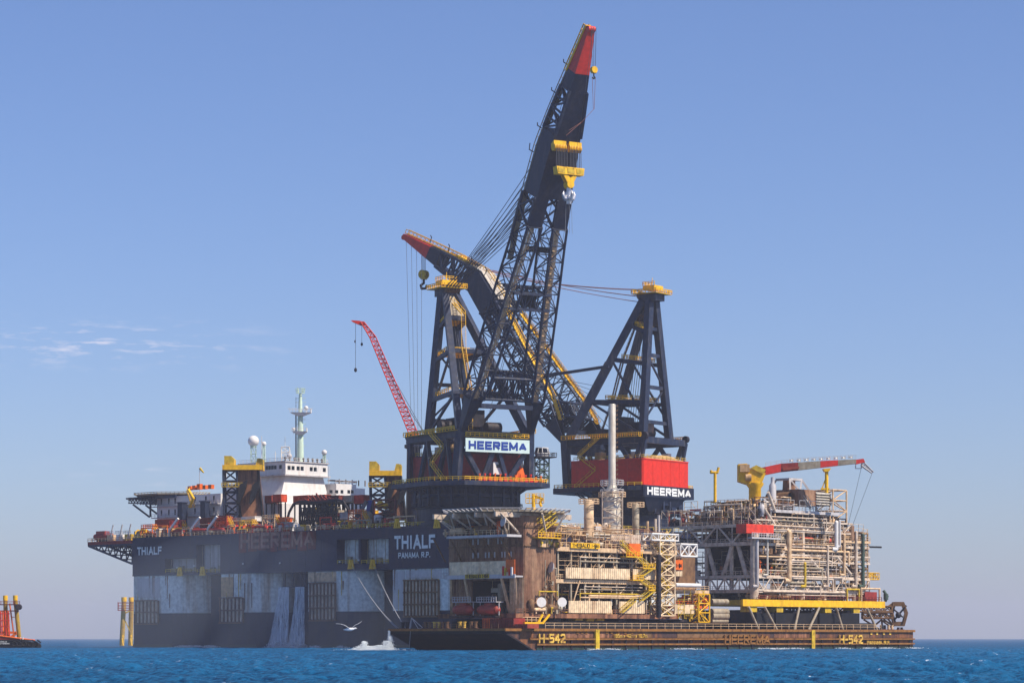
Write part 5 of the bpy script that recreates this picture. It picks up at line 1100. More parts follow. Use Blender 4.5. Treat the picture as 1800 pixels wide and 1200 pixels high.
# ---- water pouring from the outfalls, mist and splashes
def falling_water():
    mt = bpy.data.materials.new('falling water'); mt.use_nodes = True; n = mt.node_tree.nodes; l = mt.node_tree.links.new; bs = n['Principled BSDF']
    bs.inputs['Base Color'].default_value = (.75, .82, .9, 1); bs.inputs['Roughness'].default_value = .8
    g = n.new('ShaderNodeNewGeometry'); mp = n.new('ShaderNodeMapping'); mp.inputs['Scale'].default_value = (2.6, 2.6, .18); nz = n.new('ShaderNodeTexNoise'); nz.inputs['Scale'].default_value = 1; nz.inputs['Detail'].default_value = 6
    l(g.outputs['Position'], mp.inputs[0]); l(mp.outputs[0], nz.inputs['Vector']); r = n.new('ShaderNodeMapRange'); r.inputs['From Min'].default_value = .42; r.inputs['From Max'].default_value = .72; r.inputs['To Max'].default_value = .85; l(nz.outputs['Fac'], r.inputs['Value']); l(r.outputs[0], bs.inputs['Alpha'])
    for (p0, p1, q0, q1, lb) in ((489, 508, 466, 507, 'wider white stream of water pouring from the hull outfall, left of two'), (519, 535, 504, 535, 'narrower white stream of water pouring from the hull, right of two')):
        b = 5.0; m = MB(); z1 = 19.4; rnd = random.Random(p0)
        for layer in range(7):
            bb = b + rnd.uniform(-1.2, 1.2); n_ = 14; sp = []
            for i in range(n_ + 1):
                t = i / n_; z = z1 * (1 - t); k = t ** 1.6; l0 = p0 + (q0 - p0) * k + rnd.uniform(-1, 2) * (k + .15); r0 = p1 + (q1 - p1) * k - rnd.uniform(-1, 2) * (k + .15)
                mid = (l0 + r0) / 2; sp.append([T.W(T.fa(l0, bb), bb, z), T.W(T.fa(mid, bb) , bb - 1.0 - 1.4 * t, z), T.W(T.fa(r0, bb), bb, z)])
            for A, B in zip(sp, sp[1:]): m.add(A + B, [(0, 1, 4, 3), (1, 2, 5, 4)], True)
        m.build('falling_water', mt, None, loc=T.W(T.fa((p0 + p1) / 2, b), b, 0), kind='stuff', label=lb, cat='water')
falling_water()
def spray(name, label, pts, n, seed, r=.13):
    rnd = random.Random(seed); m = MB()
    for i in range(n):
        x, y, h, w, d = rnd.choice(pts); t = rnd.random() ** 1.7; c = V(x + rnd.gauss(0, w) * (1 - t * .6), y + rnd.gauss(0, d), h * t); rr = r * rnd.uniform(.4, 1.5)
        m.add([c + V(rr, 0, 0), c + V(-rr, 0, 0), c + V(0, rr, 0), c + V(0, -rr, 0), c + V(0, 0, rr), c + V(0, 0, -rr)], [(0, 2, 4), (2, 1, 4), (1, 3, 4), (3, 0, 4), (2, 0, 5), (1, 2, 5), (3, 1, 5), (0, 3, 5)], True)
    m.build(name, 'foam', None, kind='stuff', label=label, cat='spray')
X = lambda px, Y: (px - 900) / FPX * Y
spray('sea_spray', 'white burst of spray at the barge bow', [(X(686, 674), 674, 3.6, .5, 1), (X(680, 672), 672, 2.4, 1, 1.5), (X(668, 672), 672, 1.3, 1.4, 1.5), (X(650, 674), 674, 1.1, 1.6, 1.5), (X(640, 674), 674, 2.3, .7, 1.2), (X(634, 674), 674, 1.0, 1.2, 1.2), (X(660, 672), 672, .5, 5, 1.5), (X(684, 674), 674, 5, .3, .6)], 11000, 2, .075)
spray('sea_spray', 'fine white spray where the outfall streams hit the sea', [(*T.W(T.fa(q, 3), 3, 0).xy, h, 1.2, 1.2) for q, h in ((478, 1.4), (488, 2), (500, 1.8), (512, 1.4), (522, 1.8), (532, 1.2))], 2600, 3, .12)
spray('sea_spray', 'thin white foam along the foot of the vessel columns', [(*T.W(T.fa(q, -1), -1, 0).xy, .7, 1.6, .6) for q in (322, 332, 345, 365, 372, 555, 600)], 1500, 7, .12)

# ================================================================ FAR LEFT: platform legs, jacket, tug
def pile_group(pxs, y0, ybase, Y, label, extra, name='jacket_legs', cat='platform legs'):
    s = Y / FPX; P = lambda px, py, dy=0: V((px - 900) * s, Y + dy, CAMH + (HY - py) * s)
    t = thing(name, label, cat, P(pxs[0][1], HY + CAMH / s)); zb = -1.0
    for (pt, pb, w, dy) in pxs:
        m = MB(); top = P(pt, y0, dy); bot = P(pb, ybase, dy); m.tube(V(bot.x, bot.y, bot.z), top, w * s, n=16); m.build('leg', 'pile', t)
        m = MB(); m.tube(top - V(0, 0, .1), top + V(0, 0, 1.6), w * s * 1.12, n=16); m.build('leg_cap', 'yellow', t)
    extra(t, P, s)
def ex1(t, P, s):
    m = MB(); [m.bar(P(-30, y, -1), P(34, y, -1), .35) for y in (1062, 1073)]; rail(m, [P(-30, 1062, -1.5), P(36, 1062, -1.5)], r=.08); m.build('walkway', 'redrust', t)
    m = MB(); [m.bar(P(x, 1073, -1), P(x + 1, 1124, -1), .45) for x in (2, 6, 10, 15)]; m.build('riser', 'orange', t)
    m = MB(); [m.bar(P(-30, y, -3), P(20, y, -3), .35) for y in (1078, 1090, 1100)]; [m.bar(P(x, 1075, -3), P(x + 2, 1122, -3), .3) for x in (-8, -2, 4, 12, 18)]; m.build('lattice_frame', 'warnred', t)
    m = MB(); m.bar(P(-20, 1111, -2), P(31, 1111, -2), .8); m.bar(P(10, 1128, -2), P(31, 1112, -2), .8); m.bar(P(17, 1060), P(25, 1120), .35); m.bar(P(19, 1084), P(26, 1084), .25); m.build('brace', 'orange', t)
    m = MB(); m.tube(P(33, 1066, -2), P(33, 1066, 1), 1.0, n=12); m.build('drum', 'dark', t)
pile_group([(-12, -14, 3.6, 0), (7.5, 9, 3.8, 2), (27, 35, 3.8, 0)], 1054, 1132, 905, 'cluster of yellow and orange platform legs standing behind the tug at the far left', ex1)
def ex2(t, P, s):
    m = MB(); [m.bar(P(208, y, -2), P(236, y, -2), .3) for y in (1059, 1064, 1068, 1072)]; m.bar(P(209, 1058, -2), P(209, 1072, -2), .3); m.build('access_platform', 'redrust', t)
    m = MB(); [m.tube(P(x, 1115, -3), P(x, 1119, -3), 2.1 * s, n=10) for x in (217, 232)]; [m.tube(P(x, 1121, -3), P(x + 2, 1134, -3), .35, n=8) for x in (216, 231)]; m.build('mooring_ring', 'yellow', t)
    m = MB(); m.bar(P(218, 1078), P(230, 1072), .5); m.bar(P(220, 1090), P(229, 1110), .4); m.build('brace', 'yellowr', t)
pile_group([(218, 214, 4.3, 0), (229, 227.5, 4.3, 3)], 1056, 1134, 1060, 'faint yellow platform legs beyond the left corner of the dark hull', ex2)
def tug():
    Y = 860; s = Y / FPX; P = lambda px, py, dy=0: V((px - 900) * s, Y + dy, CAMH + (HY - py) * s); g = lambda px, z, dy=0: V((px - 900) * s, Y + dy, z)
    t = thing('tugboat', 'dark tugboat with tyre fenders and red deck edge cut off at the left edge', 'tugboat', g(0, 0))
    st = [(-130, 3.0, 5.2), (-60, 2.6, 5.4), (0, 2.5, 5.4), (40, 2.3, 5.0), (60, 1.9, 3.8), (68, 1.5, 2.2), (72, .9, .6)]
    m = MB(); rings = [[g(px, -1, -w * .85), g(px, z, -w), g(px, z, w), g(px, -1, w * .85)] for px, z, w in [(p, z, w) for p, z, w in [(a, 2.4 if a < 60 else b, c) for a, b, c in st]]]
    for A, B in zip(rings, rings[1:]): m.hexa(A, B)
    m.build('hull', 'black', t)
    m = MB(); [m.bar(g(a, 2.45, -c), g(a2, 2.45 if a2 < 66 else 1.7, -c2), .35) for (a, b, c), (a2, b2, c2) in zip(st, st[1:])]; m.build('rubbing_strake', 'rubber', t)
    m = MB(); pts = [g(-130, 5.3, -5), g(-10, 4.2, -5), g(30, 3.2, -4.6), g(64, 2.4, -2.6)]; m.path(pts, .28); m.build('bulwark_rail', 'orange', t)
    m = MB(); [m.slab([a, b, V(b.x, b.y, 2.3), V(a.x, a.y, 2.3)], (0, .15, 0)) for a, b in zip(pts, pts[1:])]; m.build('bulwark', 'redrust', t)
    for px in (31, 39, 48, 57, 65): 
        m = MB(); c = g(px, 1.2, -5.5 if px < 50 else -4.2 if px < 60 else -2.6); prev = None
        for i in range(11):
            a = i * math.pi / 5; q = c + V(math.cos(a) * .7, 0, math.sin(a) * .7)
            if prev: m.tube(prev, q, .26, n=6)
            prev = q
        m.build('tyre_fender', 'rubber', t)
    m = MB(); m.hexa([g(-120, 2.4, -3), g(-6, 2.4, -3), g(-6, 2.4, 3), g(-120, 2.4, 3)], [g(-118, 6.5, -3), g(-10, 6.5, -3), g(-10, 6.5, 3), g(-118, 6.5, 3)]); m.build('wheelhouse', 'white', t)
    m = MB(); [m.bar(g(x, 2.4, -4), g(x, 3.4, -4), .3) for x in (2, 20, 25, 40, 44)]; m.bar(g(-5, 3.2, -4), g(44, 3.0, -4), .18); m.build('deck_fittings', 'white', t)
    text('ZWERVER', 'name_lettering', 'lettw', t, g(6, 1.75, -5.6), (1, 0, 0), (0, 0, 1), .5, 2.0, .03) if False else None
    text('EMILIA', 'name_lettering', 'lettw', t, g(6.5, 1.75, -5.5), (1, 0, 0), (0, 0, 1), .42, 11 * s, .03)
    text('ROTTERDAM', 'port_lettering', 'lettw', t, g(3, 1.15, -5.5), (1, 0, 0), (0, 0, 1), .42, 19 * s, .03)
tug()
# ================================================================ SEAGULL
def gull():
    Y = 240; s = Y / FPX; c = V((615 - 900) * s, Y, CAMH + (HY - 1106) * s); k = 1.28
    P = lambda x, z, y=0: c + V(x * s * k, y, z * s * k)
    t = thing('seagull', 'white seagull gliding with raised wings in front of the dark hull', 'bird', c)
    m = MB(); pr = [(-9, 0, .02), (-7, 0, .05), (-3, .3, .11), (1, .5, .12), (4.5, 1.0, .085), (6, 1.6, .06), (7.6, 2.0, .055), (8.6, 1.9, .03), (9.6, 1.6, .01)]
    for (a, z, r), (a2, z2, r2) in zip(pr, pr[1:]): m.tube(P(a, z), P(a2, z2), r * k, r2 * k, n=10)
    m.slab([P(-9, 0, -.1), P(-6, .1, 0), P(-9, .2, .12)], (0, 0, .015))
    for sx, tipx, tipz, sy in ((-1, -19, 8.5, -.5), (1, 16, 11.5, .5)):
        w = [(1, 1, .14), (sx * 7 if sx < 0 else 7, 6.4, .16), (sx * 12, 8 if sx < 0 else 8.6, .12), (tipx, tipz, .02)]
        for (a, z, d), (a2, z2, d2) in zip(w, w[1:]):
            q = [P(a, z, -d), P(a, z, d), P(a2, z2, d2 + sy * .2), P(a2, z2, -d2 + sy * .2)]; m.slab(q, (0, 0, -.02))
    m.build('body', 'bird', t)
    m = MB(); m.slab([P(-15, 8.3, -.1), P(-15, 8.3, .05), P(-19.4, 8.6, -.1)], (0, 0, -.03)); m.slab([P(13.2, 9.6, .02), P(13.2, 9.6, .2), P(16.6, 11.8, .1)], (0, 0, -.03)); m.build('wing_tips', 'birdtip', t)
    m = MB(); m.tube(P(8.8, 1.8), P(10.2, 1.4), .018, .005, n=5); m.build('beak', 'yellow', t)
gull()
# ================================================================ BARGE (frame B: a = along the side seen, b = across)
B = Frame((-1.4, 650), (1, 1), (-1, 1))
BD = 5.35
bar_ = thing('cargo_barge', 'long rusty flat cargo barge lettered H-542 carrying two platform modules', 'barge', B.W(82, 21, 0))
def barge():
    prof = [(0, BD), (0, 4.3), (3, 3.1), (9.5, .2), (12, -2.5), (165, -2.5), (165, BD)]
    m = MB(); m.slab([B.W(a, .35, z) for a, z in prof][::-1], B.b * 41.3); m.build('hull', 'barge', bar_)
    m = MB(); m.slab([B.W(a - .12, -.02, z) for a, z in prof[:5]] + [B.W(13, -.02, -2.5), B.W(10.6, -.02, 0.2), B.W(3.6, -.02, 3.6), B.W(0.4, -.02, BD - .5)][0:4] , B.b * .3) if False else None
    m = MB(); m.slab([B.W(a, .3, z) for a, z in ((-.15, BD - .3), (-.15, 4.2), (2.9, 2.95), (9.3, 0.05), (11.8, -2.6), (12.0, -2.5), (9.6, .3), (3.1, 3.3), (.1, 4.5), (.1, BD - .3))], B.b * 41.4); m.build('bow_shade_plating', 'bowshade', bar_)  # dark layer over the rake, painting the shaded bow end
    m = MB(); B.box(m, -.5, 165.2, .0, 42, BD + .005, BD + .12); m.build('deck', 'bargedeck', bar_)
    m = MB(); B.box(m, -.5, 165.3, -.25, .34, BD - .55, BD + .1); B.box(m, -.6, .1, 0, 42, BD - .5, BD + .1); m.build('deck_edge', 'bargeyellow', bar_)
    za, zb = B.z(1122.5, 60, 0), B.z(1131.5, 60, 0)
    for z in (za, zb):
        m = MB(); m.bar(B.W(8 if z == za else 10.5, .0, z), B.W(165, .0, z), .7, .4); m.build('rubbing_rail', 'bargeyellow', bar_)
    for k in range(31):
        a = 13 + k * 5.0; m = MB(); m.bar(B.W(a, .05, za + .2), B.W(a, .05, -1), .35, .5); m.build('side_fender', 'dark', bar_)
    for px in (1048.5, 1428): a = B.fa(px, 0); m = MB(); B.box(m, a - .7, a + .7, -.45, .3, -1, BD - .1); m.build('fender_post', 'yellowr', bar_)
    # plate panels of differing wear
    random.seed(2); a = 9
    while a < 160:
        w = random.uniform(5, 12); m = MB(); B.box(m, a, a + w - .15, .25, .36, za + .35, BD - .6); m.build('side_plate', random.choice(['barge', 'barge', 'rust', 'barge', 'brownsteel']), bar_); a += w
    m = MB(); B.box(m, 10.8, 164.9, .12, .33, -1, .75); m.build('waterline_band', 'growth', bar_)
    xd, up = B.a, (0, 0, 1)
    def T_(s, name, mm, p0, p1, y0, y1, bold=.03):
        a0, a1 = B.fa(p0, -.1), B.fa(p1, -.1); z0, z1 = B.z(y1, a0, 0), B.z(y0, a0, 0); text(s, name, mm, bar_, B.W(a0, -.02, z0), xd, up, z1 - z0, a1 - a0, bold, ext=.42, th=.15 if len(s) > 8 else .2)
    T_('H-542', 'number_lettering', 'letty', 946, 992, 1113, 1129.5, .045); T_('H-542', 'number_lettering', 'letty', 1474, 1515, 1115, 1131, .045)
    T_('HEEREMA', 'owner_lettering', 'bargeyellow', 1272.5, 1352, 1115, 1131.5, .03); T_('PANAMA R.P.', 'port_lettering', 'letty', 1523, 1563, 1125.5, 1132, .02)
    T_('165m x 42m x 10.7m', 'size_lettering', 'letty', 1078, 1136, 1113.5, 1120, .02)
    for p0, y in ((1014, 1108), (1022, 1108), (1030, 1108), (1066, 1108), (1074, 1108), (1086, 1108), (1098, 1108), (1110, 1108), (1531, 1110), (1541, 1110), (1553, 1110), (1564, 1110)):
        a = B.fa(p0, 0); m = MB(); B.box(m, a, a + .8, .1, .3, B.z(y + 5, a, 0), B.z(y, a, 0)); m.build('draught_mark', 'letty' if p0 > 1500 else 'bargeyellow', bar_)
    m = MB(); rail(m, [B.W(14, .4, BD + .1), B.W(90, .4, BD + .1)], sp=3.2, r=.06, h=1.4); rail(m, [B.W(90, .4, BD + .1), B.W(150, .4, BD + .1)], sp=3.2, r=.06, h=1.4); m.build('deck_railing', 'cream', bar_)
    m = MB(); rail(m, [B.W(.3, 3, BD + .1), B.W(.3, 30, BD + .1)], sp=2.5, r=.05, h=1.1); m.build('bow_railing', 'brownsteel', bar_)
    # grillage and skid beams under the modules
    for a0, a1, z in ((13, 80, 8.0), (100, 155, 10.8)):
        for b in (7, 14, 25, 32):
            m = MB(); B.box(m, a0, a1, b - .7, b + .7, BD + .12, BD + 2.0); m.build('skid_beam', 'black', bar_)
        for k in range(int((a1 - a0) / 8)):
            m = MB(); B.box(m, a0 + k * 8 + 2, a0 + k * 8 + 4.6, 6.2, 33, BD + 2.01, z); m.build('grillage', 'dark', bar_)
    # big dark sea-fastening boxes and braces below the right module
    for p0, p1 in ((1330, 1362), (1364, 1398), (1402, 1438), (1441, 1476), (1479, 1512)):
        a0, a1 = B.fa(p0, 4), B.fa(p1, 4); m = MB(); B.box(m, a0, a1 - .3, 4, 8, BD + 1.2, B.z(1077, a0, 4)); m.build('support_box', 'black', bar_)
    for k, (p0, p1) in enumerate(((1316, 1332), (1344, 1364), (1440, 1420), (1524, 1540), (1470, 1480), (1405, 1395))):
        m = MB(); a0, a1 = B.fa(p0, 3), B.fa(p1, 2.5); m.tube(B.W(a0, 3, 11.5), B.W(a1, 2.2, BD), .35, n=8); m.build('fastening_brace', 'greysteel', bar_)
barge()
spray('sea_foam', 'broken white foam along the waterline of the rusty barge', [(*B.W(a, -1.2, 0).xy, .45, 2.4, .6) for a in (30, 36, 62, 66, 96, 100, 104, 110, 130, 142, 150, 163)], 2600, 9, .08)
# bow deck gear, each a thing
random.seed(8)
for i, (px, cl, lb) in enumerate([(712, 'dark', 'dark bollard at the left tip of the barge'), (752, 'brownsteel', 'rusty towing bracket on the barge bow beside the mooring ropes'), (768, 'letty', 'pale yellow capstan on the barge bow'), (782, 'brownsteel', 'brown chain stopper on the barge bow'), (812, 'letty', 'pale yellow bitts in front of the left red lifeboat'), (832, 'brownsteel', 'rusty bitts in front of the right red lifeboat')]):
    b = B.fb(px, 2.5); p = B.W(2.5, b, BD + .12); t = thing('bollard', lb, 'bollard', p, 'mooring gear on the barge bow')
    m = MB(); [m.tube(p + B.b * x, p + B.b * x + V(0, 0, 1.5), .45, n=10) for x in (-.8, .8)]; [m.tube(p + B.b * x + V(0, 0, 1.5), p + B.b * x + V(0, 0, 1.7), .6, n=10) for x in (-.8, .8)]; m.build('post', cl, t)
    m = MB(); m.bar(p + B.b * -1.6, p + B.b * 1.6, .9, .3); m.build('base_plate', 'bargedeck', t)
p = B.W(1.5, B.fb(734, 1.5), BD + .1); t = thing('rope_stand', 'thin white A-shaped frame standing on the barge bow', 'rope stand', p)
m = MB(); [m.bar(p, p + V(x, 0, 0) + V(0, 0, 0), .2) for x in (2.6,)]; m.bar(p + V(-2, 0, 0), p + V(-1.5, 0, 2.8), .18); m.bar(p + V(-1.5, 0, 2.8), p + V(1.5, 0, 0), .18); m.bar(p + V(-1.5, 0, 2.8), p + V(.2, 0, 0), .18); m.build('legs', 'offwhite', t)
m = MB(); q0, q1 = p + V(-1.5, 0, 2.8), B.W(-1, B.fb(719, -1), .2); m.tube(q0, q1, .09, n=5); m.build('hanging_rope', 'ropelight', t)
# mooring lines from the vessel to the barge
for i, (p0, y0, p1, lb) in enumerate([(619, 996, 697, 'upper left mooring rope from the pale recess down to the barge bow'), (621, 997, 700, 'second mooring rope beside the upper left one, down to the barge bow'), (657, 995, 712, 'right mooring rope from the yellow fairlead to the barge tip'), (659, 995, 713, 'rightmost mooring rope hugging the one beside it')]):
    a = T.fa(p0, -1); P0 = T.W(a, -1, T.z(y0, a, -1)); b = B.fb(p1, 1); P1 = B.W(1, b, BD + .3)
    m = MB(); prev = P0
    for k in range(1, 15):
        t_ = k / 14; c = P0.lerp(P1, t_) - V(0, 0, (6 if i < 2 else 3.5) * t_ * (1 - t_) + (i % 2) * 1.2 * t_ * (1 - t_)); m.tube(prev, c, .1 if k > 6 else .07, n=5, cap=False); prev = c
    m.build('mooring_rope', 'ropelight', None, loc=P1, label=lb, cat='rope', group='mooring ropes between vessel and barge')

# ================================================================ TOPSIDE MODULES
CNT = {}; REST = {}
def part(mb, name, m, parent, cap=85):
    k = (parent.name, name); CNT[k] = CNT.get(k, 0) + 1
    if CNT[k] <= cap: return mb.build(name, m, parent)
    r = REST.setdefault((parent.name, m), (parent, MB()))[1]; o = len(r.v); r.v += mb.v; r.f += [[i + o for i in f] for f in mb.f]; r.s += mb.s
def flush():
    for (pn, m), (parent, mb) in REST.items():
        if mb.f: mb.build('small_pipework', m, parent, kind='stuff')
    REST.clear()
def clutter(F, t, a0, a1, b0, b1, z0, z1, n, pal, seed, big=1.0):
    rnd = random.Random(seed); U = rnd.uniform
    for i in range(n):
        k = rnd.random(); a = U(a0, a1); b = b0 + (b1 - b0) * rnd.random() ** 1.6; mm = rnd.choice(pal); m = MB()
        if k < .36:      # pipe run along a with drops
            l = U(3, 11) * big; e = min(a1, a + l); z = U(z0 + .4, z1 - .2); r = rnd.choice([.1, .14, .2, .28]) * big
            pts = [F.W(a, b, z), F.W(e, b, z)]
            if rnd.random() < .6: pts = [F.W(a, b, max(z0, z - U(.6, 2.5)))] + pts
            if rnd.random() < .6: pts = pts + [F.W(e, b, max(z0, z - U(.6, 2.5)))]
            if rnd.random() < .3: pts = pts + [F.W(e, min(b1, b + 2), pts[-1].z)]
            m.path(pts, r, 6); part(m, 'pipe', mm, t)
        elif k < .52:    # vertical pipe
            zt = U(z0 + 1.2, z1); r = rnd.choice([.1, .15, .22]) * big; pts = [F.W(a, b, z0), F.W(a, b, zt), F.W(a + U(-2, 2), b, zt)]; m.path(pts, r, 6)
            if rnd.random() < .5: m.tube(F.W(a, b - r * 2.4, (z0 + zt) / 2), F.W(a, b + r * 2.4, (z0 + zt) / 2), r * 2, n=8)
            part(m, 'riser_pipe', mm, t)
        elif k < .62:    # horizontal vessel
            r = U(.45, 1.0) * big; l = U(2, 4.5); z = z0 + r + .5; r = min(r, (z1 - z0) * .35)
            p, q = F.W(a, b + r, z), F.W(min(a1, a + l), b + r, z); d = (q - p); 
            if d.length < .5: continue
            d.normalize(); m.tube(p, q, r, n=14); m.tube(q, q + d * r * .4, r, r * .5, n=14); m.tube(p, p - d * r * .4, r, r * .5, n=14); m.bar(p + d * .6 - V(0, 0, r + .5), p + d * .6, .3); m.bar(q - d * .6 - V(0, 0, r + .5), q - d * .6, .3); part(m, 'pressure_vessel', mm, t)
        elif k < .70:    # vertical vessel
            r = U(.35, .8) * big; h = min(U(1.6, 3.6), z1 - z0 - .2); c = F.W(a, b + r, 0); m.lathe(c, [(r * .4, z0 + .3), (r, z0 + .6), (r, z0 + h - .3), (r * .4, z0 + h)], 14); m.bar(c + V(0, 0, z0), c + V(0, 0, z0 + .5), r); part(m, 'upright_tank', mm, t)
        elif k < .84:    # cabinet
            w, h, d = U(.6, 2.4), U(.6, 2.2), U(.5, 1.2); F.box(m, a, min(a1, a + w), b, b + d, z0, z0 + min(h, z1 - z0 - .2)); part(m, 'equipment_cabinet', mm, t)
        else:            # valve tree
            z = z0 + U(.4, max(.5, (z1 - z0) * .6)); m.tube(F.W(a, b, z0), F.W(a, b, z + .5), .14 * big, n=6); m.ball(F.W(a, b, z), .36 * big, 8, 5); m.tube(F.W(a, b - .35, z + .5), F.W(a, b - .2, z + .5), .35 * big, n=8); m.bar(F.W(a - .5, b, z), F.W(a + .5, b, z), .2 * big); part(m, 'valve', mm, t)
def deckp(F, t, a0, a1, b0, b1, z, m='brownsteel', th=.6, rails=('f', 'l'), rm='cream', name='deck', rsp=1.7):
    mb = MB(); F.box(mb, a0, a1, b0, b1, z - th, z); mb.build(name, m, t)
    mb = MB(); F.box(mb, a0 - .03, a1 + .03, b0 - .12, b0 - .0, z - th - .15, z + .05); F.box(mb, a0 - .12, a0, b0, b1, z - th - .15, z + .05); mb.build('edge_beam', rm, t)
    if 'f' in rails: mb = MB(); rail(mb, [F.W(a0, b0, z), F.W(a1, b0, z)], sp=rsp, r=.065); mb.build('railing', rm, t)
    if 'l' in rails: mb = MB(); rail(mb, [F.W(a0, b0, z), F.W(a0, b1, z)], sp=rsp, r=.065); mb.build('railing', rm, t)
def panel(F, t, a0, a1, b, z0, z1, m='beige', face='f', pitch=.75, depth=.14, name='wind_wall'):
    mb = MB(); p, q = (F.W(a0, b, 0), F.W(a1, b, 0)) if face == 'f' else (F.W(b, a1, 0), F.W(b, a0, 0)); corrug(mb, p.xy, q.xy, z0, z1, pitch, depth); return mb.build(name, m, t)
WARM = ['cream', 'rust', 'beige', 'brownsteel', 'yellowr', 'greysteel', 'dark', 'silver', 'rust']
PALE = ['pale', 'pale', 'cream', 'greysteel', 'offwhite', 'brownsteel', 'rust', 'beige', 'dark']
INN = ['dark', 'brownsteel', 'greysteel', 'dark', 'cream', 'rust']

clutter(T, ves, 62, 163, 1.2, 9, DK, DK + 4.6, 120, ['cream', 'orange', 'yellow', 'white', 'redrust', 'warnred', 'pale', 'container', 'greysteel'], 81, .9)
clutter(T, ves, 14, 62, 1.2, 9, DK, DK + 3.5, 40, ['dark', 'yellowr', 'greysteel', 'navy', 'cream', 'redrust'], 82, .9)
def scaffold(F, t, a0, a1, b, z0, z1, m='cream', sp=2.3, lift=2.0, seed=0, r=.065, fill=.72):
    rnd = random.Random(seed); n = max(1, int((a1 - a0) / sp)); k = max(1, int((z1 - z0) / lift)); mb = MB(); da = (a1 - a0) / n; dz = (z1 - z0) / k
    for i in range(n):
        for j in range(k):
            if rnd.random() > fill: continue
            A, Bq = F.W(a0 + i * da, b, z0 + j * dz), F.W(a0 + (i + 1) * da, b, z0 + j * dz); up = V(0, 0, dz)
            mb.bar(A, A + up, r * 1.7); mb.bar(Bq, Bq + up, r * 1.7); mb.bar(A + up, Bq + up, r * 1.7); mb.bar(A + up * .5, Bq + up * .5, r * 1.3)
            if rnd.random() < .3: mb.bar(A, Bq + up, r * 1.4)
            if rnd.random() < .35: mb.bar(A + up * .02, Bq + up * .02, .6, .07)
    mb.build('scaffolding', m, t)
def module_one():
    a0, b0, b1 = 12.2, 6.0, 33.0; aw = B.fa(977, b0); a9 = B.fa(1187, b0)
    z = lambda py, a=40: B.z(py, a, b0)
    t = thing('platform_module', 'rust brown offshore platform module with helideck and two yellow name boards, left on the barge', 'platform module', B.W(45, 20, BD + 2.5)); W = B.W
    zc, z2, z3 = z(1079), z(1019), z(963); zr = z(905, a0)
    # quarters block with rusty cladding
    m = MB(); B.box(m, a0 + .3, aw, b0 + .3, b1 - .3, z(1018, a0), zr); m.build('quarters_core', 'brownwall', t)
    panel(B, t, a0, aw, b0, zc, zr, 'brownwall', 'f', .7, .1, 'front_cladding')
    panel(B, t, b0, b1, a0, z(1013, a0), zr, 'brownwall', 'l', .8, .12, 'side_cladding')
    m = MB()
    for y in (925, 958): B.box(m, a0 - .35, a0 - .2, b0, b1, z(y, a0) - .15, z(y, a0) + .15); B.box(m, a0, aw, b0 - .35, b0 - .22, z(y, a0) - .15, z(y, a0) + .15)
    m.build('cladding_band', 'brownsteel', t)
    for y, xs in ((949, (833, 842, 860, 877, 883)), (973, (833, 842, 855, 861, 871, 884, 889, 900))):
        for x in xs:
            b = B.fb(x, a0); m = MB(); B.box(m, a0 - .34, a0 - .2, b - .22, b + .22, z(y + 5, a0), z(y - 5, a0)); part(m, 'slot_window', 'offwhite', t)
    clutter(B, t, a0 + .5, aw - .5, b0 - 1.6, b0 - .5, zc, z(960, a0), 16, ['cream', 'yellowr', 'brownsteel', 'greysteel'], 33)
    clutter(B, t, a0 + 4, aw, b0 - 1.3, b0 - .5, z(960, a0), z(912, a0), 14, ['cream', 'yellowr', 'brownsteel', 'rust'], 34)
    # recess under the quarters with struts
    m = MB(); B.box(m, a0 + 7, aw - .2, b0 + 1, b1 - 1, zc, z(1013, a0) - .05); m.build('added_dark_core', 'innershade', t)  # dark box added so the recess reads as shaded
    panel(B, t, b0 + .1, b0 + 5.2, a0 + .1, zc, z(1013, a0) - .1, 'cream', 'l', .9, .25, 'ribbed_panel'); panel(B, t, b1 - 8, b1, a0 + .4, zc, z(1013, a0) - .1, 'brownwall', 'l', 1.0, .2, 'ribbed_panel')
    for x0, x1 in ((817, 829), (881, 897), (905, 908), (792, 794)):
        m = MB(); m.bar(W(a0 - 2.6, B.fb(x0, a0 - 2.6), z(1014, a0)), W(a0 + .3, B.fb(x1, a0 + .3), zc), .55); m.build('strut', 'cream', t)
    clutter(B, t, a0 + 1, a0 + 6, b0 + 6, b1 - 9, zc, z(1016, a0), 16, INN + ['silver'], 31)
    m = MB(); c = W(a0 + .5, B.fb(884, a0 + .5), 0); m.lathe(c, [(1.2, z(1055, a0)), (1.3, z(1054, a0)), (1.3, z(1026, a0)), (1.0, z(1024, a0))], 14); B.box(m, a0 + .2, a0 + 1.4, B.fb(884, a0), B.fb(862, a0), z(1040, a0), z(1032, a0)); m.build('exhaust_silencer', 'greysteel', t)
    # lower front deck and base
    deckp(B, t, a0 - 3.5, a9, b0 - .6, b1, zc, 'brownsteel', .9, ('f',), 'rust')
    for p0, p1 in ((1000, 1075), (1089, 1133)):
        panel(B, t, B.fa(p0, b0 - .8), B.fa(p1, b0 - .8), b0 - .8, z(1077), z(1056), 'lightcream')
    for p0, p1, y0, y1 in ((995, 1107, 998, 1017), (1113, 1155, 1000, 1018), (1083, 1142, 939, 955), (1187, 1221, 1062, 1078), (1189, 1199, 1003, 1012)):
        aa = B.fa((p0 + p1) / 2, b0 - .8); panel(B, t, B.fa(p0, b0 - .8), B.fa(p1, b0 - .8), b0 - .8 if y0 > 950 else b0 + 1, z(y1, aa), z(y0, aa), 'lightcream' if p0 != 1083 else 'pale')
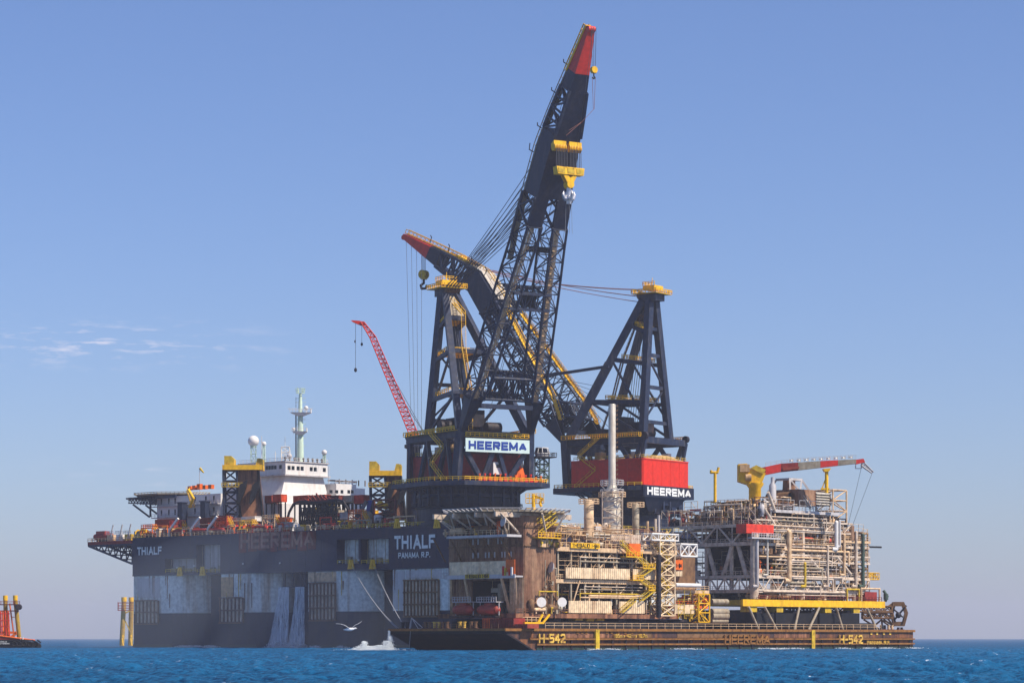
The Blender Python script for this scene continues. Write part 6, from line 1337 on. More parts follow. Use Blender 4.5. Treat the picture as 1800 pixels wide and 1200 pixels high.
    for q in (1014, 1034, 1052): a = B.fa(q, b0 + 1); m = MB(); c = W(a, b0 + 1.4, zc - 1.0); m.tube(c - B.a * 1.3, c + B.a * 1.3, 1.35, n=14); part(m, 'belly_tank', 'yellowr', t)
    # columns and decks of the process area
    deckp(B, t, aw, a9, b0, b1, z2, 'brownsteel', .8, ('f',), 'cream'); deckp(B, t, aw, a9, b0 - .4, b1, z3, 'beige', .9, ('f',), 'cream')
    for q in (980, 1003, 1028, 1052, 1083, 1110, 1135, 1158):
        a = B.fa(q, b0 + .3)
        for b in (b0 + .3, b1 - .5): m = MB(); m.bar(W(a, b, zc), W(a, b, z3 - .9), .5, .5); part(m, 'column', 'greysteel', t)
    m = MB(); B.box(m, aw + 1, a9 - 8, b0 + 9, b1 - 4, zc, z3 - 1); m.build('added_dark_core', 'innershade', t)  # added dark box painting the shade behind the process bays
    m = MB(); m.path([W(B.fa(1000, b0), b0 - .3, zc), W(B.fa(1018, b0), b0 - .3, z2)], .2, 5); [m.path([W(B.fa(x0, b0), b0 + .2, zl), W(B.fa(x1, b0), b0 + .2, zh)], .18, 5) for x0, x1, zl, zh in ((1023, 1045, z2 - 9.5, z2 - .9), (1083, 1105, zc + 4, z2 - .8), (1055, 1078, z2 + 3, z3 - .9), (1108, 1130, z2 + 3, z3 - .9))]; m.build('diagonal_brace', 'cream', t)
    clutter(B, t, aw + .5, a9 - 1, b0 + .6, b0 + 8, zc, z2 - 1, 120, WARM + ['dark', 'brownsteel'], 41); clutter(B, t, aw + .5, a9 - 1, b0 + .6, b0 + 8, z2, z3 - 1, 110, WARM + ['dark', 'brownsteel', 'greysteel'], 42)
    scaffold(B, t, aw + 1, a9 - 8, b0 + .1, z2, z3 - 1, 'cream', seed=1, fill=.4); scaffold(B, t, aw + 1, a9 - 8, b0 + 1.2, zc, z2 - .9, 'brownsteel', seed=2, fill=.5); scaffold(B, t, aw + 2, a9, b0 + .5, z3, z3 + 4.2, 'cream', seed=3, fill=.6); scaffold(B, t, a9, B.fa(1246, b0) - 1, b0 - 1, zc - 1, z(1034), 'yellowr', seed=4, fill=.6)
    # cable trays and long pipes
    for y, r, cl in ((1047, .3, 'cream'), (1043, .2, 'yellowr'), (1036, .14, 'greysteel'), (1031, .14, 'pale'), (1050, .2, 'cream'), (987, .25, 'greysteel'), (980, .15, 'pale'), (970, .2, 'cream')):
        m = MB(); aa, ab = B.fa(1020 + (y % 7) * 4, b0 - .2), B.fa(1120 + (y % 5) * 9, b0 - .2); m.path([W(aa, b0 - .1, z(y, aa) - 1.5), W(aa, b0 - .1, z(y)), W(ab, b0 - .1, z(y)), W(ab, b0 + 2, z(y))], r, 6); part(m, 'pipe', cl, t)
    # top deck equipment
    clutter(B, t, aw + 4, a9 - 2, b0 + .8, b0 + 12, z3, z3 + 6, 130, WARM + ['cream', 'silver', 'pale'], 43)
    deckp(B, t, aw + 4, aw + 34, b0 + 5, b1 - 3, z(934), 'cream', .5, ('f', 'l'), 'cream')
    clutter(B, t, aw + 5, aw + 33, b0 + 5.5, b0 + 16, z(934), z(908), 34, PALE + ['orange', 'yellow'], 44)
    for p0, p1, y in ((1003, 1053.5, 957.5),):
        aa, ab = B.fa(p0, b0 - .8), B.fa(p1, b0 - .8); m = MB(); B.box(m, aa, ab, b0 - .95, b0 - .75, z(962.5, aa), z(953, aa)); sgn = m.build('name_board', 'yellow', t)
        text('THEBAUD I-84', 'board_lettering', 'black', t, W(aa + .4, b0 - .96, z(961, aa)), B.a, (0, 0, 1), z(954.5, aa) - z(961, aa), ab - aa - .8, th=.11)
    # balcony with the second board on the left face
    zb0, zb1 = z(1011, a0), z(985, a0); bl, br = B.fb(790, a0 - 3), B.fb(905, a0 - 3)
    m = MB(); B.box(m, a0 - 3, a0, br, bl, zb0 - .4, zb0); m.build('balcony_deck', 'offwhite', t)
    bo = B.fb(889, a0 - 3); mb = MB(); corrug(mb, W(a0 - 3, bl, 0).xy, W(a0 - 3, bo, 0).xy, zb0, zb1, 2.2, .12); mb.build('balcony_wall', 'lightcream', t)
    m = MB(); B.box(m, a0 - 3.05, a0 - 2.9, br, bo - .1, zb0, zb1 + .3); m.build('balcony_wall', 'orange', t)
    random.seed(6)
    for k in range(5): b = br + .5 + k * .75; m = MB(); B.box(m, a0 - 3.5, a0 - 3.06, b, b + .5, zb0, zb0 + random.uniform(.8, 2.4)); m.build('balcony_gear', random.choice(['white', 'cream', 'tipred', 'yellowr']), t)
    m = MB(); B.box(m, a0 - 3.3, a0 - 3.06, br - .3, bl + 1.5, z(1015.5, a0), z(1008.5, a0)); m.build('balcony_beam', 'offwhite', t)
    b_ = B.fb(817.5, a0 - 3.3); be = B.fb(860, a0 - 3.3); m = MB(); B.box(m, a0 - 3.36, a0 - 3.31, be, b_, z(1014.8, a0), z(1007.5, a0)); m.build('name_board', 'yellowr', t)
    text('THEBAUD I-84', 'board_lettering', 'black', t, W(a0 - 3.38, b_ - .2, z(1014.3, a0)), -B.b, (0, 0, 1), z(1008, a0) - z(1014.3, a0), b_ - be - .4, th=.12)
    m = MB(); B.box(m, a0 - 3.2, a0 - 1, bl, bl + 4, z(1014, a0), z(1012, a0)); rail(m, [W(a0 - 3.2, bl, z(1012, a0)), W(a0 - 3.2, bl + 4, z(1012, a0))], sp=1, h=2); rail(m, [W(a0 - 1, bl, z(1012, a0)), W(a0 - 1, bl + 4, z(1012, a0))], sp=1, h=1.3); m.build('end_platform', 'offwhite', t)
    # helideck with its cantilever frame
    ca, cb, rr = 18.5, 18.5, 15.8; zh = z(895, a0); hk = [W(ca + math.cos(R(22.5 + 45 * i)) * rr, cb + math.sin(R(22.5 + 45 * i)) * rr, 0) for i in range(8)]
    m = MB(); m.prism([(p.x, p.y) for p in hk], zh - .55, zh); m.build('helideck', 'greysteel', t)
    m = MB(); cc = [V(p.x, p.y, zh - .3) for p in hk]; c0 = W(ca, cb, zh - .3); oo = [c0 + (p - c0) * 1.1 + V(0, 0, .6) for p in cc]
    for i in range(8):
        j = (i + 1) % 8; m.bar(oo[i], oo[j], .16); [m.bar(cc[i].lerp(cc[j], k / 8), oo[i].lerp(oo[j], k / 8), .2) for k in range(8)]
    m.build('helideck_net', 'offwhite', t)
    zl = z(937, a0); m = MB()
    for b in (cb - 11, cb - 4, cb + 4, cb + 11):
        m.bar(W(ca - 15, b, zh - 1.3), W(ca + 12, b, zh - 1.3), .6, 1.2)
    for i, (x, y) in enumerate(((-14, -12), (-14, -6), (-14, 0), (-14, 6), (-14, 12))): m.bar(W(ca + x, cb + y, zh - 1), W(ca - 6.6, cb + y * .8 - 1.5, zl), .38); m.bar(W(ca + x, cb + y, zh - 1), W(ca - 9, cb + y + (3 if y < 10 else -3), zl + .4), .3)
    for s in (-1, 1): m.bar(W(ca + 4 * s, b0 - 4, zh - 1), W(ca + 2, b0 - .4, zl - 3), .4)
    m.build('helideck_strut', 'pale', t)
    m = MB(); B.box(m, a0 - 5.5, a0 - .4, b0 + .5, B.fb(787, a0 - 5), zl - .9, zl - .3); m.build('ring_gallery', 'offwhite', t)
    m = MB(); rail(m, [W(a0 - 5.5, b0 + .5, zl - .3), W(a0 - 5.5, B.fb(787, a0 - 5), zl - .3)], sp=1.4); m.build('railing', 'cream', t)
    clutter(Frame(W(a0 - 5, 0, 0), B.b, -B.a), t, b0 + 2, b1 - 2, -4.5, -1, zl - .3, zh - 1.4, 26, ['cream', 'orange', 'brownsteel', 'yellow', 'greysteel', 'dark'], 46)
    for k in range(5): b = b0 + 3 + k * 6; m = MB(); m.bar(W(a0 - 5.3, b, zl - .9), W(a0 - .3, b + 1, zl - 6.5), .3); part(m, 'strut', 'brownsteel', t)
    # satellite dishes and round lamps
    for q, y, r, aa, bb, nd in ((886, 917, 1.35, a0 - 5.8, None, (-1, -.2)), (970, 997, 1.45, None, b0 - 1.2, (-1, -.2)), (951, 1058, 1.25, None, b0 - 1.2, (.4, -1)), (987.5, 1058, 1.2, None, b0 - 1.2, (.4, -1))):
        p = W(aa, B.fb(q, aa), z(y, a0)) if aa is not None else W(B.fa(q, bb), bb, z(y, B.fa(q, bb)))
        d = V(nd[0] * .5 + .1, nd[1], .1).normalized(); m = MB(); m.tube(p, p + d * .35, r * .8, r, n=20); dd = m.build('dish_reflector', 'white' if y > 1000 else 'offwhite', t)
        m = MB(); m.tube(p - d * 1.4, p, .2, n=6); m.bar(p - d * 1.2 - V(0, 0, 1.8), p - d * 1.2, .25); m.build('dish_mount', 'greysteel', t)
    # external stairs
    S = lambda pts, cl='yellowr', wd=.9: [part(stair(MB(), W(B.fa(x0, b0 - 1.6), b0 - 1.6, z(y0)), W(B.fa(x1, b0 - 1.6), b0 - 1.6, z(y1)), wd), 'stair', cl, t) for x0, y0, x1, y1 in pts]
    S([(1092, 955, 1118, 978), (1118, 978, 1138, 995), (1123, 1014, 1148, 996), (1123, 1018, 1150, 1036), (1126, 1055, 1152, 1034), (1092, 1076, 1116, 1055)]); S([(947, 925, 974, 905), (950, 940, 976, 918)], 'yellowr', 1.3)
    m = MB(); B.box(m, B.fa(1104, b0 - 1), B.fa(1124, b0 - 1), b0 - 1.4, b0 - .6, z(976), z(953)); m.build('orange_house', 'orange', t)
    for p0, p1, y in ((945, 985, 948), (1100, 1128, 976), (1130, 1156, 996), (1112, 1130, 1017), (1140, 1156, 1035)):
        m = MB(); aa, ab = B.fa(p0, b0 - 2), B.fa(p1, b0 - 2); B.box(m, aa, ab, b0 - 2.2, b0 - .1, z(y) - .25, z(y)); rail(m, [W(aa, b0 - 2.2, z(y)), W(ab, b0 - 2.2, z(y))], sp=1.1, r=.08); part(m, 'stair_landing', 'yellow', t)
    # stair tower, white lattice
    for nm, p0, p1, y0, y1, cl, b_ in (('stair_tower', 1160, 1186, 1082, 940, 'lightcream', b0 - 2.5), ('end_tower', 1228, 1247, 1093, 1044, 'yellow', b0 - 2)):
        aa, ab = B.fa(p0, b_), B.fa(p1, b_); m = MB(); A = [W(aa, b_, z(y0, ab)), W(ab, b_, z(y0, ab)), W(ab, b_ + 3.2, z(y0, ab)), W(aa, b_ + 3.2, z(y0, ab))]; top = z(y1, ab) - z(y0, ab)
        truss(m, A, [p + V(0, 0, top) for p in A], 8 if top > 10 else 3, .24, .15, x=top > 10); m.build(nm, cl, t)
        m = MB(); n_ = max(2, int(top / 3.4)); h = top / n_
        for k in range(n_): x0, x1 = (aa + .6, ab - .6) if k % 2 else (ab - .6, aa + .6); stair(m, W(x0, b_ + 1.5, A[0].z + k * h), W(x1, b_ + 1.5, A[0].z + (k + 1) * h), .9)
        m.build('tower_stair', 'yellowr', t)
    aa = B.fa(1158, b0 - 2.6); m = MB(); m.tube(W(aa, b0 - 2.6, z(1085, aa)), W(aa, b0 - 2.6, z(975, aa)), .65, n=10); m.build('riser_pipe', 'dark', t)
    aa, ab = B.fa(1143, b0 - 2), B.fa(1190, b0 - 2); m = MB(); A = [W(aa, b0 - 2.5, z(949, aa)), W(aa, b0 + .5, z(949, aa)), W(aa, b0 + .5, z(938, aa)), W(aa, b0 - 2.5, z(938, aa))]; truss(m, A, [p + B.a * (ab - aa) for p in A], 4, .25, .16); m.build('bridge_truss', 'white', t)
    aa, ab = B.fa(1196, b0 - 1), B.fa(1225, b0 - 1); m = MB(); A = [W(aa, b0 - 1, z(977, aa)), W(aa, b0 + 2, z(977, aa)), W(aa, b0 + 2, z(956, aa)), W(aa, b0 - 1, z(956, aa))]; truss(m, A, [p + B.a * (ab - aa) for p in A], 2, .3, .22, x=True); m.build('cantilever_frame', 'white', t)
    # low tail of the module right of the stair tower
    ab = B.fa(1246, b0); deckp(B, t, a9, ab, b0, b1 - 4, z(1034), 'cream', .6, ('f',), 'cream'); deckp(B, t, a9, ab - .5, b0, b1 - 4, z(1062), 'brownsteel', .6, ('f',), 'orange')
    m = MB(); B.box(m, a9 - 5, B.fa(1222, b0 + 4), b0 + 4, b1 - 4, z(1034), z(960)); m.build('plated_wall', 'brownsteel', t)
    clutter(B, t, a9, ab - 1, b0 - .8, b0 + 4, z(1060), z(1036), 26, WARM + ['orange', 'silver', 'pale'], 47, .9); clutter(B, t, a9, ab - 1, b0 - .8, b0 + 4, zc - 1, z(1064), 20, WARM + ['orange', 'yellowr'], 48, .9)
    m = MB(); q0, q1 = W(B.fa(1187, b0 - 1.5), b0 - 1.5, z(1028, 70)), W(B.fa(1229, b0 - 1.5), b0 - 1.5, z(1028, 70)); m.tube(q0, q1, .55, n=12); m.ball(q1, .55, 10, 6); m.build('white_pipe', 'white', t)
    m = MB(); B.box(m, B.fa(1187, b0 - 1), B.fa(1199, b0 - 1), b0 - 1.2, b0 - .9, z(1001, 70), z(984, 70)); m.build('orange_board', 'orange', t)
    text('II-84', 'board_lettering', 'black', t, W(B.fa(1188, b0 - 1.2), b0 - 1.21, z(997, 70)), B.a, (0, 0, 1), 1.0, B.fa(1198.5, b0 - 1.2) - B.fa(1188, b0 - 1.2), th=.15)
    # stacks and tall vessels on the top deck
    def vessel(q, y0, y1, r, b, cl, name, rings=3, cage=True):
        a = B.fa(q, b); c = W(a, b, 0); s = c.y / FPX; Z = lambda y: CAMH + (HY - y) * s; m = MB(); m.lathe(c, [(r, Z(y1)), (r, Z(y0) - r * .3), (r * .6, Z(y0))], 20); 
        for k in range(rings): zz = Z(y1) + (Z(y0) - Z(y1)) * (k + 1) / (rings + 1); m.lathe(c, [(r * 1.06, zz), (r * 1.06, zz + .25)], 20)
        o = m.build(name, cl, t)
        if cage:
            m = MB(); zt = Z(y0) - 1.0
            for i in range(12):
                x = i * math.pi / 6; x2 = x + math.pi / 6; p = c + V(math.cos(x), math.sin(x), 0) * (r + 1.3); p2 = c + V(math.cos(x2), math.sin(x2), 0) * (r + 1.3)
                for h in (0, .6, 1.2): m.bar(p + V(0, 0, zt + h), p2 + V(0, 0, zt + h), .14)
                m.bar(p + V(0, 0, zt), p + V(0, 0, zt + 1.2), .12)
            part(m, 'vessel_gallery', 'cream', t)
        return c, Z
    vessel(1035, 878, 945, 1.25, b0 + 4, 'cream', 'tall_vessel'); vessel(1117.5, 884, 940, .9, b0 + 5, 'greysteel', 'tall_vessel'); vessel(985, 1, 1, .1, 0, 'dark', 'x', 0, False) if False else None
    c, Z = vessel(1076, 866, 938, 2.2, b0 + 9, 'silver', 'flare_stack_base', 4)
    m = MB(); m.lathe(c, [(1.9, Z(866)), (1.4, Z(858)), (.95, Z(850)), (.95, Z(712)), (.8, Z(710))], 18); m.build('flare_stack', 'silver', t)
    m = MB(); [m.bar(c + V(1.15, -.2, Z(y)), c + V(1.45, -.2, Z(y) + .5), .35) for y in range(715, 850, 8)]; m.build('stack_ladder', 'brownsteel', t)
    for y in (852, 868): 
        m = MB(); z_ = Z(y)
        for i in range(12):
            x = i * math.pi / 6; x2 = x + math.pi / 6; p = c + V(math.cos(x), math.sin(x), 0) * 3; p2 = c + V(math.cos(x2), math.sin(x2), 0) * 3
            [m.bar(p + V(0, 0, z_ + h), p2 + V(0, 0, z_ + h), .14) for h in (0, .6, 1.2)]; m.bar(p + V(0, 0, z_), p + V(0, 0, z_ + 1.2), .12); m.bar(c + V(0, 0, z_ - 2) + (p - c - V(0, 0, 0)) * .3 , V(p.x, p.y, z_), .12) if i % 3 == 0 else None
        m.build('stack_gallery', 'offwhite', t)
    m = MB(); A = [V(c.x + x, c.y + y, Z(940)) for x, y in ((-2.6, -2.6), (2.6, -2.6), (2.6, 2.6), (-2.6, 2.6))]; truss(m, A, [p + V(0, 0, Z(866) - Z(940)) for p in A], 5, .14, .1); m.build('stack_frame', 'pale', t)
    a = B.fa(938, b0 + 12); c = W(a, b0 + 12, 0); m = MB(); s = c.y / FPX; Z = lambda y: CAMH + (HY - y) * s
    m.tube(c + V(0, 0, Z(905)), c + V(0, 0, Z(868)), .5, n=10); m.path([c + V(0, 0, Z(872)), c + V(2.2, 0, Z(876)), c + V(1.6, 0, Z(884)), c + V(2, 0, Z(890))], .35, 8); rail(m, [c + V(-2, -.4, Z(884)), c + V(2.6, -.4, Z(884))], sp=1, r=.08); rail(m, [c + V(-2, -.4, Z(875)), c + V(2.6, -.4, Z(875))], sp=1, r=.08); [m.bar(c + V(-2, 0, Z(y)), c + V(2.5, 0, Z(y)), .5, .2) for y in (875, 884, 893)]; m.build('deck_crane_post', 'yellow', t)
    for q, y0, y1, cl in ((1152, 905, 945, 'pale'), (1158, 898, 942, 'offwhite'), (1138, 910, 938, 'cream')):
        aa = B.fa(q, b0 + 4); m = MB(); m.tube(W(aa, b0 + 4, z(y1)), W(aa, b0 + 4, z(y0)), .35, n=8); part(m, 'vent_pipe', cl, t)
    return t, a0, b0, zc
mod1, MA0, MB0, MZC = module_one()
# red lifeboats with their platforms
for i, (p0, p1, lb) in enumerate(((797, 833, 'faded red lifeboat hanging under the balcony, left of two'), (840, 878, 'faded red lifeboat hanging under the balcony, right of two'))):
    ax = MA0 - 4.2; bl, br = B.fb(p0, ax), B.fb(p1, ax); zt = B.z(1062, ax, bl); zb_ = B.z(1081, ax, bl); L_ = bl - br
    t = thing('lifeboat', lb, 'lifeboat', B.W(ax, (bl + br) / 2, zb_), 'lifeboats on the brown module'); zm_ = (zt + zb_) / 2
    m = MB(); pr = [(0, .1), (.06, .9), (.22, 1.3), (.75, 1.35), (.93, .95), (1, .2)]
    for (x, r), (x2, r2) in zip(pr, pr[1:]): m.tube(B.W(ax, bl - L_ * x, zm_), B.W(ax, bl - L_ * x2, zm_), r, r2, n=14)
    m.build('boat_hull', 'lifeboat', t); m = MB(); B.box(m, ax - .8, ax + .8, br + L_ * .3, br + L_ * .6, zt - .4, zt + .3); m.build('canopy', 'lifeboat', t)
    m = MB(); B.box(m, ax - 1.4, ax + 1.5, br, bl, zb_ - .5, zb_ - .2); m.build('cradle', 'dark', t)
    m = MB(); zp = B.z(1057, ax, bl); B.box(m, ax - 1.2, ax + 1.4, br, bl - .8, zp - .2, zp); rail(m, [B.W(ax - 1.2, bl - .8, zp), B.W(ax - 1.2, br, zp)], sp=.9, r=.08); [m.bar(B.W(ax, b, zp), B.W(ax, b, zb_), .2) for b in (bl - .9, br + .2)]; m.build('boarding_platform', 'offwhite', t)
for i, (p0, p1, cl, lb) in enumerate(((848, 862, 'orange', 'orange red steel box on the barge deck below the right lifeboat'), (886, 903, 'redrust', 'red brown steel box on the barge deck left of the yellow stair'), (863, 885, 'rustred', 'dark red ribbed box between the orange and brown boxes'), (905, 927, 'contbrown', 'low red box on the barge deck beside the module corner'))):
    ax = 5.5; bl, br = B.fb(p0, ax), B.fb(p1, ax); t = thing('steel_box', lb, 'steel box', B.W(ax, (bl + br) / 2, BD + .12)); zt = B.z(1086 if i < 3 else 1096, ax, bl)
    m = MB(); B.box(m, ax, ax + 4, br, bl, BD + .13, zt); m.build('body', cl, t); m = MB(); [m.bar(B.W(ax - .05, b, BD + .15), B.W(ax - .05, b, zt), .15) for b in np.linspace(br, bl, 6)]; m.build('ribs', 'rustred', t)
p0 = B.W(MA0 - 1, B.fb(908, MA0 - 1), 0)
t = thing('access_frame', 'yellow V-shaped access frame in front of the brown module corner', 'access frame', B.W(20, 2, BD + .1))
m = MB(); ax, az = B.fa(930, 2), B.fa(962, 2); zz = lambda y: B.z(y, ax, 2); m.bar(B.W(B.fa(921, 2), 2, zz(1094)), B.W(B.fa(955, 2), 2, zz(1094)), .7, .45); m.bar(B.W(B.fa(946, 2), 2, zz(1093)), B.W(B.fa(954, 2), 2, zz(1079)), .4); m.bar(B.W(B.fa(955, 2), 2, zz(1093)), B.W(B.fa(966, 2), 2, zz(1079)), .4); m.build('frame', 'yellow', t)
m = MB(); rail(m, [B.W(B.fa(919, 3), 3, zz(1094)), B.W(B.fa(950, 3), 3, zz(1094))], sp=1.5, h=1.4, r=.08); m.build('railing', 'cream', t)

def module_two():
    a0, b0, b1 = 101.5, 6.0, 32.5; a9 = B.fa(1528, b0); W = B.W; z = lambda py, a=a0: B.z(py, a, b0)
    t = thing('platform_module', 'pale pipe-covered offshore platform module on a yellow base frame, right on the barge', 'platform module', B.W(128, 20, 11))
    zy, z1, z2, z3, z4, z5, z6 = z(1053), z(1036), z(1010), z(953), z(921), z(893), z(868)
    # yellow base frame
    m = MB(); B.box(m, B.fa(1306, b0 - 1), B.fa(1556, b0 - 1), b0 - 1, b0 - .2, z(1065), zy); m.build('base_girder', 'yellow', t)
    m = MB(); B.box(m, a0 - 1, B.fa(1556, b0 - 1), b0 - .18, b1, z(1063), zy - .05); m.build('base_frame', 'yellowr', t)
    for q in (1322, 1368, 1453, 1503): a = B.fa(q, b0); m = MB(); B.box(m, a - 1.4, a + 1.4, b0 - .6, b0 + 3, z(1075), z(1065) - .01); m.build('support_foot', 'yellowr', t)
    m = MB(); rail(m, [W(a0, b0 - 1, zy), W(B.fa(1545, b0), b0 - 1, zy)], sp=1.5, r=.08); m.build('railing', 'rustred', t)
    # decks
    for zz, aa, ab, ba in ((z1, a0 - .5, a9, b1 + 5), (z2, a0 - .5, a9, b1 + 5), (z3, a0 - 1, a9, b1 + 5), (z(975, 128), 112, a9, b1)):
        deckp(B, t, aa, ab, b0, ba, zz, 'greysteel', .6, ('f', 'l'), 'pale')
    # deck trusses along front and left face
    def face_truss(p, q, zl, zh, n, r=.25, name='deck_truss', cl='pale'):
        m = MB(); p = Vector(p); q = Vector(q)
        m.bar(p + V(0, 0, zl), q + V(0, 0, zl), .45); m.bar(p + V(0, 0, zh), q + V(0, 0, zh), .45)
        for k in range(n):
            a, b = p.lerp(q, k / n), p.lerp(q, (k + 1) / n); m.tube(a + V(0, 0, zl), a + V(0, 0, zh), r * .7, n=5)
            m.tube(a + V(0, 0, zl if k % 2 else zh), b + V(0, 0, zh if k % 2 else zl), r, n=6)
        m.tube(q + V(0, 0, zl), q + V(0, 0, zh), r * .7, n=5); m.build(name, cl, t)
    face_truss(W(a0 - .6, b1 + 5, 0), W(a0 - .6, b0, 0), z1, z2 - .6, 12); face_truss(W(a0, b0 - .1, 0), W(a9, b0 - .1, 0), z1, z2 - .6, 16, .18)
    face_truss(W(a0 - 1, b1 + 8, 0), W(a0 - 1, b0 + 2, 0), z3, z4, 6, .3); face_truss(W(a0, b0 - .1, 0), W(a9 - 8, b0 - .1, 0), z4 - 1.5, z5 - 3, 10, .18); face_truss(W(114, b0 - .1, 0), W(a9, b0 - .1, 0), z(988, 128), z(976, 128), 9, .16)
    # main legs and big diagonal braces
    for q in (1325, 1391, 1408, 1448, 1500):
        a = B.fa(q, b0 + .8); r = 1.15 if q == 1325 else .6 if q != 1408 else .9; m = MB(); m.tube(W(a, b0 + .6, z(1052)), W(a, b0 + .6, z4 if q < 1450 else z3), r, n=16); m.build('main_leg', 'pale' if q != 1391 else 'brownsteel', t)
    for b in (b0 + 1, 15, 24, 32): m = MB(); m.tube(W(a0 + .6, b, z1), W(a0 + .6, b, z3), .6, n=12); m.build('main_leg', 'pale', t)
    for (x0, y0, x1, y1) in ((1288, 955, 1272, 1010), (1297, 955, 1312, 1010), (1245, 960, 1258, 1010), (1216, 958, 1204, 1008)):
        m = MB(); m.tube(W(a0 - .1, B.fb(x0, a0), z(y0)), W(a0 - .1, B.fb(x1, a0), z(y1)), .6, n=10); m.build('diagonal_brace', 'pale', t)
    for (x0, y0, x1, y1) in ((1395, 980, 1380, 1006), (1422, 978, 1443, 1004), (1470, 975, 1495, 1006), (1362, 900, 1350, 868), (1342, 895, 1362, 925), (1385, 955, 1370, 985)):
        m = MB(); m.tube(W(B.fa(x0, b0), b0, z(y0, 120)), W(B.fa(x1, b0), b0, z(y1, 120)), .45, n=8); m.build('diagonal_brace', 'pale', t)
    m = MB(); B.box(m, a0 + 9, a9 - 4, b0 + 8, b1 - 2, z2, z3 - .7); B.box(m, a0 + 9, a9 - 5, b0 + 7, b1 - 2, z3 + .02, z5 - .5); B.box(m, a0 + 3, a9 - 3, b0 + 7, b1, zy, z1 - .7); m.build('added_dark_core', 'innershade', t)  # added dark boxes block the view through and paint interior shade
    LF = Frame(W(a0, b0, 0), B.b, B.a)   # left face frame
    clutter(LF, t, 1, 30, .2, 7, zy, z1 - .8, 26, ['greysteel', 'dark', 'pale', 'cream'], 51); clutter(LF, t, 1, 30, .5, 8, z2, z3 - 2, 22, ['greysteel', 'dark', 'pale', 'orange'], 52); clutter(LF, t, 0, 34, .3, 8, z3, z4 - .4, 80, PALE + ['dark'], 53)
    clutter(B, t, a0 + 1, a9 - 1, b0 + .3, b0 + 6, zy, z1 - .7, 46, PALE + ['dark', 'brownsteel', 'cream'], 54)
    clutter(B, t, a0 + 2, a9 - 1, b0 + .2, b0 + 7, z1, z2 - .6, 70, PALE + ['cream', 'cream', 'dark'], 55, .9)
    clutter(B, t, a0 + 2, a9 - 1, b0 + .2, b0 + 7, z2, z(976, 128) - .6, 90, PALE + ['cream', 'yellowr', 'orange', 'dark'], 56, 1.1)
    clutter(B, t, a0 + 2, a9 - 1, b0 + .2, b0 + 7, z(976, 128), z3 - .6, 90, PALE + ['cream', 'cream', 'brownsteel'], 57)
    clutter(B, t, a0 + 2, a9 - 1, b0 + .2, b0 + 7, z3, z4 - .6, 100, PALE + ['cream', 'tipred', 'offwhite'], 58)
    z6_ = z6
    for q in range(3): scaffold(B, t, a0 + 6 + q * 15, a0 + 20 + q * 15, b0 - .25 + q * .1, (z2, z(976, 128), z3)[q], z5 - 1 - q, ('cream', 'brownsteel', 'pale')[q], seed=20 + q, fill=.62)
    scaffold(B, t, 128, a9 - 1, b0 - .2, z1, z4, 'cream', seed=24, fill=.6); scaffold(B, t, a0 + 2, 135, b0, z5, z6 - 1, 'offwhite', seed=25, fill=.55); scaffold(LF, t, 0, 34, -.2, z4, z5 + .5, 'pale', seed=26, fill=.75); scaffold(LF, t, 0, 20, 3, z5, z6 - 1, 'cream', seed=27, fill=.6); scaffold(LF, t, 2, 30, 2, z2, z3 - 2, 'greysteel', seed=28, fill=.35); scaffold(LF, t, 8, 30, 5, z5, z5 + 3, 'cream', seed=29, fill=.7)
    # long horizontal pipes, front
    rnd = random.Random(9)
    for y in (985, 992, 998, 1003, 962, 968, 1017, 1024, 1030, 903, 910, 916, 925, 932, 1040, 1046, 1014, 957, 979):
        aa = B.fa(rnd.uniform(1335, 1400), b0 - .3); ab = B.fa(rnd.uniform(1430, 1515 if y > 930 else 1455), b0 - .3); r = rnd.choice([.14, .2, .26, .34]); m = MB(); zz = z(y, (aa + ab) / 2)
        m.path([W(aa, b0 + 1, zz), W(aa, b0 - .35, zz), W(ab, b0 - .35, zz), W(ab, b0 - .35, zz - rnd.uniform(1, 4))], r, 8); part(m, 'pipe', rnd.choice(['pale', 'pale', 'cream', 'greysteel']), t, 200)
    for q, y0, y1, r, cl in ((1331, 950, 1030, .45, 'offwhite'), (1387, 935, 1020, .7, 'cream'), (1470, 918, 965, .6, 'white'), (1476, 915, 960, .35, 'offwhite'), (1349, 940, 1010, .3, 'silver'), (1415, 990, 1030, .4, 'yellowr'), (1455, 960, 1030, .35, 'pale'), (1484, 940, 1010, .35, 'cream'), (1517, 940, 1030, .5, 'green'), (1505, 935, 1030, .4, 'pale')):
        a = B.fa(q, b0 - .6); m = MB(); m.path([W(a + 1.5, b0 + .5, z(y0, a)), W(a, b0 - .6, z(y0, a)), W(a, b0 - .6, z(y1, a)), W(a - 1.6, b0 - .3, z(y1, a))], r, 10); m.build('riser_pipe', cl, t)
    # upper works
    deckp(B, t, a0 - 1, B.fa(1470, b0), b0, b1, z4, 'greysteel', .5, ('f', 'l'), 'pale'); deckp(B, t, 109, B.fa(1478, b0), b0 + .5, b1 - 3, z5, 'greysteel', .6, ('f', 'l'), 'offwhite')
    clutter(B, t, a0 + 1, 142, b0 + .4, b0 + 7, z4, z5 - .5, 100, PALE + ['dark', 'cream', 'offwhite'], 59); clutter(LF, t, 0, 33, .3, 9, z4, z5 + 1, 120, PALE + ['dark', 'brownsteel', 'redrust'], 60)
    clutter(LF, t, 0, 22, 2, 12, z5 - 2, z6 - .5, 90, PALE + ['brownsteel', 'yellowr'], 61); clutter(B, t, 104, 118, b0 + .5, b0 + 8, z5, z6, 60, PALE + ['brownsteel'], 62)
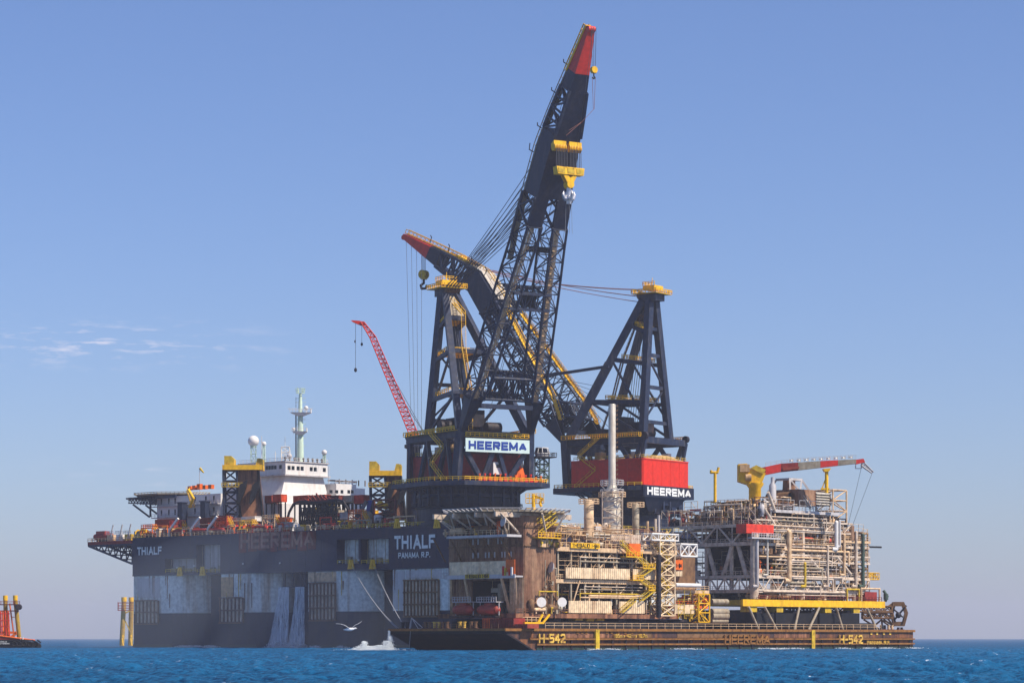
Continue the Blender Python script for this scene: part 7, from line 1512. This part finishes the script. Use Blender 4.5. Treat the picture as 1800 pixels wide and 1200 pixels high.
    m = MB(); B.box(m, a0 + 5, a0 + 8, b0 + 4, b1, z4, z4 + 3); B.box(m, a0 + 12, 124, b0 + 8, b1 - 4, z4, z6 - 1); m.build('added_dark_core', 'innershade', t)  # more added dark boxes for shade in the upper works
    # red house in the middle
    m = MB(); B.box(m, B.fa(1312, b0 - .6), B.fa(1360, b0 - .6), b0 - .6, b0 + 3, z(937), z(921)); m.build('red_housing', 'warnred', t)
    m = MB(); rail(m, [W(B.fa(1322, b0 - 1.6), b0 - 1.6, z(944)), W(B.fa(1372, b0 - 1.6), b0 - 1.6, z(944))], sp=1.0, r=.08); B.box(m, B.fa(1322, b0 - 1.6), B.fa(1372, b0 - 1.6), b0 - 1.6, b0, z(944) - .4, z(944)); m.build('red_housing_gallery', 'offwhite', t)
    # big duct, exhaust box, louvres
    c = W(B.fa(1391, b0 + 1), b0 + 1, z(874, 118)); m = MB(); m.tube(c, c + B.b * 8, 1.65, n=24, cap=False); m.tube(c + B.b * .0, c + B.b * .15, 1.75, n=24, cap=False); m.disc(c + B.b * 1.2, B.b, 1.6, .1, 24); m.build('intake_duct', 'brownsteel', t)
    m = MB(); m.disc(c + B.b * .9, B.b, 1.6, .1, 24); m.build('duct_throat', 'black', t)
    a, ab = B.fa(1403, b0 + 2), B.fa(1434, b0 + 2); m = MB(); B.box(m, a, ab, b0 + 2, b0 + 10, z(887, 124), z(859, 124)); m.build('exhaust_casing', 'brownwall', t)
    ac = B.fa(1462, b0 + 2); m = MB(); B.box(m, ab + .05, ac, b0 + 2.4, b0 + 10, z(887, 130), z(862, 130)); m.build('louvre_house', 'dark', t)
    for k in range(5): zz = z(884 - k * 4.6, 130); m = MB(); m.hexa([W(ab, b0 + 1.7, zz - .3), W(ac, b0 + 1.7, zz - .3), W(ac, b0 + 2.4, zz + .1), W(ab, b0 + 2.4, zz + .1)], [W(ab, b0 + 1.7, zz - .1), W(ac, b0 + 1.7, zz - .1), W(ac, b0 + 2.4, zz + .3), W(ab, b0 + 2.4, zz + .3)]); m.build('louvre', 'silver', t)
    for q in (1322, 1355, 1444): pass
    c = W(B.fa(1358, b0 + 2), b0 + 2, 0); m = MB(); m.lathe(c, [(1.0, z5), (1.0, z(853, 112)), (.5, z(848, 112)), (.5, z(838, 112))], 14); m.build('tall_vessel', 'offwhite', t)
    m = MB(); stair(m, W(B.fa(1428, b0), b0 + .3, z(893, 124)), W(B.fa(1416, b0), b0 + .3, z(877, 124)), 1); m.build('stair', 'silver', t)
    # crane seat frame, pale
    a = B.fa(1387, b0 + 9); A = [W(a + x, b0 + 9 + y, z(860, 118)) for x, y in ((-4.4, -4), (4.4, -4), (4.4, 4), (-4.4, 4))]; Bt = [W(a + x, b0 + 9 + y, z(838, 118)) for x, y in ((-2.6, -2.4), (2.6, -2.4), (2.6, 2.4), (-2.6, 2.4))]
    m = MB(); [m.bar(p, q, .5) for p, q in zip(A, Bt)]; [m.bar(Bt[i], Bt[(i + 1) % 4], .6) for i in range(4)]; mm = A[0].lerp(A[1], .5); m.bar(mm, Bt[0], .4); m.bar(mm, Bt[1], .4); m.build('crane_seat_frame', 'offwhite', t)
    m = MB(); m.lathe(W(a, b0 + 9, 0), [(1.9, z(860, 118)), (1.7, z(838, 118))], 16); m.build('crane_seat', 'brownwall', t)
    # right end lattice mast and stepped decks
    for q0, q1, y0, y1 in ((1464, 1488, 935, 862), (1497, 1525, 1030, 935)):
        aa, ab = B.fa(q0, b0 + 1), B.fa(q1, b0 + 1); A = [W(aa, b0 + 1, z(y0, 145)), W(ab, b0 + 1, z(y0, 145)), W(ab, b0 + 7, z(y0, 145)), W(aa, b0 + 7, z(y0, 145))]; m = MB(); truss(m, A, [p + V(0, 0, z(y1, 145) - z(y0, 145)) for p in A], 4 if q0 < 1490 else 6, .28, .18, x=q0 > 1490); m.build('end_lattice', 'cream' if q0 < 1490 else 'brownsteel', t)
    deckp(B, t, B.fa(1470, b0), a9, b0 - .3, b1, z(951, 150), 'cream', .5, ('f',), 'cream'); clutter(B, t, B.fa(1472, b0), a9, b0, b0 + 6, z(951, 150), z(930, 150), 26, PALE + ['tipred', 'dark'], 63, .8)
    m = MB(); m.tube(W(B.fa(1497, b0), b0, z(951, 150)), W(B.fa(1497, b0), b0, z(925, 150)), .75, n=12); m.build('tall_vessel', 'brownwall', t)
    m = MB(); p = W(a9, b0, z(961, 154)); m.tube(p, p + B.a * 3.6 + V(1.2, 0, 0), .3, n=6); m.build('overboard_pipe', 'black', t)
    m = MB(); A = [W(a9, b0, z(1018, 154)), W(a9 + 4.6, b0, z(1018, 154)), W(a9 + 4.6, b0 + 2, z(1018, 154)), W(a9, b0 + 2, z(1018, 154))]; truss(m, A, [p + V(0, 0, 1.9) for p in A], 1, .16, .12); rail(m, A, sp=.8, h=1.9); m.build('end_platform', 'yellow', t)
    # extra stuff standing on the yellow base at the right end
    m = MB(); B.box(m, B.fa(1518, b0), B.fa(1539, b0), b0 - .5, b0 + 3, zy, z(1040, 154)); m.build('red_generator', 'redrust', t)
    for q0, q1 in ((1489, 1510), (1514, 1546)):
        aa, ab = B.fa(q0, b0 - .8), B.fa(q1, b0 - .8); m = MB(); zz = z(1036 if q0 < 1500 else 1034, 150); m.path([W(aa, b0 - .8, zy), W(aa, b0 - .8, zz), W(ab, b0 - .8, zz), W(ab, b0 - .8, zy)], .3, 6); m.build('goal_frame', 'yellowr' if q0 < 1500 else 'cream', t)
    c = W(B.fa(1556, b0), b0, zy); m = MB(); m.path([c, c + V(.6, 0, 1.5), c + V(-.5, 0, 3.2)], .45, 6); m.tube(c + V(.2, 0, .5), c + V(.2, 0, 2.2), .7, n=8); m.build('end_valve', 'green', t)
    # yellow cradle post on the left
    c = W(a0 + 2, B.fb(1257, a0 + 2), 0); s = c.y / FPX; Z = lambda y: CAMH + (HY - y) * s
    m = MB(); m.tube(c + V(0, 0, Z(882)), c + V(0, 0, Z(831)), .42, n=10); m.path([c + V(-1.1, 0, Z(826)), c + V(-1.1, 0, Z(830)), c + V(.6, 0, Z(830)), c + V(1, 0, Z(821))], .4, 6); m.build('boom_rest_post', 'yellow', t)
    return t, z5, z
mod2, MZ5, MZF = module_two()
# pedestal crane on module two
def ped_crane():
    b = 15.0; W = B.W; a = B.fa(1327, b); c = W(a, b, 0); s = c.y / FPX; P = lambda px, py, dy=0: V((px - 900) * s, c.y + dy, CAMH + (HY - py) * s)
    t = thing('pedestal_crane', 'yellow pedestal crane with long red and grey box boom on top of the pale module', 'crane', P(1327, 893))
    m = MB(); m.lathe(V(P(1327, 0).x, c.y, 0), [(1.7, P(0, 893).z), (1.7, P(0, 858).z), (2.4, P(0, 852).z), (2.4, P(0, 848).z)], 18); m.build('pedestal', 'yellow', t)
    m = MB(); m.slab([P(1297, 816, -2), P(1312, 815, -2), P(1318, 824, -2), P(1345, 832, -2), P(1338, 850, -2), P(1312, 851, -2), P(1297, 846, -2)], (0, 4.5, 0)); m.build('crane_house', 'yellow', t)
    m = MB(); m.hexa([P(1299, 830, -3.2), P(1316, 830, -3.2), P(1316, 830, -2.1), P(1299, 830, -2.1)], [P(1299, 817, -3.2), P(1316, 817, -3.2), P(1316, 817, -2.1), P(1299, 817, -2.1)]); m.tube(P(1309, 840, -2.6), P(1319, 840, -2.6), 1.0, n=10); m.build('engine', 'beige', t)
    m = MB(); m.slab([P(1318, 823, -2.4), P(1328, 818, -2.4), P(1345, 826, -2.4), P(1340, 834, -2.4)], (0, 1, 0)); m.build('winch', 'yellowr', t)
    segs = [(1322, 830, 10, 'redrust'), (1345, 827.5, 14, 'tipred'), (1372, 822, 14.5, 'redrust'), (1402, 819.5, 13.5, 'greysteel'), (1441, 816, 11.5, 'tipred'), (1472, 813.5, 9.5, 'greysteel'), (1504, 811, 7.5, None)]
    for (x0, y0, h0, cl), (x1, y1, h1, _) in zip(segs, segs[1:]):
        m = MB(); w = 1.3; m.hexa([P(x0 + .3, y0 + h0 / 2, -w), P(x1, y1 + h1 / 2, -w), P(x1, y1 + h1 / 2, w), P(x0 + .3, y0 + h0 / 2, w)], [P(x0 + .3, y0 - h0 / 2, -w), P(x1, y1 - h1 / 2, -w), P(x1, y1 - h1 / 2, w), P(x0 + .3, y0 - h0 / 2, w)]); m.build('boom_section', cl, t)
    m = MB(); m.slab([P(1503, 808, -1), P(1517, 806, -1), P(1520, 812, -1), P(1504, 816, -1)], (0, 2, 0)); m.build('boom_tip', 'tipred', t)
    m = MB(); A = [P(1516, 810, -.8), P(1514, 818, -.8), P(1514, 818, .8), P(1516, 810, .8)]; truss(m, A, [P(1535, 829, -.4), P(1532, 831, -.4), P(1532, 831, .4), P(1535, 829, .4)], 4, .16, .1); m.bar(P(1504, 817), P(1504, 823), .2); m.bar(P(1504, 823), P(1514, 823), .2); m.bar(P(1514, 823), P(1514, 817), .2); m.build('fly_jib', 'offwhite', t)
    m = MB(); rail(m, [P(1345, 820, -1), P(1402, 812, -1), P(1504, 806, -1)], sp=1.4, r=.05, h=1.0); m.build('boom_railing', 'offwhite', t)
    for q in range(1391, 1500, 13): y = 812 - (q - 1391) * .058; m = MB(); m.bar(P(q - 3, y), P(q - 3, y - 6), .1); m.bar(P(q + 3, y), P(q + 3, y - 6), .1); m.tube(P(q, y - 1.5), P(q, y - 4), .45, .3, n=8); m.build('boom_lamp', 'silver', t)
    m = MB(); m.tube(P(1514, 822), P(1490, 926), .05, n=4); m.tube(P(1533, 831), P(1499, 922), .05, n=4); m.build('crane_rope', 'rope', t)
    m = MB(); m.slab([P(1375, 822, -1.5), P(1404, 820, -1.5), P(1404, 824, -1.5), P(1375, 827, -1.5)], (0, .15, 0)); m.build('boom_stripe', 'contbrown', t)
    t2 = thing('boom_rest_post', 'yellow post holding up the middle of the long red and grey crane boom', 'boom rest', P(1453, 866))
    m = MB(); m.tube(P(1453, 866), P(1453, 829), .5, n=10); m.build('post', 'yellow', t2); m = MB(); m.slab([P(1446, 824, -1.5), P(1460, 823, -1.5), P(1456, 829, -1.5), P(1449, 829, -1.5)], (0, 3, 0)); m.build('cradle', 'yellow', t2)
    m = MB(); m.bar(P(1445, 858), P(1451, 842), .3); m.bar(P(1443, 859), P(1458, 859), .8, .5); m.build('brace', 'yellow', t2)
ped_crane()
# flare boom with hexagonal end lying on the barge
def flare_boom():
    b = 3.0; a = B.fa(1580, 8); c = B.W(a, 8, 0); s = c.y / FPX; P = lambda px, py, dy=0: V((px - 900) * s, c.y + dy, CAMH + (HY - py) * s)
    t = thing('flare_boom', 'rusty lattice boom ending in a hexagonal platform, lying at the right end of the barge', 'flare boom', P(1560, 1105))
    m = MB(); sx = lambda px, y0, y1: [P(px, y0, -1.5), P(px, y0, 1.5), P(px, y1, 1.5), P(px, y1, -1.5)]
    truss(m, sx(1330, 1069, 1076), sx(1566, 1065, 1074), 20, .28, .18); truss(m, sx(1516, 1077, 1086), sx(1568, 1076, 1086), 5, .3, .2); m.build('lattice', 'brownsteel', t)
    m = MB(); [m.tube(P(x0, y0), P(x1, y1), .28, n=6) for x0, y0, x1, y1 in ((1518, 1088, 1545, 1105), (1550, 1088, 1530, 1105), (1550, 1088, 1551, 1105), (1553, 1088, 1572, 1100), (1548, 1088, 1570, 1104), (1560, 1066, 1572, 1058), (1560, 1086, 1570, 1098))]; m.build('prop', 'brownsteel', t)
    hx = [(1570, 1058), (1588, 1058), (1595, 1077), (1589, 1099), (1572, 1099), (1566, 1078)]; ctr = P(1581, 1078); m = MB()
    for i in range(6):
        p, q = P(*hx[i]), P(*hx[(i + 1) % 6]); pi, qi = ctr + (p - ctr) * .66, ctr + (q - ctr) * .66; m.slab([p, q, qi, pi], (0, 1.0, 0)); m.bar(p + V(0, -.6, 0), q + V(0, -.6, 0), .3)
        m.bar(p + V(0, 1.8, 0), q + V(0, 1.8, 0), .2); m.bar(p, p + V(0, 1.8, 0), .2)
    m.build('hexagonal_platform', 'brownsteel', t)
    m = MB(); m.bar(ctr + V(-2, 0, -2.4), ctr + V(2, 0, 2.4), .5); m.bar(ctr + V(-2, 0, 1.6), ctr + V(1, 0, -1), .4); m.ball(ctr + V(-.3, 0, -.4), .9, 8, 6); m.build('burner', 'dark', t)
flare_boom()
random.seed(4)
for i, (px, cl, lb) in enumerate(((1552, 'dark', 'black bollards at the right end of the barge, left pair'), (1565, 'cream', 'pale bollards below the hexagonal platform'), (1582, 'dark', 'low dark bollards at the far right corner of the barge'))):
    a = B.fa(px, 1.5); p = B.W(a, 1.5, BD + .12); t = thing('bollard', lb, 'bollard', p); m = MB(); [m.tube(p + B.a * x, p + B.a * x + V(0, 0, 1.3 if i < 2 else .7), .4, n=10) for x in (-.8, .8)]; m.build('post', cl, t); m = MB(); m.bar(p - B.a * 1.5, p + B.a * 1.5, .9, .25); m.build('base_plate', 'bargedeck', t)
# grey pipes stacked between the modules
for i, (y0, r) in enumerate(((1057, .8), (1075, .95), (1082, 1.0), (1091, .6))):
    b = 9; a0 = B.fa(1250, b); a1 = B.fa(1278, b); z = B.z(y0, a0, b); m = MB(); m.tube(B.W(a0, b, z), B.W(a1, b, z), r, n=16)
    m.build('loose_pipe', 'greysteel', None, loc=B.W(a0, b, z - r), label=['uppermost grey pipe of the stack between the two modules', 'second grey pipe from the top between the two modules', 'thickest grey pipe, third from the top between the two modules', 'lowest thin grey pipe between the two modules'][i], cat='pipe', group='grey pipes between the modules')
flush()
make_mist()
make_haze()
